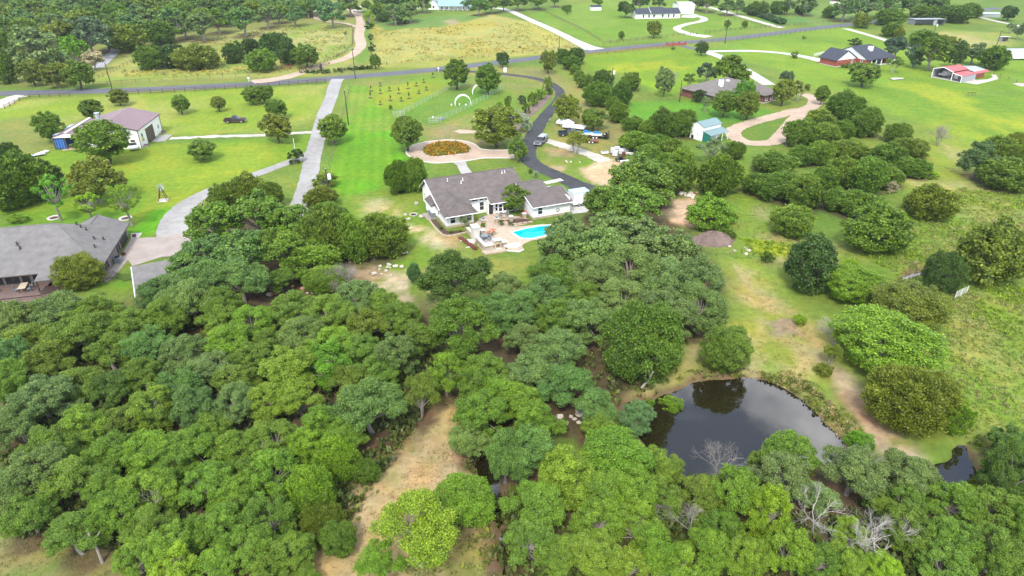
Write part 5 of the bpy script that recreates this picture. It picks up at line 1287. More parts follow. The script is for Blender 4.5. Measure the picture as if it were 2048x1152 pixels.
MB().box(-.5,.5,-1.0,1.0,.7,.76).build('top', M['stone'], p)
for a in (-.42,.42):
    for b_ in (-.9,.9): MB().box(a-.04,a+.04,b_-.04,b_+.04,0,.7).build('leg', M['brown'], p)
for u, v, rz, lab in ((-11.2,.2,0,'grey chair on the left of the deck table'),(-9.4,.0,3.1,'grey chair right of the deck table, nearer the steps'),(-9.4,1.0,3.1,'grey chair right of the deck table, nearer the wall')):
    chair(left_thing, lab, u, v, rz, 'chairs on the timber deck', .38)
p = left_thing('lounge_chair', 'white lounge chair at the left end of the deck', 'lounger', -14.6, .2, .5, z=.38)
MB().side([(-.9,.25),(.3,.25),(.9,.75),(.95,.7),(.35,.15),(-.9,.15)], -.3, .3).build('bed', M['trim'], p); MB().box(-.8,.2,-.25,.25,0,.15).build('frame', M['grey_unit'], p)
p = left_thing('cooling_unit', 'dark cooling unit against the garage wall of the grey-roofed house', 'air conditioner', .75, 8.0)
MB().box(-.5,.5,-.5,.5,0,1.0).build('cabinet', M['grey_unit'], p); MB().lathe([(.42,1.0),(.42,1.05),(.1,1.07)], 12).build('fan_grille', M['black'], p)
for v, lab in ((10.6,'flower pot by the side windows of the garage'),(18.0,'flower pot at the far garage corner')):
    p = left_thing('flower_pot', lab, 'plant pot', .9, v, group='pots along the garage')
    MB().lathe([(.25,0),(.35,.5),(.3,.5)], 8).build('pot', M['rust'], p)
O2 = frame_at((278, 572), 13.5, 'grey_outbuilding', 'small grey-roofed outbuilding half hidden by trees beside the apron', 'outbuilding')
O2.rotation_euler.z = math.radians(27); _q = at(263, 533, 4.0); O2.location.x = _q[0] + .2*math.cos(math.radians(27)) + 7.6*math.sin(math.radians(27)); O2.location.y = _q[1] + .2*math.sin(math.radians(27)) - 7.6*math.cos(math.radians(27))
MB().box(.5,6.0,1.0,9.5,0,2.3).build('wall', M['brick_grey'], O2)
roof(O2, [[(-.2,.4,2.4),(6.5,.4,2.4),(6.5,7.6,4.0),(-.2,7.6,4.0)], [(-.2,7.6,4.0),(6.5,7.6,4.0),(6.5,11,2.4),(-.2,11,2.4)]], M['roof_grey'])
MB().tube([(-.24,.38,2.3),(-.24,7.6,3.9)], .1, 4).build('fascia', M['trim'], O2)
f = empty('iron_fence', (*at(229, 566)[:2], 0), 0, 'black iron fence between the house corner and the outbuilding', 'fence')
P0 = at(229, 566)[:2]
for a, b_ in (((212,560),(231,556)), ((231,556),(249,563)), ((249,563),(264,560))):
    q0, q1 = at(*a)[:2]-P0, at(*b_)[:2]-P0
    for z in (.2, 1.15): MB().tube([(*q0, z), (*q1, z)], .025, 4).build('rail', M['black'], f)
    for k in range(7): x_, y_ = q0+(q1-q0)*k/7; MB().box(x_-.02,x_+.02,y_-.02,y_+.02,0,1.2).build('picket' if k else 'post', M['black'], f)

# --- the white metal barn
B = frame_at((283.5, 296.5), 6, 'metal_barn', 'white metal barn with mauve roof and brown sliding door', 'barn')
MB().box(-13.8,0,0,14.6,0,4.35).poly([(0-.005,.006,4.3),(-13.79,.006,4.3),(-7,.006,6.05),(-.005,.25,4.3),(-13.79,.25,4.3),(-7,.25,6.05)], [(0,2,1),(3,4,5),(0,3,5,2),(2,5,4,1)]).build('wall', M['metal_white'], B)
roof(B, [[(-7,-.25,6.2),(.3,-.25,4.4),(.3,15.2,4.4),(-7,15.2,6.2)], [(-14.1,-.25,4.4),(-7,-.25,6.2),(-7,15.2,6.2),(-14.1,15.2,4.4)]], M['roof_mauve'], .1)
MB().tube([(-14.1,-.27,4.32),(-7,-.27,6.12),(.3,-.27,4.32),(.32,15.2,4.32)], .1, 4).tube([(.02,.0,.0),(.02,.0,4.3)], .09, 4).tube([(.02,14.6,.0),(.02,14.6,4.3)], .09, 4).build('trim', M['brown'], B)
MB().box(.004,.12,4.4,9.2,.05,3.5).build('sliding_door', M['brown_door'], B); MB().box(.004,.2,4.0,11.0,3.52,3.7).build('door_track', M['trim'], B)
MB().box(-2.1,-1.1,-.06,.004,.05,2.1).build('door', M['brown_door'], B); window(B, -3.6, -.003, 1.3, FRONT, .9, .9)
MB().box(.004,.06,1.6,2.3,2.2,3.0).build('wall_plaque', M['black'], B); MB().box(.004,.06,12.2,12.9,1.3,2.2).build('wall_plaque', M['grey_unit'], B)
MB().box(.004,.1,1.4,2.6,1.2,2.0).build('yellow_panel', mat('yellow_panel', (.45,.42,.03), .6), B)
MB().lathe([(.75,-.5),(.75,.15),(.5,.2),(.5,1.5),(.62,1.55),(.62,1.75)], 12, (-11.7,8.0,5.0)).build('exhaust_stack', M['galv'], B)
LT = frame_at((283.5, 296.5), 6, 'open_lean_to', 'open mauve-roofed lean-to at the left end of the barn', 'shed')
roof(LT, [[(-20,.8,2.9),(-16.6,.8,4.0),(-16.6,14.2,4.0),(-20,14.2,2.9)], [(-16.6,.8,4.0),(-13.0,.8,3.0),(-13.0,14.2,3.0),(-16.6,14.2,4.0)]], M['roof_mauve'], .1)
MB().poly([(-19.9,.85,2.8),(-13.1,.85,2.9),(-16.6,.85,3.88),(-19.9,1.0,2.8),(-13.1,1.0,2.9),(-16.6,1.0,3.88)], [(0,1,2),(5,4,3),(0,3,4,1),(1,4,5,2),(2,5,3,0)]).build('gable', M['metal_white'], LT)
MB().slab([(-16.9,.78,4.06),(-16.3,.78,4.06),(-16.3,14.2,4.06),(-16.9,14.2,4.06)], .05).build('ridge_cap', M['trim'], LT)
for u in (-19.9, -17.2, -13.95):
    for v in (1.0, 7.5, 14): MB().box(u-.08,u+.08,v-.08,v+.08,0,2.8).build('post', M['wood_post'], LT)
MB().box(-19.6,-13.9,13.9,14.0,0,2.7).build('back_wall', M['brown'], LT)
def barn_thing(name, label, cat, u, v, rz=0, group=None, z=0.0):
    a = math.radians(6); o = at(283.5, 296.5)
    return empty(name, (o[0]+u*math.cos(a)-v*math.sin(a), o[1]+u*math.sin(a)+v*math.cos(a), z), a + rz, label, cat, group)
p = barn_thing('shipping_container', 'blue shipping container under the left edge of the lean-to', 'container', -18.75, 7.2)
MB().box(-1.2,1.2,-6,6,.1,2.5).build('box', M['blue'], p)
for x in (-.6, .6): MB().box(x-.55,x+.55,-6.06,-6.0,.2,2.4).build('door', M['blue'], p)
for x in (-.9,-.3,.3,.9): MB().tube([(x,-6.09,.2),(x,-6.09,2.4)], .03, 4).build('lock_rod', M['blue_pale'], p)
p = barn_thing('blue_sheet_roof', 'pale blue sheet roof sticking out left of the lean-to', 'roof', -20.6, 9.0)
MB().slab([(-.9,-4.5,2.5),(.7,-4.5,2.8),(.7,4.5,2.8),(-.9,4.5,2.5)], .06).build('sheet', M['blue_pale'], p)
for y_ in (-4.2, 4.2): MB().box(-.8,-.7,y_-.05,y_+.05,0,2.4).build('post', M['wood_post'], p)
sheet('lean_to_floor', '124,302 151,299 153,291 128,294', M['gravel_pink'], .05)
for u, v, lab in ((.8,1.2,'clutter box at the near corner of the barn'),(1.0,12.6,'clutter box at the far corner of the barn')):
    p = barn_thing('storage_box', lab, 'box', u, v, .2, 'boxes against the barn')
    MB().box(-.5,.5,-.35,.35,0,.5).build('box', M['grey_unit'], p); MB().box(-.54,.54,-.39,.39,.5,.58).build('lid', M['rust'], p)

# --- red brick house with dark slate roof
K = frame_at((1670.5, 134.4), 27, 'red_brick_house', 'red brick house with dark slate roof and white gables', 'house')
MB().box(0,10.4,0,7.2,0,2.35).prism([(10.55,-4.4),(12.6,-4.4),(12.6,.5),(22,.5),(22,-4.2),(22.6,-4.2),(22.6,11),(10.55,11)], 0, 2.35).build('wall', M['brick'], K)
MB().box(-.06,10.46,-.06,7.26,0,.3).box(10.47,12.66,-4.46,.5,0,.3).build('plinth', M['concrete_white'], K)
MB().poly([(.1,-.01,2.3),(10.3,-.01,2.3),(5.2,-.01,5.2),(.1,.2,2.3),(10.3,.2,2.3),(5.2,.2,5.2)], [(0,1,2),(5,4,3),(1,4,5,2),(2,5,3,0)]) \
    .poly([(10.53,-4.4,2.3),(10.53,10.8,2.3),(10.53,3.2,5.8),(10.8,-4.4,2.3),(10.8,10.8,2.3),(10.8,3.2,5.8)], [(0,2,1),(3,4,5),(0,3,5,2),(2,5,4,1)]).build('gable', M['trim'], K)
roof(K, [[(-.4,-.3,2.35),(5.2,-.3,5.4),(5.2,8,5.4),(-.4,8,2.35)], [(5.2,-.3,5.4),(10.8,-.3,2.35),(10.8,8,2.35),(5.2,8,5.4)],
         [(10.3,-5,2.35),(26,-5,2.35),(20.5,3.2,6.05),(10.3,3.2,6.05)], [(26,-5,2.35),(26,11.5,2.35),(20.5,3.2,6.05)], [(26,11.5,2.35),(10.3,11.5,2.35),(10.3,3.2,6.05),(20.5,3.2,6.05)]], M['roof_dark'])
MB().box(16.3,17.7,-.6,.8,3.0,5.9).build('chimney', M['trim'], K); window(K, 8.3, -.005, 1.4, FRONT, .8, 1.2); window(K, 10.545, -2.2, 1.4, LEFT, .9, 1.2)
for u in (12.8, 15.4, 18.2, 21.8, 25.4): MB().box(u-.12,u+.12,-4.8,-4.56,0,2.2).build('porch_post', M['trim'], K)
MB().box(13.5,14.3,.44,.5,.1,2.1).build('door', M['trim'], K)
MB().box(12.7,26,-4.9,.4,0,.1).build('porch_floor', M['concrete_white'], K)
f = empty('white_board_fence', (*at(1628, 113)[:2], 0), 0, 'short white board fence left of the red brick garage', 'fence'); P0 = at(1628, 113)[:2]
q0, q1 = at(1628,113)[:2]-P0, at(1647,109)[:2]-P0
for k in range(6): x_, y_ = q0+(q1-q0)*k/5; MB().box(x_-.06,x_+.06,y_-.06,y_+.06,0,1.2).build('post', M['trim'], f)
for z in (.35,.75,1.1): MB().tube([(*q0,z),(*q1,z)], .05, 4).build('rail', M['trim'], f)

# --- brown brick house with taupe roof
Q = frame_at((1422, 199), 36, 'brown_brick_house', 'brown brick house with taupe hip roof behind small trees', 'house')
MB().box(-3.7,14,-4,8.5,0,2.3).box(8.6,14.9,-12.2,-3.9,0,2.302).build('wall', M['brick_brown'], Q); MB().box(8.5,15.0,-12.3,-4.02,0,.3).build('plinth', M['concrete_white'], Q)
roof(Q, [[(-4.3,-4.6,2.4),(16,-4.6,2.4),(9.5,2.2,5.1),(3,2.2,5.1)], [(-4.3,9,2.4),(-4.3,-4.6,2.4),(3,2.2,5.1)], [(16,9,2.4),(-4.3,9,2.4),(3,2.2,5.1),(9.5,2.2,5.1)], [(16,-4.6,2.4),(16,9,2.4),(9.5,2.2,5.1)],
         [(8.1,-12.7,2.42),(15.4,-12.7,2.42),(11.7,-9,4.4)], [(8.1,1,2.42),(8.1,-12.7,2.42),(11.7,-9,4.4),(11.7,1,4.4)], [(15.4,-12.7,2.42),(15.4,1,2.42),(11.7,1,4.4),(11.7,-9,4.4)]], M['roof_tan'])
MB().box(2.0,3.1,-1.4,-.3,3.0,5.7).build('chimney', M['trim'], Q); MB().box(2.2,2.9,-1.2,-.5,5.7,5.95).build('chimney_cap', M['grey_unit'], Q)
MB().box(7.0,7.9,.2,1.0,4.3,4.75).build('skylight', M['trim'], Q)
for u in (9.8, 12.2): window(Q, u, -12.205, 1.4, FRONT, 1.1, 1.3)
window(Q, 1.0, -4.005, 1.4, FRONT, 1.3, 1.3); window(Q, 4.5, -4.005, 1.4, FRONT, 1.3, 1.3); window(Q, -3.705, 0, 1.4, LEFT, 1.2, 1.3)

# --- little white barn with teal roof
E_ = frame_at((1379, 275), 35, 'small_barn', 'small white barn with teal roof and green lean-to', 'barn')
MB().box(0,6.4,-4,0,0,3.5).poly([(.005,-4,3.45),(.005,0,3.45),(.005,-2,4.4),(.2,-4,3.45),(.2,0,3.45),(.2,-2,4.4)], [(0,2,1),(3,4,5),(0,3,5,2),(2,5,4,1)]).build('wall', M['metal_white'], E_)
roof(E_, [[(-.15,-4.2,3.5),(6.6,-4.2,3.5),(6.6,-2,4.5),(-.15,-2,4.5)], [(-.15,-2,4.5),(6.6,-2,4.5),(6.6,.2,3.5),(-.15,.2,3.5)]], M['roof_teal'], .08)
roof(E_, [[(-.1,-6.6,2.0),(6.8,-6.6,2.0),(6.8,-4.02,2.6),(-.1,-4.02,2.6)]], M['roof_teal'], .06, 'lean_to_roof')
MB().box(0,.08,-6.4,-4.05,0,2.05).build('lean_to_wall', M['green_metal'], E_)
for u in (2.2,4.4,6.5): MB().box(u-.06,u+.06,-6.5,-6.38,0,1.98).build('post', M['trim'], E_)
MB().box(-.04,.006,-1.2,-.5,0,.9).build('low_door', M['dark'], E_); window(E_, -.003, -2.4, 1.5, LEFT, .5, .4, mull=(1, 0))

# --- white ranch house across the road, with its metal building and shed
W = frame_at((1271, 38), 8, 'white_ranch_house', 'long white ranch house with dark roof beyond the road', 'house')
MB().box(0,24,0,9,0,2.7).poly([(.005,0,2.65),(.005,9,2.65),(.005,4.7,4.4),(.2,0,2.65),(.2,9,2.65),(.2,4.7,4.4)], [(0,2,1),(3,4,5),(0,3,5,2),(2,5,4,1)]).build('wall', M['white'], W)
roof(W, [[(-.4,-.5,2.6),(8,-.5,2.6),(8,4.7,4.6),(-.4,4.7,4.6)], [(-.4,4.7,4.6),(8,4.7,4.6),(8,9.5,2.6),(-.4,9.5,2.6)], [(8,-.9,2.65),(16,-.9,2.65),(16,4.7,5.1),(8,4.7,5.1)], [(8,4.7,5.1),(16,4.7,5.1),(16,9.5,2.65),(8,9.5,2.65)],
         [(16,-.5,2.6),(24.4,-.5,2.6),(24.4,4.7,4.6),(16,4.7,4.6)], [(16,4.7,4.6),(24.4,4.7,4.6),(24.4,9.5,2.6),(16,9.5,2.6)]], M['roof_dark'])
MB().tube([(7.95,-.9,2.7),(7.95,4.7,5.12)], .12, 4).tube([(-.42,-.5,2.55),(-.42,4.7,4.55),(-.42,9.5,2.55)], .1, 4).build('fascia', M['trim'], W)
for u in (4.2, 7.2, 9.9, 14.6, 17.8, 20.6): window(W, u, -.005, 1.3, FRONT, .9, 1.5, 'grey_unit')
MB().box(12,12.9,-.05,.004,.1,2.1).build('door', M['trim'], W)
p = frame_at((1358, 28), 8, 'white_metal_building', 'tall blank white metal building behind the ranch house', 'building')
MB().box(0,8.4,0,11,0,4.6).build('wall', M['metal_white'], p); roof(p, [[(-.2,-.2,4.65),(8.6,-.2,4.65),(8.6,5.5,5.5),(-.2,5.5,5.5)], [(-.2,5.5,5.5),(8.6,5.5,5.5),(8.6,11.2,4.65),(-.2,11.2,4.65)]], M['trim'], .08)
MB().box(2.2,6.2,-.05,.004,.05,3.6).build('overhead_door', M['trim'], p)
def shed(px, ang, label, wd, dp, h, wm, rm, name='shed', rise=.6, open_front=False, cat='shed'):
    p = frame_at(px, ang, name, label, cat)
    if open_front:
        MB().box(0,.08,0,dp,0,h).box(wd-.08,wd,0,dp,0,h).box(.08,wd-.08,dp-.08,dp,0,h).build('wall', M[wm], p)
        for k in range(1, 4): MB().box(wd*k/4-.08, wd*k/4+.08, .02, .18, 0, h-.02).build('post', M['wood_post'], p)
    else: MB().box(0,wd,0,dp,0,h).build('wall', M[wm], p); MB().box(wd*.55,wd*.55+.9,-.05,.004,.05,min(h-.2,2)).build('door', M[wm], p)
    if rise > 0: roof(p, [[(-.2,-.2,h+.02),(wd+.2,-.2,h+.02),(wd+.2,dp/2,h+rise),(-.2,dp/2,h+rise)], [(-.2,dp/2,h+rise),(wd+.2,dp/2,h+rise),(wd+.2,dp+.2,h+.02),(-.2,dp+.2,h+.02)]], M[rm], .08)
    else: roof(p, [[(-.2,-.5,h+.3),(wd+.2,-.5,h+.3),(wd+.2,dp+.2,h-.02),(-.2,dp+.2,h-.02)]], M[rm], .08)
    return p
shed((1182, 21), 6, 'small white shed with dark roof alone on the far lawn', 6.0, 3.6, 1.8, 'white', 'roof_dark', rise=.9)
p = shed((1828, 51), 4, 'grey open-fronted shed on the field at the upper right', 15.5, 6, 2.6, 'grey_metal', 'galv', rise=0, open_front=True)
MB().box(9.6,11.4,-.02,.06,0,2.6).build('partition', M['grey_metal'], p)
p = shed((1998, 117), 4, 'grey open shelter over the white motorhome', 16, 4.5, 2.8, 'grey_metal', 'galv', rise=0, open_front=True)
shed((1963, 34), -8, 'low pale shed by the far white lane', 9, 5, 1.6, 'grey_metal', 'galv')
shed((772, 34), 5, 'small dark open shed below the trees at the top', 3.2, 2.4, 1.9, 'dark', 'grey_metal', rise=0, open_front=True)
shed((1664, 8), 5, 'dark red roofed shed at the top edge', 4.5, 3, 1.6, 'metal_white', 'rust')
shed((828, 17), 5, 'little white shed left of the teal-roofed house', 3.4, 3, 1.7, 'white', 'trim', rise=.8)
shed((510, 22), 5, 'white-roofed building among the oaks at the top', 16, 8, 2.4, 'white', 'trim', rise=1.6, cat='building', name='white_roofed_building')
p = shed((2003, 83), 4, 'tiny flat white canopy behind the motorhome shelter', 2.8, 2.4, 1.7, 'grey_metal', 'trim', rise=0, open_front=True)
# --- teal-roofed house at the top edge
Z_ = frame_at((857, 19), 0, 'teal_roofed_house', 'white house with pale teal roof at the top edge', 'house')
MB().box(0,6.0,-1,8,0,2.6).box(6.0,25,-2.6,8,0,2.5).poly([(0,-.99,2.55),(6,-.99,2.55),(3,-.99,5.2),(0,-.7,2.55),(6,-.7,2.55),(3,-.7,5.2)], [(0,1,2),(5,4,3),(1,4,5,2),(2,5,3,0)]).build('wall', M['white'], Z_)
roof(Z_, [[(-.3,-1.3,2.5),(3,-1.3,5.3),(3,8,5.3),(-.3,8,2.5)], [(3,-1.3,5.3),(6.3,-1.3,2.5),(6.3,8,2.5),(3,8,5.3)], [(5.6,-5.2,2.35),(25.4,-5.2,2.35),(25.4,3,6.6),(5.6,3,6.6)], [(5.6,3,6.6),(25.4,3,6.6),(25.4,9,3),(5.6,9,3)]], M['roof_blue_grey'])
for k in range(8): MB().box(6.2+2.7*k,6.4+2.7*k,-5,-4.8,0,2.3).build('porch_post', M['trim'], Z_)
for k in range(6): window(Z_, 8+3*k, -2.605, 1.3, FRONT, 1, 1.5)
window(Z_, 3, -1.005, 1.5, FRONT, 1.2, 1.5)
ordw = ['first','second','third','fourth','fifth','sixth','seventh','eighth']
for k in range(8):
    place_tree(884+9.2*k, 14.5, 8.5, 8.5, 'bush', 'dark', f'{ordw[k]} clipped dark shrub from the left before the teal-roofed house', 'clipped shrubs along the porch')

# --- red carport
A_ = frame_at((1921, 165.5), 30, 'red_carport', 'red-roofed open carport with white frame at the right', 'carport')
roof(A_, [[(-.2,3.3,2.95),(9,3.3,2.95),(9,6.6,3.9),(-.2,6.6,3.9)], [(-.2,6.6,3.9),(9,6.6,3.9),(9,10,2.95),(-.2,10,2.95)], [(-.2,-.2,2.15),(8,-.2,2.15),(8,3.25,2.6),(-.2,3.25,2.6)], [(8.02,0,2.1),(16,0,2.1),(16,1.2,2.5),(8.02,1.2,2.5)]], M['red_metal'], .08)
MB().box(0,9,9.85,9.95,0,2.9).box(0,8,-.05,.05,0,2.1).build('side_wall', M['grey_metal'], A_)
MB().box(8.9,9,3.4,9.85,0,3.0).build('back_wall', M['red_metal'], A_)
fr = MB()
for v in (0, 3.2, 9.9): fr.tube([(-.2,v,0),(-.2,v,2.1 if v == 0 else 2.85)], .12, 4)
fr.tube([(-.22,9.9,2.85),(-.22,6.6,3.82),(-.22,3.2,2.85)], .12, 4).tube([(-.22,3.2,2.5),(-.22,0,2.05)], .1, 4); fr.build('frame', M['trim'], A_)
MB().box(-.3,9,0,9.9,0,.07).build('floor', M['concrete_white'], A_)
p = frame_at((1921, 165.5), 30, 'annexe', 'silver-roofed annexe behind the red carport', 'shed')
MB().box(9.3,16,1.4,9,0,2.3).build('wall', M['red_metal'], p); roof(p, [[(9.15,1.2,2.35),(16.3,1.2,2.35),(16.3,5.2,2.95),(9.15,5.2,2.95)], [(9.15,5.2,2.95),(16.3,5.2,2.95),(16.3,9.2,2.35),(9.15,9.2,2.35)]], M['galv'], .07)

# ------------------------------------------------------------------ vehicles
def put(name, px, rz, label, cat, group=None, z=0.05):
    p = at(*px); return empty(name, (p[0], p[1], z), rz, label, cat, group)
_wh = {}
def wheels(par, spots, r=.36, w=.24, rim='silver'):
    if (r, w, rim) not in _wh:
        a = MB().lathe([(r*.6,-w/2),(r,-w/2),(r,w/2),(r*.6,w/2)], 12); b_ = MB().lathe([(r*.62,-w/2-.01),(r*.62,w/2+.01)], 10)
        for m_ in (a, b_): m_.v = [(x, z, y) for x, y, z in m_.v]; m_.f = [f[::-1] for f in m_.f]
        _wh[r, w, rim] = (a.mesh('tyre', M['tyre']), b_.mesh('rim', M[rim]))
    for x, y in spots:
        o = link_mesh('wheel', _wh[r, w, rim][0], par, (x, y, r)); link_mesh('rim', _wh[r, w, rim][1], o)
def pickup(px, rz, label, paint_, top=None, shell=False):
    p = put('pickup_truck', px, rz, label, 'pickup')
    b = MB().side([(-2.75,.45),(2.6,.45),(2.75,.6),(2.7,.95),(1.35,1.08),(1.3,.6),(-2.75,.6)], -.95, .95)
    b.box(-2.75,-.75,-.95,-.85,.6,1.08).box(-2.75,-.75,.85,.95,.6,1.08).box(-2.75,-2.66,-.85,.85,.6,1.06).box(-.75,1.3,-.95,.95,.6,1.06).build('body', M[paint_], p)
    MB().box(-2.65,-.76,-.84,.84,.6,.64).build('bed_floor', M['dark'], p)
    MB().poly([(-.75,-.9,1.06),(1.2,-.9,1.06),(1.2,.9,1.06),(-.75,.9,1.06),(-.55,-.72,1.7),(.45,-.72,1.7),(.45,.72,1.7),(-.55,.72,1.7)], [(3,2,1,0),(4,5,6,7),(0,1,5,4),(1,2,6,5),(2,3,7,6),(3,0,4,7)]).build('windows', M['glass'], p)
    MB().box(-.58,.48,-.74,.74,1.69,1.76).build('cab_roof', M[top or paint_], p)
    if shell: MB().poly([(-2.7,-.9,1.09),(-.78,-.9,1.09),(-.78,.9,1.09),(-2.7,.9,1.09),(-2.55,-.78,1.72),(-.8,-.78,1.72),(-.8,.78,1.72),(-2.55,.78,1.72)], [(3,2,1,0),(4,5,6,7),(0,1,5,4),(1,2,6,5),(2,3,7,6),(3,0,4,7)]).build('bed_cap', M[top or paint_], p)
    for y_ in (-.75, .75): MB().box(2.7,2.78,y_-.16,y_+.16,.7,.88).build('headlight', M['lamp'], p)
    MB().box(2.72,2.86,-.95,.95,.42,.6).build('bumper', M['silver'], p)
    wheels(p, [(1.75,-.85),(1.75,.85),(-1.75,-.85),(-1.75,.85)]); return p
def car(px, rz, label, paint_):
    p = put('parked_car', px, rz, label, 'car')
    MB().side([(-2.2,.35),(2.2,.35),(2.3,.6),(2.2,.85),(1.0,.98),(-1.9,1.0),(-2.25,.85)], -.88, .88).build('body', M[paint_], p)
    MB().poly([(-1.8,-.82,.99),(1.0,-.82,.97),(1.0,.82,.97),(-1.8,.82,.99),(-1.2,-.65,1.42),(.3,-.65,1.42),(.3,.65,1.42),(-1.2,.65,1.42)], [(3,2,1,0),(4,5,6,7),(0,1,5,4),(1,2,6,5),(2,3,7,6),(3,0,4,7)]).build('windows', M['glass'], p)
    MB().box(-1.22,.32,-.66,.66,1.41,1.46).build('roof', M[paint_], p)
    for y_ in (-.65, .65): MB().box(2.2,2.28,y_-.16,y_+.16,.62,.78).build('headlight', M['lamp'], p)
    wheels(p, [(1.4,-.8),(1.4,.8),(-1.4,-.8),(-1.4,.8)], .32, .2); return p
def motorhome(px, rz, label, L_=8.0):
    p = put('motorhome', px, rz, label, 'motorhome')
    MB().side([(-L_/2,.5),(L_/2-.2,.5),(L_/2,1.2),(L_/2-.35,2.9),(L_/2-.6,3.1),(-L_/2,3.1)], -1.2, 1.2).build('body', M['car_white'], p)
    MB().box(L_/2-.16,L_/2+.01,-1.0,1.0,1.5,2.4).build('windscreen', M['glass'], p)
    for x in (-L_/4, L_/6): MB().box(x-.5,x+.5,-1.23,-1.19,1.6,2.3).build('window', M['glass'], p)
    MB().box(-1,0,-.4,.4,3.1,3.4).box(-L_/2+.8,-L_/2+1.6,-.4,.4,3.1,3.35).build('roof_unit', M['car_white'], p); MB().box(-L_/2,L_/2-.2,-1.215,-1.2,1.0,1.12).build('stripe', M['car_grey'], p)
    wheels(p, [(L_/2-1.5,-1.1),(L_/2-1.5,1.1),(-L_/2+1.8,-1.1),(-L_/2+1.8,1.1)], .42, .26); return p
pickup((1082, 287), -1.95, 'grey pickup with a silver canopy facing the camera on the dark drive', 'car_grey', 'silver', True)
pickup((1138, 271), math.radians(8), 'navy pickup with an open bed parked under the flat tree', 'car_navy')
p = pickup((471, 245), math.radians(8), 'old dark pickup parked alone on the left lawn', 'old_truck')
car((627, 25), math.radians(20), 'white car at the end of the pinkish track', 'car_white')
car((268, 297), math.radians(-60), 'white car parked at the barn door behind the round juniper', 'car_white')
car((1753, 128), math.radians(30), 'dark car under the porch of the red brick house', 'car_navy')
motorhome((715, 24), math.radians(-50), 'white motorhome at the far end of the pinkish track', 7)
motorhome((2036, 119), math.radians(188), 'white motorhome in front of the grey shelter', 10)
p = put('enclosed_trailer', (1155, 409), math.radians(23), 'white enclosed trailer beside the garage of the white house', 'trailer')
MB().poly([(-1.55,-1.2,.45),(1.7,-1.2,.45),(1.7,1.2,.45),(-1.55,1.2,.45),(-1.55,-1.2,2.75),(1.7,-1.2,2.75),(1.7,1.2,2.75),(-1.55,1.2,2.75),(2.2,0,.45),(2.2,0,2.7)],
          [(3,2,1,0),(4,5,6,7),(0,1,5,4),(2,3,7,6),(3,0,4,7),(1,8,9,5),(8,2,6,9),(5,9,6),(1,2,8)]).build('body', M['car_white'], p)
MB().box(-1.58,2.0,-1.23,1.23,2.75,2.83).build('roof', M['blue_pale'], p); MB().box(.55,.6,-1.215,-1.2,.5,2.7).build('door_seam', M['grey_unit'], p); MB().tube([(2.1,0,.45),(3.4,0,.45)], .06, 5).build('drawbar', M['black'], p)
wheels(p, [(-.3,-1.15),(-.3,1.15),(.5,-1.15),(.5,1.15)], .33, .22)
def trailer(px, rz, label, L_, W_, m, deck=True):
    p = put('utility_trailer', px, rz, label, 'trailer', 'trailers by the gravel track')
    MB().box(-L_/2,L_/2,-W_/2,-W_/2+.08,.5,.62).box(-L_/2,L_/2,W_/2-.08,W_/2,.5,.62).box(-L_/2,-L_/2+.08,-W_/2,W_/2,.5,.62).box(L_/2-.08,L_/2,-W_/2,W_/2,.5,.62).tube([(L_/2,-.3,.55),(L_/2+1.3,0,.5),(L_/2,.3,.55)], .05, 4).build('frame', M[m], p)
    if deck: MB().box(-L_/2+.09,L_/2-.09,-W_/2+.09,W_/2-.09,.5,.57).build('bed', M['deck'], p)
    wheels(p, [(-.4,-W_/2-.12),(-.4,W_/2+.12),(.4,-W_/2-.12),(.4,W_/2+.12)], .32, .2, 'car_white'); return p
trailer((1182, 285), math.radians(172), 'red flat trailer with white wheels', 3.6, 1.7, 'red')
trailer((1190, 276), math.radians(172), 'long dark trailer carrying two covered water scooters', 7.0, 1.9, 'black')
def scooter(px, rz, label, cover, z=.66):
    p = put('water_scooter', px, rz, label, 'water scooter', 'water scooters on the trailer', z)
    MB().side([(-1.4,.1),(1.1,.05),(1.6,.4),(.9,.55),(-1.3,.5)], -.5, .5).build('hull', M['car_white'], p)
    MB().side([(-1.2,.5),(.9,.5),(.75,.75),(.35,1.1),(.05,1.05),(-.3,.8),(-1.1,.75)], -.32, .32).build('cover', M[cover], p)
    MB().tube([(.3,-.42,1.05),(.3,.42,1.05)], .05, 5).build('handlebar', M['black'], p)
scooter((1172, 274), math.radians(172), 'water scooter under a bright blue cover, left end of the dark trailer', 'tarp')
scooter((1192, 276), math.radians(170), 'water scooter under a smaller blue cover, middle of the dark trailer', 'tarp')
p = put('tow_engine', (1211, 279), math.radians(172), 'black boat engine standing on the right end of the dark trailer', 'engine', z=.6)
MB().side([(-.5,0),(.5,0),(.6,.6),(.3,1.1),(-.3,1.1),(-.5,.6)], -.4, .4).build('housing', M['black'], p); MB().box(-.8,-.6,-.1,.1,.2,1.7).build('mast', M['black'], p); MB().box(.1,.4,-.42,.42,.75,.95).build('panel', M['car_white'], p)
p = put('covered_boat', (1130, 252), math.radians(-35), 'white covered boat behind the navy pickup', 'boat')
MB().poly([(-2.2,-1,.5),(1.2,-1,.5),(2.6,0,.6),(1.2,1,.5),(-2.2,1,.5),(-2.2,-1.1,1.1),(1.2,-1.15,1.2),(2.9,0,1.35),(1.2,1.15,1.2),(-2.2,1.1,1.1)], [(4,3,2,1,0),(5,6,7,8,9),(0,1,6,5),(1,2,7,6),(2,3,8,7),(3,4,9,8),(4,0,5,9)]).build('hull', M['car_white'], p)
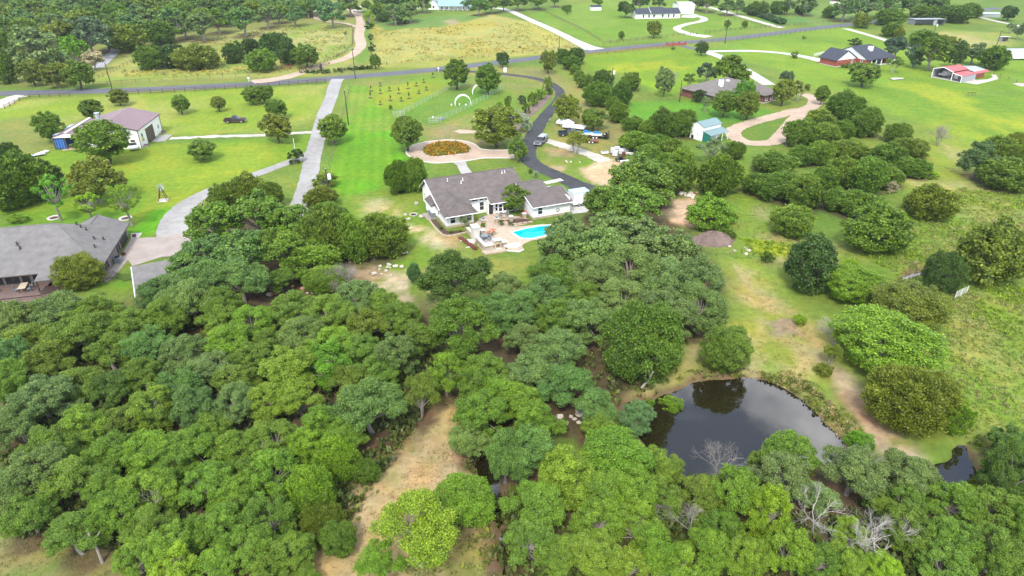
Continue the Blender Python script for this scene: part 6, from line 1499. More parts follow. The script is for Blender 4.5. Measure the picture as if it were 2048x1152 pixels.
MB().poly([(-2.1,-1.0,1.12),(1.2,-1.05,1.22),(2.7,0,1.37),(1.2,1.05,1.22),(-2.1,1.0,1.12),(-1.5,0,1.9),(.8,0,2.0)], [(0,1,6,5),(1,2,6),(2,3,6),(3,4,5,6),(4,0,5)]).build('cover', M['trim'], p)
wheels(p, [(-.6,-.95),(-.6,.95)], .32, .2)
p = put('flatbed_trailer', (1148, 259), math.radians(-22), 'long low white trailer between the boat and the navy pickup', 'trailer')
MB().box(-2.9,2.9,-1,1,.55,.8).build('bed', M['car_white'], p); MB().box(-2.9,2.9,-1.02,-.98,.8,1.05).box(-2.9,2.9,.98,1.02,.8,1.05).build('side_board', M['car_white'], p); wheels(p, [(-.4,-.9),(-.4,.9),(.4,-.9),(.4,.9)], .32, .2)
def camper(px, rz, label):
    p = put('boat_trailer', px, rz, label, 'boat', None, .1)
    MB().side([(-2.4,.6),(1.6,.6),(2.3,1.1),(1.9,1.3),(-2.4,1.3)], -.95, .95).build('hull', M['car_white'], p); MB().side([(-1.6,1.3),(.6,1.3),(.2,2.0),(-1.4,2.1)], -.8, .8).build('cabin', M['car_white'], p)
    MB().box(-1.2,.0,-.82,-.79,1.5,1.85).build('window', M['glass'], p); MB().box(-2.6,2.6,-.5,.5,.42,.58).build('trailer_frame', M['black'], p); wheels(p, [(-.5,-.8),(-.5,.8)], .36, .22, 'car_white')
camper((1888, 154.5), math.radians(205), 'white boat on a black trailer inside the red carport')
p = put('white_cabinet', (1913, 158), math.radians(30), 'white upright tank in the low bay of the red carport', 'tank', None, .1)
MB().box(-.6,.6,-.7,.7,0,1.6).build('body', M['car_white'], p); MB().lathe([(.25,1.6),(.25,1.75),(.12,1.8)], 8).build('lid', M['grey_unit'], p)

# ------------------------------------------------------------------ scrap and stone piles
def stone_pile(px, label, n, spread, mats, size=(.3,.6), name='stone_pile', cat='stones', group=None):
    p = put(name, px, 0, label, cat, group, 0); q = random.Random(int(px[0]))
    for i in range(n):
        r = q.uniform(*size); x, y = q.gauss(0, spread), q.gauss(0, spread*.7)
        MB().blob((x, y, r*.5), (r, r*q.uniform(.7,1), r*q.uniform(.55,.8)), q.randint(0, 9999), 7, 4).build('stone', M[mats[i % len(mats)]], p)
stone_pile((1377, 393), 'heap of pale and reddish boulders beside the dirt patch', 15, 1.1, ['rock','rock','rock_red'], (.3,.6))
stone_pile((785, 532), 'pale boulders below the bare-trunked juniper', 7, .8, ['rock'], (.2,.45))
stone_pile((760, 548), 'low pale rocks on the slope above the dead shrub', 7, .9, ['rock'], (.18,.4))
stone_pile((805, 505), 'scattered rocks at the foot of the eroded bank', 9, 1.2, ['rock'], (.15,.35))
stone_pile((1160, 838), 'pale rocks in a gap of the middle grove', 12, .9, ['rock'], (.25,.5))
stone_pile((590, 590), 'rocks on the bare ground in the wood by the drive', 12, 1.6, ['rock','rock_red'], (.25,.5))
stone_pile((1640, 296), 'pale rocks under the junipers by the tan loop', 7, 1.4, ['rock'], (.25,.45))
stone_pile((1480, 500), 'pale rocks below the wood-chip heap', 6, 1.0, ['rock'], (.15,.35))
for i, (x, y) in enumerate(((812,431),(818,440),(843,435),(833,409),(1136,325))):
    stone_pile((x, y), ('round pale boulder left of the fire ring','pale boulder below the fire ring','pale boulder at the corner of the cooling-unit plinth','small flat stone by the white gable','ring of pale stones on the grass inside the dark drive')[i], 1 if i < 4 else 7, .05 if i < 4 else .7, ['rock'], (.35,.5) if i < 4 else (.2,.3), 'boulder', 'stones')
p = put('fire_ring', (827, 430), 0, 'dark fire ring on the lawn left of the white house', 'fire ring', None, 0)
MB().lathe([(.75,0),(.8,.2),(.65,.2),(.6,.05)], 14).build('ring', M['rock'], p); MB().lathe([(.58,.0),(.5,.1),(.1,.16)], 12).build('ash', M['dark'], p)
p = put('wood_chip_heap', (1426, 482), 0, 'brown heap of wood chips at the edge of the rough ground', 'heap', None, 0)
hv, hf = [], []
for i in range(19):
    for j in range(33):
        r, a = i/18*3.3, j/32*6.283
        h = 1.75*max(0, 1-(r/3.3)**1.6)*(1+.14*math.sin(3*a+1)) - .05
        hv.append((r*1.15*math.cos(a)*(1+.07*math.sin(5*a)), r*.8*math.sin(a), h + R.uniform(-.07,.07)))
for i in range(18):
    for j in range(32): hf.append((i*33+j, (i+1)*33+j, (i+1)*33+j+1, i*33+j+1))
MB().poly(hv, hf).build('heap', M['mulch_grey'], p)
def junk(name, px, rz, label, cat, build):
    p = put(name, px, rz, label, cat, 'scrap beside the gravel lot'); build(p)
def cage(p, m='car_white'):
    MB().box(-.6,.6,-.6,.6,.16,1.15).build('tank', M[m], p); MB().box(-.62,.62,-.62,.62,0,.14).build('pallet', M['wood_post'], p)
    fr = MB()
    for z in (.4,.75,1.17): fr.tube([(-.64,-.64,z),(.64,-.64,z),(.64,.64,z),(-.64,.64,z),(-.64,-.64,z)], .03, 4)
    for x in (-.64,.64):
        for y_ in (-.64,.64): fr.tube([(x,y_,0),(x,y_,1.17)], .03, 4)
    fr.build('cage', M['black'], p)
for i, (x, y, lab) in enumerate(((1226,306,'white caged tank at the left of the scrap heap'),(1234,304,'second white caged tank from the left in the scrap'),(1242,308,'third white caged tank in the scrap row'),(1230,312,'white caged tank at the front of the scrap row'),(1251,305,'white caged tank furthest right in the scrap'))):
    junk('caged_tank', (x, y), R.uniform(-.3,.3), lab, 'tank', cage)
def beams(p, m, n=4, L_=4.5):
    for k in range(n): MB().tube([(-L_/2, .3*k, .1+.05*k), (L_/2, .3*k+R.uniform(-.4,.4), .5+.3*R.random())], .11, 4).build('beam', M[m], p)
junk('timber_beams', (1262, 312), math.radians(-40), 'pale beams leaning to the right of the caged tanks', 'beams', lambda p: beams(p, 'stone_cap'))
junk('timber_beams', (1270, 306), math.radians(-50), 'grey beams behind the pale ones near the junipers', 'beams', lambda p: beams(p, 'concrete'))
junk('rusty_drum', (1247, 313), .3, 'rusty drum in the middle of the scrap', 'drum', lambda p: (MB().lathe([(.4,0),(.42,.3),(.4,.32),(.42,.62),(.4,.64),(.4,.95)], 12).build('drum', M['rust'], p), MB().lathe([(.08,.95),(.08,1.0)], 6).build('cap', M['black'], p)))
junk('engine_sledge', (1240, 322), .2, 'dark machine frame at the front of the scrap', 'machine', lambda p: (MB().box(-1,1,-.5,.5,.3,.6).box(-.3,.4,-.4,.4,.6,1.1).build('body', M['black'], p), wheels(p, [(-.7,-.55),(-.7,.55),(.7,-.55),(.7,.55)], .3, .15)))
junk('white_trestle', (1250, 328), .3, 'white trestle table at the edge of the gravel lot', 'table', lambda p: (MB().box(-1.2,1.2,-.4,.4,.7,.76).build('top', M['trim'], p), MB().tube([(-1,-.35,0),(-1,.35,.7)], .04, 4).tube([(-1,.35,0),(-1,-.35,.7)], .04, 4).tube([(1,-.35,0),(1,.35,.7)], .04, 4).tube([(1,.35,0),(1,-.35,.7)], .04, 4).build('leg', M['trim'], p)))
junk('white_tub', (1209, 308), .2, 'white tub lying left of the scrap', 'tub', lambda p: (MB().side([(-.8,.15),(.7,.15),(.95,.5),(.8,.6),(-.8,.6)], -.45, .45).build('shell', M['car_white'], p), MB().box(-.7,.7,-.35,.35,.6,.63).build('inside', M['grey_unit'], p)))
def sheets(p):
    q = random.Random(4)
    for k in range(7):
        x, y = q.uniform(-2.4,2.4), q.uniform(-1.3,1.3); a = q.uniform(-.3,.9); c, s = math.cos(a), math.sin(a); z = .06+.06*k
        MB().slab([(x+c*u-s*v, y+s*u+c*v, z+.05*u) for u, v in ((-1.4,-.6),(1.4,-.6),(1.4,.6),(-1.4,.6))], .03).build('sheet', M['galv' if k % 3 == 0 else 'car_white'], p)
p = put('scrap_sheets', (64, 312), .5, 'pile of white sheet metal in the grass at the far left', 'scrap', None, 0); sheets(p)
p = put('trestle_bench', (1942, 192), .1, 'dark trestle standing alone on the right lawn', 'trestle', None, 0)
MB().box(-1.3,1.3,-.06,.06,1.0,1.1).build('beam', M['black'], p)
lg = MB().tube([(0,-.45,0),(0,0,1.02),(0,.45,0)], .04, 4).mesh('leg', M['black'])
for x in (-1.2,.2,1.2): link_mesh('leg', lg, p, (x,0,0))
p = put('white_gate', (1921, 592), math.radians(32), 'small white tubular gate in the right scrub', 'gate', None, 0)
for k in range(5): MB().tube([(-1.6,0,.25+.24*k),(1.6,0,.25+.22*k)], .022, 5).build('bar', M['trim'], p)
for x in (-1.6,0,1.6): MB().tube([(x,0,0),(x,0,1.3)], .04, 5).build('upright', M['trim'], p)

# ------------------------------------------------------------------ windmill, arches, poles, signs
p = put('garden_windmill', (327, 401), .3, 'small garden windmill on a timber tower in the left lawn', 'windmill', None, 0)
MB().box(-.9,.9,-.9,.9,0,.1).build('base', M['concrete_white'], p)
for sx in (-1,1):
    for sy in (-1,1): MB().tube([(.75*sx,.75*sy,.1),(.2*sx,.2*sy,2.6)], .07, 4).build('leg', M['rust'], p)
for z in (.9, 1.7): r_ = .75-.22*z; MB().tube([(-r_,-r_,z),(r_,-r_,z),(r_,r_,z),(-r_,r_,z),(-r_,-r_,z)], .04, 4).build('brace', M['rust'], p)
hub = MB().lathe([(.12,2.55),(.12,2.85)], 8).build('hub', M['grey_unit'], p)
for k in range(12):
    a = 2*math.pi*k/12; c, s = math.cos(a), math.sin(a)
    MB().poly([(c*.15,-.25,2.8+s*.15),(c*.75-s*.12,-.25,2.8+s*.75+c*.12),(c*.75+s*.08,-.31,2.8+s*.75-c*.08),(c*.15,-.235,2.8+s*.15),(c*.75-s*.12,-.235,2.8+s*.75+c*.12),(c*.75+s*.08,-.295,2.8+s*.75-c*.08)], [(0,1,2),(5,4,3),(0,3,4,1),(1,4,5,2),(2,5,3,0)]).build('blade', M['galv'], p)
MB().box(-.02,.02,0,1.0,2.75,2.85).box(-.02,.02,.9,1.4,2.55,3.05).build('tail', M['galv'], p)
def arch(px, rz, label, w=4.6, h=2.9, d=1.6):
    p = put('garden_arch', px, rz, label, 'arch', 'white garden arches', 0)
    path = lambda y: [(-w/2,y,0),(-w/2,y,h-w/2)]+[(w/2*math.cos(a),y,h-w/2+w/2*math.sin(a)) for a in np.linspace(math.pi,0,14)[1:-1]]+[(w/2,y,h-w/2),(w/2,y,0)]
    for y in (-d/2, 0, d/2): MB().tube(path(y), .07, 5).build('hoop', M['trim'], p)
    for k in range(1, 15): q = path(0)[k]; MB().tube([(q[0],-d/2,q[2]),(q[0],d/2,q[2])], .05, 4).build('slat', M['trim'], p)
arch((926, 210), .15, 'nearer white trellis arch in the wire garden')
arch((960, 188), .15, 'rear white trellis arch in the wire garden')
def pole(px, h, label, transformer=False, arm=False, r=.14):
    p = put('utility_pole', px, .3, label, 'pole', 'utility poles', 0)
    MB().tube([(0,0,-.2),(0,0,h)], [r*1.15, r*.75], 8).build('pole', M['pole'], p)
    if transformer:
        MB().lathe([(.3,h-2.2),(.34,h-2.1),(.34,h-1.2),(.2,h-1.1)], 10, (.5,0,0)).build('transformer', M['trim'], p); MB().box(.08,.3,-.05,.05,h-1.9,h-1.7).build('bracket', M['grey_unit'], p)
    if arm: MB().box(-.9,.9,-.06,.06,h-.5,h-.38).build('crossarm', M['pole'], p)
    for x in ((-.7,0,.7) if arm else (0,)): MB().lathe([(.05,h-.38 if arm else h),(.07,h+.0 if not arm else h-.2),(.03,h+.12 if not arm else h-.12)], 6, (x,0,0)).build('insulator', M['trim'], p)
pole((697, 250), 9.1, 'tall bare pole right of the concrete drive on the lawn')
pole((660, 405), 6.9, 'pole with a white transformer above the scrubby bushes', True)
pole((1359, 204), 6.4, 'pole on the bright lawn left of the taupe roof')
pole((1450, 87), 9.8, 'pole across the road from the dark round tree', arm=True)
pole((745, 137), 12.0, 'tall pole on the fence line right of the pinkish track', r=.11)
pole((711, 158), 10.0, 'pole at the mouth of the concrete drive', arm=True)
pole((225, 181), 8.6, 'pole at the road above the flat-topped juniper')
pole((1118, 106), 6.4, 'pole in front of the golden field')
pole((1223, 180), 7.0, 'pole with a white transformer among the fence-row junipers', True)
pole((1709, 57), 9.0, 'pole at the right end of the road fence', arm=True)
pole((1867, 70), 5.8, 'pole with a white transformer on the pale field', True)
pole((1991, 98), 7.4, 'pole left of the motorhome shelter')
pole((1568, 28), 6.0, 'pale pole by the trees behind the road')
pole((412, 438), 3.2, 'short dark post at the wood edge by the branch drive')
def mailbox(px, label, m='trim'):
    p = put('mailbox', px, .2, label, 'mailbox', 'mailboxes by the road', 0)
    MB().box(-.07,.07,-.07,.07,0,1.0).build('post', M['trim'], p); MB().side([(-.35,1.0),(.35,1.0),(.35,1.2),(.2,1.35),(-.2,1.35),(-.35,1.2)], -.2, .2).build('box', M[m], p)
mailbox((498, 163), 'white mailbox by the pinkish track mouth'); mailbox((877, 143), 'white mailbox at the mouth of the dark drive'); mailbox((1172, 98), 'white mailbox at the mouth of the far white drive'); mailbox((1393, 73), 'dark mailbox by the curving white drive', 'black')
p = put('white_post_box', (1010, 144), .1, 'white upright cabinet on the grass behind the dark drive', 'cabinet', None, 0)
MB().box(-.5,.5,-.35,.35,0,1.35).build('body', M['trim'], p); MB().box(-.55,.55,-.4,.4,1.35,1.42).build('lid', M['trim'], p)
p = put('flag_post', (590, 300), 0, 'thin white post above the bush in the drive fork', 'post', None, 0)
MB().tube([(0,0,0),(0,0,2.6)], .05, 6).build('post', M['trim'], p); MB().lathe([(.08,2.6),(.08,2.7),(.02,2.76)], 6).build('finial', M['trim'], p)
p = put('garden_sign', (991, 292), .1, 'small white sign board under the many-stemmed juniper', 'sign', None, 0)
MB().box(-.3,.3,-.02,.02,.3,.8).build('board', M['trim'], p); MB().box(-.03,.03,.0,.06,0,.78).build('post', M['trim'], p)
for nm, px_, lab in (('gate_pillar', (643,143), 'dark gate pillar left of the pinkish track'),):
    p = put(nm, px_, 0, lab, 'gate pillar', None, 0); MB().box(-.35,.35,-.35,.35,0,2.4).build('shaft', M['brown'], p); MB().box(-.42,.42,-.42,.42,2.4,2.55).build('cap', M['brown'], p)
p = put('ranch_gate', (573, 139), .3, 'rusty gate panel beside the pinkish track', 'gate', None, 0)
for k in range(5): MB().box(-1.6,1.6,-.03,.03,.25+.3*k,.4+.3*k).build('board', M['rust'], p)
for x in (-1.6, 1.6): MB().box(x-.1,x+.1,-.1,.1,0,2.2).build('post', M['rust'], p)
p = put('road_gate', (1352, 91), .25, 'reddish brick gate wall at the entrance drive', 'gate', None, 0)
for x in (-4.2,-1.4,1.4,4.2): MB().box(x-.3,x+.3,-.3,.3,0,1.5).build('pillar', M['brick'], p)
for x in (-2.8,0,2.8): MB().box(x-1.08,x+1.08,-.15,.15,0,.9).build('wall', M['brick'], p)
# stepping stones, rings of young trees, beds
p = put('stepping_stones', (1092, 366), .35, 'row of pale stepping slabs on the strip of lawn', 'paving', None, 0)
st = MB().box(-.22,.22,-.8,.8,0,.06).mesh('slab', M['stone_cap'])
for k in range(7): link_mesh('slab', st, p, (.62*k, .12*k, 0), .15)
for i, (x, y, r, lab) in enumerate(((108,436,1.15,'mulch ring under the young tree left behind the grey roof'),(251,437,1.15,'mulch ring under the young tree at the garage end'))):
    p = put('tree_ring', (x, y), 0, lab, 'tree ring', None, 0); MB().lathe([(r,-.02),(r,.14),(r*.82,.14),(r*.8,.04)], 18).build('kerb', M['stone_cap'], p); MB().lathe([(r*.8,.0),(r*.5,.08),(.1,.1)], 14).build('mulch', M['mulch'], p)
sheet('garden_bed', '1040,243 1056,256 1050,268 1030,262 1010,250 1000,235 1010,228 1030,232 1060,215 1085,195 1101,184 1104,190 1088,212 1062,232', M['mulch_grey'], .04)
sheet('narrow_bed', '907,263 918,259 955,262 957,267 920,267', M['gravel_pink'], .04)
SH = '''
1030 232 26 22 bush sage|silvery shrub in the curved bed by the dark drive, left one
1046 238 24 22 bush sage|silvery shrub in the curved bed, middle one
1050 252 26 30 bush sage|silvery shrub at the low end of the curved bed
1018 224 12 12 bush dark|small dark shrub left of the silvery ones
1016 205 17 28 elm deep|little pointed tree above the silvery shrubs
1044 200 20 18 bush blue|rounded bluish shrub above the silvery ones
1000 210 13 11 bush mid|low shrub left of the little pointed tree
1066 200 24 28 bush mid|green shrub at the middle of the curved bed
1052 218 18 22 bush deep|dark leafy shrub between the silvery and green ones
1080 190 28 22 bush bright|bright shrub near the bend of the dark drive
1094 172 22 34 elm mid|upright tree inside the bend of the dark drive
1099 183 18 14 bush bright|low bright shrub at the bend of the dark drive
1071 349 14 13 bush sage|pale agave-like shrub in the bed beside the dark drive
1061 343 10 9 bush deep|small shrub in the bed beside the dark drive
882 456 9 7 bush deep|small plant at the left end of the wing bed
902 464 12 8 bush mid|leafy plant in front of the wing window
920 462 10 7 bush olive|plant at the right end of the wing bed
966 450 13 10 bush bright|green shrub beside the courtyard steps
1003 446 13 12 bush olive|shrub below the ornate railing
1022 448 12 9 bush grey|grey shrub below the plain railing
956 470 12 9 bush olive|yellowish plant on the terrace
1535 515 30 24 bush deep|low dark bush below the wood-chip heap
1461 470 26 20 bush mid|bush on the slope right of the wood-chip heap
1785 376 28 24 bush pale|pale dry shrub beside the junipers by the tan loop
1700 530 40 26 bush lime|lime bush behind the bright tree above the dam
1860 350 34 18 bush lime|lime scrub patch below the isolated junipers
1600 640 30 24 bush lime|lime clump on the dam slope
1648 740 40 30 bush olive|olive bush at the foot of the vivid dome tree
1666 706 40 44 open olive|thin olive tree beside the white dead shrub
1346 96 10 8 bush mid|tuft by the brick gate wall
1040 94 6 5 bush dark|tiny dark bush on the road bank before the golden field
'''
for ln in SH.strip().split('\n'):
    a, lab = ln.split('|'); a = a.split(); place_tree(*map(float, a[:4]), a[4], a[5], lab)
# young orchard
SAP = '742,182 761,172 741,196 761,187 779,182 798,187 816,177 833,172 848,165 866,155 853,180 838,187 818,197 803,202 781,201 761,209'
_sp = sorted(range(16), key=lambda i: -float(SAP.split()[i].split(',')[1]))
SROW = {}
for _r in range(4):
    for _k, _i in enumerate(sorted(_sp[4*_r:4*_r+4], key=lambda i: float(SAP.split()[i].split(',')[0]))): SROW[_i] = (_r+1, _k+1)
for i, s in enumerate(SAP.split()):
    x, y = map(float, s.split(','))
    p = put('sapling', (x, y), R.uniform(0, 6), f'staked young tree, {ordinal(SROW[i][1])} from left in the {ordinal(SROW[i][0])} row from the garden fence', 'sapling', 'young orchard trees', 0)
    hh = R.uniform(.9, 1.9)
    MB().tube([(0,0,0),(.03,.02,hh)], [.03,.012], 4).build('stem', M['bark_dark'], p)
    c = link_mesh('foliage', PROTO['bush', 2][0][i % 2][0], p, (0,0,hh*.75), 0, (.28,.28,hh*.38)); c.color = (.075,.13,.02,1)
    MB().lathe([(.62,-.02),(.66,.10),(.5,.10)], 12).build('mulch', M['mulch'], p)
place_tree(781, 215, 8, 9, 'bush', 'deep', 'dense little conifer below the young orchard')

# ------------------------------------------------------------------ fences: every post and rail a part
def fence(px, label, m='rail_brown', h=1.3, rails=(.35,.8,1.25), step=3.2, r=.06, pr=.09, group=None, rm=None):
    P = pxpoly(px); root = empty('fence', (*P[0], 0), 0, label, 'fence', group)
    pm = MB().tube([(0,0,-.1),(0,0,h+.12)], pr, 5).mesh('post', M[m])
    for a, b_ in zip(P[:-1], P[1:]):
        L_ = np.linalg.norm(b_-a); n = max(1, round(L_/step)); rz = math.atan2(b_[1]-a[1], b_[0]-a[0])
        rl = MB().tube([(0,0,0),(L_/n,0,0)], r, 4).mesh('rail', M[rm or m])
        for k in range(n):
            q = a+(b_-a)*k/n - P[0]
            link_mesh('post', pm, root, (q[0], q[1], R.uniform(-.05,.03)))
            for z in rails: link_mesh('rail', rl, root, (q[0], q[1], z), rz)
    q = P[-1]-P[0]; link_mesh('post', pm, root, (q[0], q[1], 0)); return root
fence('253,189 350,185 450,179 560,172 652,166', 'brown three-rail fence along the left side of the road')
fence('140,193 60,196 40,203 10,218', 'dark low fence by the pale gravel lane at the far left', h=1.1, rails=(.5,1.0))
fence('187,171 300,164 420,157 497,152 560,147', 'thin rail fence along the meadow above the road', h=1.2, rails=(1.1,), step=4, r=.035, pr=.06)
fence('190,160 215,150 240,137 262,126 275,118', 'thin rail fence climbing left of the low juniper clump', h=1.2, rails=(.6,1.1), step=3, r=.035, pr=.06)
fence('604,143 650,127 690,107 705,90 706,60', 'brown fence along the inside of the pinkish track', h=1.2, rails=(.6,1.1), step=3, r=.05, pr=.07)
fence('704,56 680,50 650,46 634,40', 'brown fence along the spur of the pinkish track', h=1.1, rails=(.6,1.0), step=3, r=.05, pr=.07)
fence('625,145 700,139 745,134 860,123 1000,112 1130,96 1160,92', 'wire fence on thin posts above the middle of the road', 'wood_post', 1.1, (.5,1.0), 5, .02, .06, rm='wire')
fence('1168,113 1230,107 1300,99 1340,95', 'reddish rail fence below the road right of the juniper row', 'rail_red', 1.2, (.4,.8,1.15), 3.2)
fence('1370,89 1450,83 1530,75 1600,66 1680,58', 'wire and post fence along the bright lawn below the road', 'wood_post', 1.2, (.5,1.05), 3.2, .025, .07, rm='wire')
fence('1207,88 1260,83 1310,77 1380,70 1387,69', 'dark rail fence in front of the white ranch house', 'wood_post', 1.2, (.4,.8,1.1), 3.4, .04)
fence('1410,67 1450,63 1500,58 1540,55', 'dark rail fence right of the curving white drive', 'wood_post', 1.2, (.4,.8,1.1), 3.4, .04)
fence('1204,84 1190,76 1170,63 1140,49 1110,34 1085,22 1060,10', 'dark rail fence beside the far white drive', 'wood_post', 1.2, (.4,.8,1.1), 3.4, .04)
fence('1440,33 1490,42 1530,54', 'dark rail fence along the far gravel road', 'wood_post', 1.1, (.6,1.0), 3.6, .04)
fence('1540,56 1600,50 1690,42', 'low fence on the far side of the road at the right', 'wood_post', 1.0, (.5,.9), 4, .04)
fence('1898,100 1950,92 2000,88 2048,84', 'wire fence across the pale field at the upper right', 'wood_post', 1.1, (.5,1.0), 5, .02, .05, rm='wire')
fence('1870,70 1900,85 1920,98', 'short wire fence down the pale field', 'wood_post', 1.1, (.5,1.0), 5, .02, .05, rm='wire')
fence('1960,140 2000,155 2048,172', 'hedged wire fence beside the carport path', 'wood_post', 1.1, (.5,1.0), 4, .03, .06, rm='wire')
fence('1830,190 1930,196 2048,188', 'thin wire fence across the right lawn', 'wire', 1.1, (.5,1.0), 5, .015, .04)
fence('655,345 668,300 676,262 690,215 700,175', 'wire fence between the concrete drive and the mown strip', 'wood_post', 1.1, (.5,1.0), 4, .02, .05, rm='wire')
fence('800,232 850,206 905,175 940,171', 'pale wire fence on the left side of the garden', 'wire_pale', 1.6, (.3,.7,1.1,1.5), 2.4, .018, .04)
fence('872,245 905,232 938,216 975,197 1006,178', 'pale wire fence on the right side of the garden', 'wire_pale', 1.6, (.3,.7,1.1,1.5), 2.4, .018, .04)
def wire_gate(px, rz, label):
    p = put('wire_gate', px, rz, label, 'gate', 'wire gates of the garden', 0)
    for z in (.2,.7,1.2,1.5): MB().tube([(-1.6,0,z),(1.6,0,z)], .04, 4).build('bar', M['wire_pale'], p)
    for x in (-1.6,-.5,.5,1.6): MB().tube([(x,0,0),(x,0,1.55)], .04, 4).build('upright', M['wire_pale'], p)
wire_gate((798, 233), .3, 'pale wire gate at the lower left corner of the garden'); wire_gate((870, 246), .3, 'pale wire gate at the lower end of the garden'); wire_gate((926, 172), .2, 'pale wire gate at the upper end of the garden')
p = put('garden_trough', (884, 239), .2, 'dark trough inside the lower end of the garden', 'trough', None, 0)
MB().box(-1,1,-.35,.35,0,.4).build('tub', M['grey_unit'], p); MB().box(-.9,.9,-.28,.28,.4,.42).build('water', M['glass'], p)
for i, (x, y) in enumerate(((903,211),(919,210),(932,211),(866,236))):
    p = put('garden_bucket', (x, y), 0, ('white bucket left of the nearer arch','white bucket under the nearer arch','white bucket at the right foot of the nearer arch','white bucket near the lower garden gate')[i], 'bucket', 'white buckets in the garden', 0)
    MB().lathe([(.18,0),(.24,.45),(.2,.45)], 8).build('pail', M['trim'], p); MB().tube([(-.22,0,.45),(0,0,.62),(.22,0,.45)], .015, 4).build('handle', M['black'], p)

# ------------------------------------------------------------------ dead trees
def dead_tree(px, h, spread, label, lean=0.0, seed=0, levels=4, n0=4, top=None, dirs=None, r0=.085, group=None, wood='bark'):
    p_ = at(*px); root = empty('dead_tree', (p_[0], p_[1], 0), 0, label, 'tree', group)
    q = random.Random(seed); tr, br = MB(), MB()
    def grow_(a, d, L_, r, lv):
        b_ = a + d*L_; mid = a + d*L_*.5 + Vector((q.uniform(-1,1),q.uniform(-1,1),q.uniform(-.4,.8)))*L_*.09
        (tr if lv == 0 else br).tube([a, mid, b_], [r, r*.82, r*.6], 5 if lv < 2 else 3, cap=False)
        if lv >= levels: return
        for k in range(n0 if lv == 0 else q.choice((3,3,4))):
            nd = (d + Vector((q.gauss(0,1),q.gauss(0,1),q.gauss(.15,.6)))*spread).normalized()
            grow_(b_ if k else a.lerp(b_, q.uniform(.6,1)), nd, L_*q.uniform(.55,.85), r*.55, lv+1)
    ds = dirs or [(lean, 0, 1)]
    for d in ds: grow_(Vector((0,0,-.1)), Vector(d).normalized(), h*.38, r0, 0 if len(ds) == 1 else 0)
    tr.build('trunk', M[wood], root); br.build('branches', M[wood], root); return root
dead_tree((1628, 1072), 5.2, .55, 'white bare tree reaching up left of the lime trees', -.2, 3, 5, 4, wood='deadwood')
dead_tree((1745, 1125), 4.6, .6, 'white bare branches spreading among the lime trees', .5, 8, 5, 4, dirs=[(.9,.5,.8),(.3,.9,.9),(-.6,.2,.9)], wood='deadwood')
dead_tree((1425, 975), 5.0, .5, 'pale bare tree rising in front of the pond', .05, 5, 5, 5)
dead_tree((1375, 1085), 4.2, .6, 'pale bare tree in the dark gap below the pond', 0, 12, 5, 4)
dead_tree((1700, 985), 4.6, .5, 'bleached half-bare tree right of the pond end', .1, 15, 5, 4)
dead_tree((690, 590), 4.2, .6, 'grey dead shrub below the yellow-green junipers', 0, 21, 5, 5, dirs=[(.5,.2,1),(-.5,.1,1),(0,-.5,1),(.1,.6,1)], r0=.09)
dead_tree((1667, 690), 4.2, .55, 'white dead shrub at the end of the earth dam', -.1, 23, 5, 4, dirs=[(-.3,.1,1),(.3,.1,1),(-.6,.3,.9)], r0=.09, wood='deadwood')
dead_tree((1875, 292), 4.5, .6, 'grey dead tree at the tip of the junipers by the tan loop', 0, 27, 5, 5, dirs=[(-.4,.1,1),(.4,.1,1),(0,.3,1)], r0=.11)
dead_tree((1340, 182), 5, .4, 'bare half of the dying tree on the bright lawn', .2, 29, 5, 4, r0=.1)
dead_tree((535, 935), 3.6, .6, 'forked bare branch in the left wood', .1, 35, 4, 3, r0=.12)
dead_tree((300, 1060), 3.8, .6, 'bare fork in the bottom of the left wood', .1, 37, 4, 3, r0=.13)
p = put('fallen_trunk', (1300, 772), 0, 'pale leaning trunk on the bank under the tall pointed tree', 'trunk', None, 0)
MB().tube([(-1.2,-.6,.1),(-.3,.1,.7),(.4,.8,1.6)], [.16,.13,.09], 6).build('trunk', M['deadwood'], p); MB().tube([(-.3,.1,.7),(-.9,.5,1.1)], [.07,.03], 5).build('branch', M['deadwood'], p)
p = put('leaning_trunk', (205, 1125), 0, 'pale leaning trunk at the lower left corner of the wood', 'trunk', None, 0)
MB().tube([(0,0,-.1),(-.15,.2,1.4),(-.5,.4,3.2)], [.15,.12,.09], 7).build('trunk', M['bark'], p); MB().tube([(-.3,.3,2.2),(.4,.6,3.2)], [.09,.05], 5).build('branch', M['bark'], p)

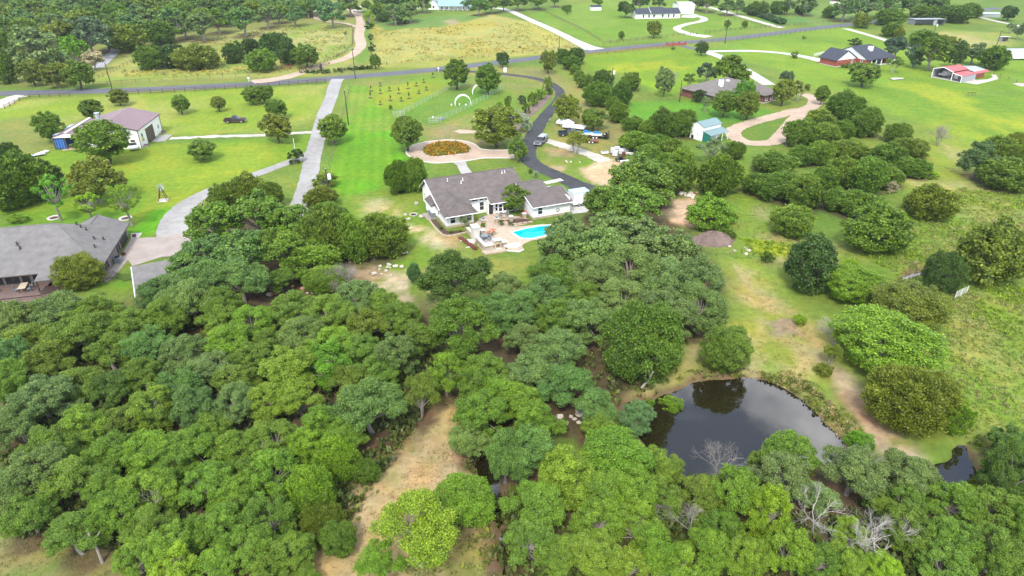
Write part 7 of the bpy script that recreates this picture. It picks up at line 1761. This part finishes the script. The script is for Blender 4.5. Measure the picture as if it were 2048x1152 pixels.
# ------------------------------------------------------------------ uncountable growth
def tufts(name, px, per_m2, h, color, blades=7, patch=None, seed=0, spread=.8, leaf=.5, thr=.46, cap=9000, avoid=()):
    """Ground cover scattered over an outlined piece of land."""
    q = np.random.default_rng(seed); P = pxpoly(px); lo, hi = P.min(0), P.max(0)
    n = int(np.prod(hi-lo)*per_m2); x = q.uniform(lo[0], hi[0], n); y = q.uniform(lo[1], hi[1], n)
    k = sdf(x, y, P) < 0
    if patch: k &= fbm(x, y, patch, 90+seed, 4) > thr
    for _, W_, _b in WATERS: k &= sdf(x, y, W_) > -.15
    x, y = x[k][:cap], y[k][:cap]; n = len(x); z = land_z(x, y)
    s = h * q.uniform(.5, 1.3, n)
    b = blades; X_ = np.repeat(x, b); Y_ = np.repeat(y, b); Z_0 = np.repeat(z, b); S_ = np.repeat(s, b); N_ = n*b
    az = q.uniform(0, 6.283, N_); el = q.uniform(.35, 1.45, N_)
    d = np.stack([np.cos(az)*np.cos(el), np.sin(az)*np.cos(el), np.sin(el)], 1)
    base = np.stack([X_ + q.normal(0, .16, N_)*S_*spread*2, Y_ + q.normal(0, .16, N_)*S_*spread*2, Z_0 + q.uniform(-.05, .35, N_)*S_], 1)
    side = np.stack([-np.sin(az), np.cos(az), q.normal(0, .3, N_)], 1)
    Lb = (S_*leaf*q.uniform(.7, 1.4, N_))[:, None]
    V = np.stack([base, base + d*Lb*.55 + side*Lb*.3, base + d*Lb, base + d*Lb*.55 - side*Lb*.3], 1).reshape(-1, 3)
    me = mesh_np(name, V, np.arange(N_*4, dtype=np.int32).reshape(-1, 4), M['leaf'])
    t = np.clip(np.repeat(q.uniform(.2, .75, n), b) + q.normal(0, .12, N_), 0, 1)
    a = me.attributes.new('tint', 'FLOAT', 'FACE'); a.data.foreach_set('value', t.astype(np.float32))
    o = link_mesh(name, me); o.color = (*color, 1); return tag(o, kind='stuff')
SCRUB = '1790,430 1880,385 2060,350 2100,600 2100,960 1960,900 1900,850 1880,760 1890,640 1830,570 1720,510'
tufts('scrub_weeds', SCRUB, 6, .42, (.165,.245,.036), 7, 5, 1, thr=.36, leaf=.42, cap=13000)
tufts('lime_weeds', SCRUB, 4.0, .55, (.19,.31,.016), 8, 7, 2, thr=.56, leaf=.42, cap=12000)
tufts('dry_weeds', SCRUB, 2.6, .4, (.27,.26,.12), 7, 4, 3, thr=.54, leaf=.55, cap=8000)
tufts('lime_groundcover', '1480,478 1580,488 1600,520 1520,520', 3, .6, (.19,.30,.01), 8, None, 4)
tufts('bank_grass', '1470,725 1600,742 1700,830 1760,900 1700,910 1655,840 1585,780 1490,748', 5, .45, (.15,.20,.03), 7, 3, 5, thr=.40)
tufts('dry_bank_grass', '1470,735 1600,752 1700,840 1740,900 1690,890 1640,838 1575,783 1480,752', 5, .45, (.30,.25,.13), 7, 3, 6, thr=.46)
tufts('slope_weeds', '1390,450 1520,410 1600,470 1740,500 1640,560 1500,530 1430,510', 1.6, .35, (.17,.20,.05), 6, 4, 7)
tufts('clearing_tufts', '850,790 900,760 930,870 962,890 940,980 860,1100 800,1190 600,1190 640,1120 710,1030 735,950 800,880', 3.0, .16, (.12,.10,.05), 6, 2.0, 8, thr=.5, spread=1.6)
tufts('clearing_grass', '850,790 900,760 930,870 962,890 940,980 860,1100 800,1190 600,1190 640,1120 710,1030 735,950 800,880', 5.0, .22, (.26,.24,.07), 6, 3.0, 9, thr=.47, spread=1.6)
tufts('clearing_edge_brush', '880,1020 990,1000 1005,1190 780,1190', 2.6, .7, (.15,.19,.04), 8, 3.5, 10, thr=.45)
tufts('wood_floor_brush', '0,640 860,640 900,760 700,1040 560,1160 240,1110 0,1060', 2.2, 1.1, (.085,.125,.026), 9, 5, 11, thr=.40, cap=13000)
tufts('grove_floor_brush', '900,700 1400,700 1260,800 1000,960 960,880', 1.8, .9, (.095,.13,.03), 8, 5, 12, thr=.42)
tufts('lower_brush', '1000,980 1300,960 1700,930 1960,960 2060,1190 1000,1190', 2.2, 1.1, (.085,.13,.026), 9, 5, 13, thr=.40, cap=11000)
tufts('pond_reeds', '1290,808 1340,780 1380,772 1380,800 1330,812', 5, .5, (.16,.25,.02), 8, None, 14)
tufts('shore_reeds', '1400,742 1500,735 1610,765 1690,840 1720,905 1680,920 1670,872 1640,840 1585,792 1500,760 1400,768', 7, .5, (.14,.18,.035), 8, 2.5, 30, thr=.42, leaf=.6)
tufts('left_shore_brush', '1230,810 1300,795 1390,760 1400,735 1300,760 1220,790', 5, .45, (.12,.15,.03), 8, 2.5, 31, thr=.44)
tufts('creek_brush', '930,930 960,890 1010,880 1020,1000 1045,1190 985,1190 970,1010 935,975', 3, .7, (.09,.12,.025), 8, 2.5, 32, thr=.42)
tufts('lower_left_grass', '-20,1062 120,1062 250,1105 262,1190 -20,1190', 6, .2, (.15,.165,.05), 6, 4, 15, thr=.42, spread=1.6)
tufts('dam_grass', '1450,530 1540,545 1640,690 1660,760 1500,750 1400,740', 2.2, .25, (.27,.25,.09), 6, 3, 16, thr=.45, spread=1.5)
tufts('hedge_growth', '1483,22 1497,21 1572,46 1563,50', 3, 1.5, (.05,.10,.03), 14, None, 17, leaf=.8)
tufts('road_edge_growth', '600,146 690,140 742,134 744,138 690,145 610,150', 1.2, .9, (.06,.11,.02), 9, 5, 18, thr=.45, leaf=.8)
tufts('orange_flowers', BED, 9, .7, (.40,.20,.012), 7, None, 19, leaf=.55)
tufts('flower_bed_leaves', BED, 14, .62, (.17,.20,.02), 7, None, 20, leaf=.6)
tufts('meadow_grass', '250,158 640,142 690,110 700,60 560,55 380,85 240,140', .35, .55, (.27,.28,.08), 6, 9, 21, thr=.45, cap=9000, leaf=.9, spread=1.6)
tufts('golden_grass', '756,130 748,62 900,50 1060,46 1170,98 1000,114', .28, .5, (.27,.26,.055), 6, 9, 22, thr=.45, cap=9000, leaf=.9, spread=1.6)

haze_box()
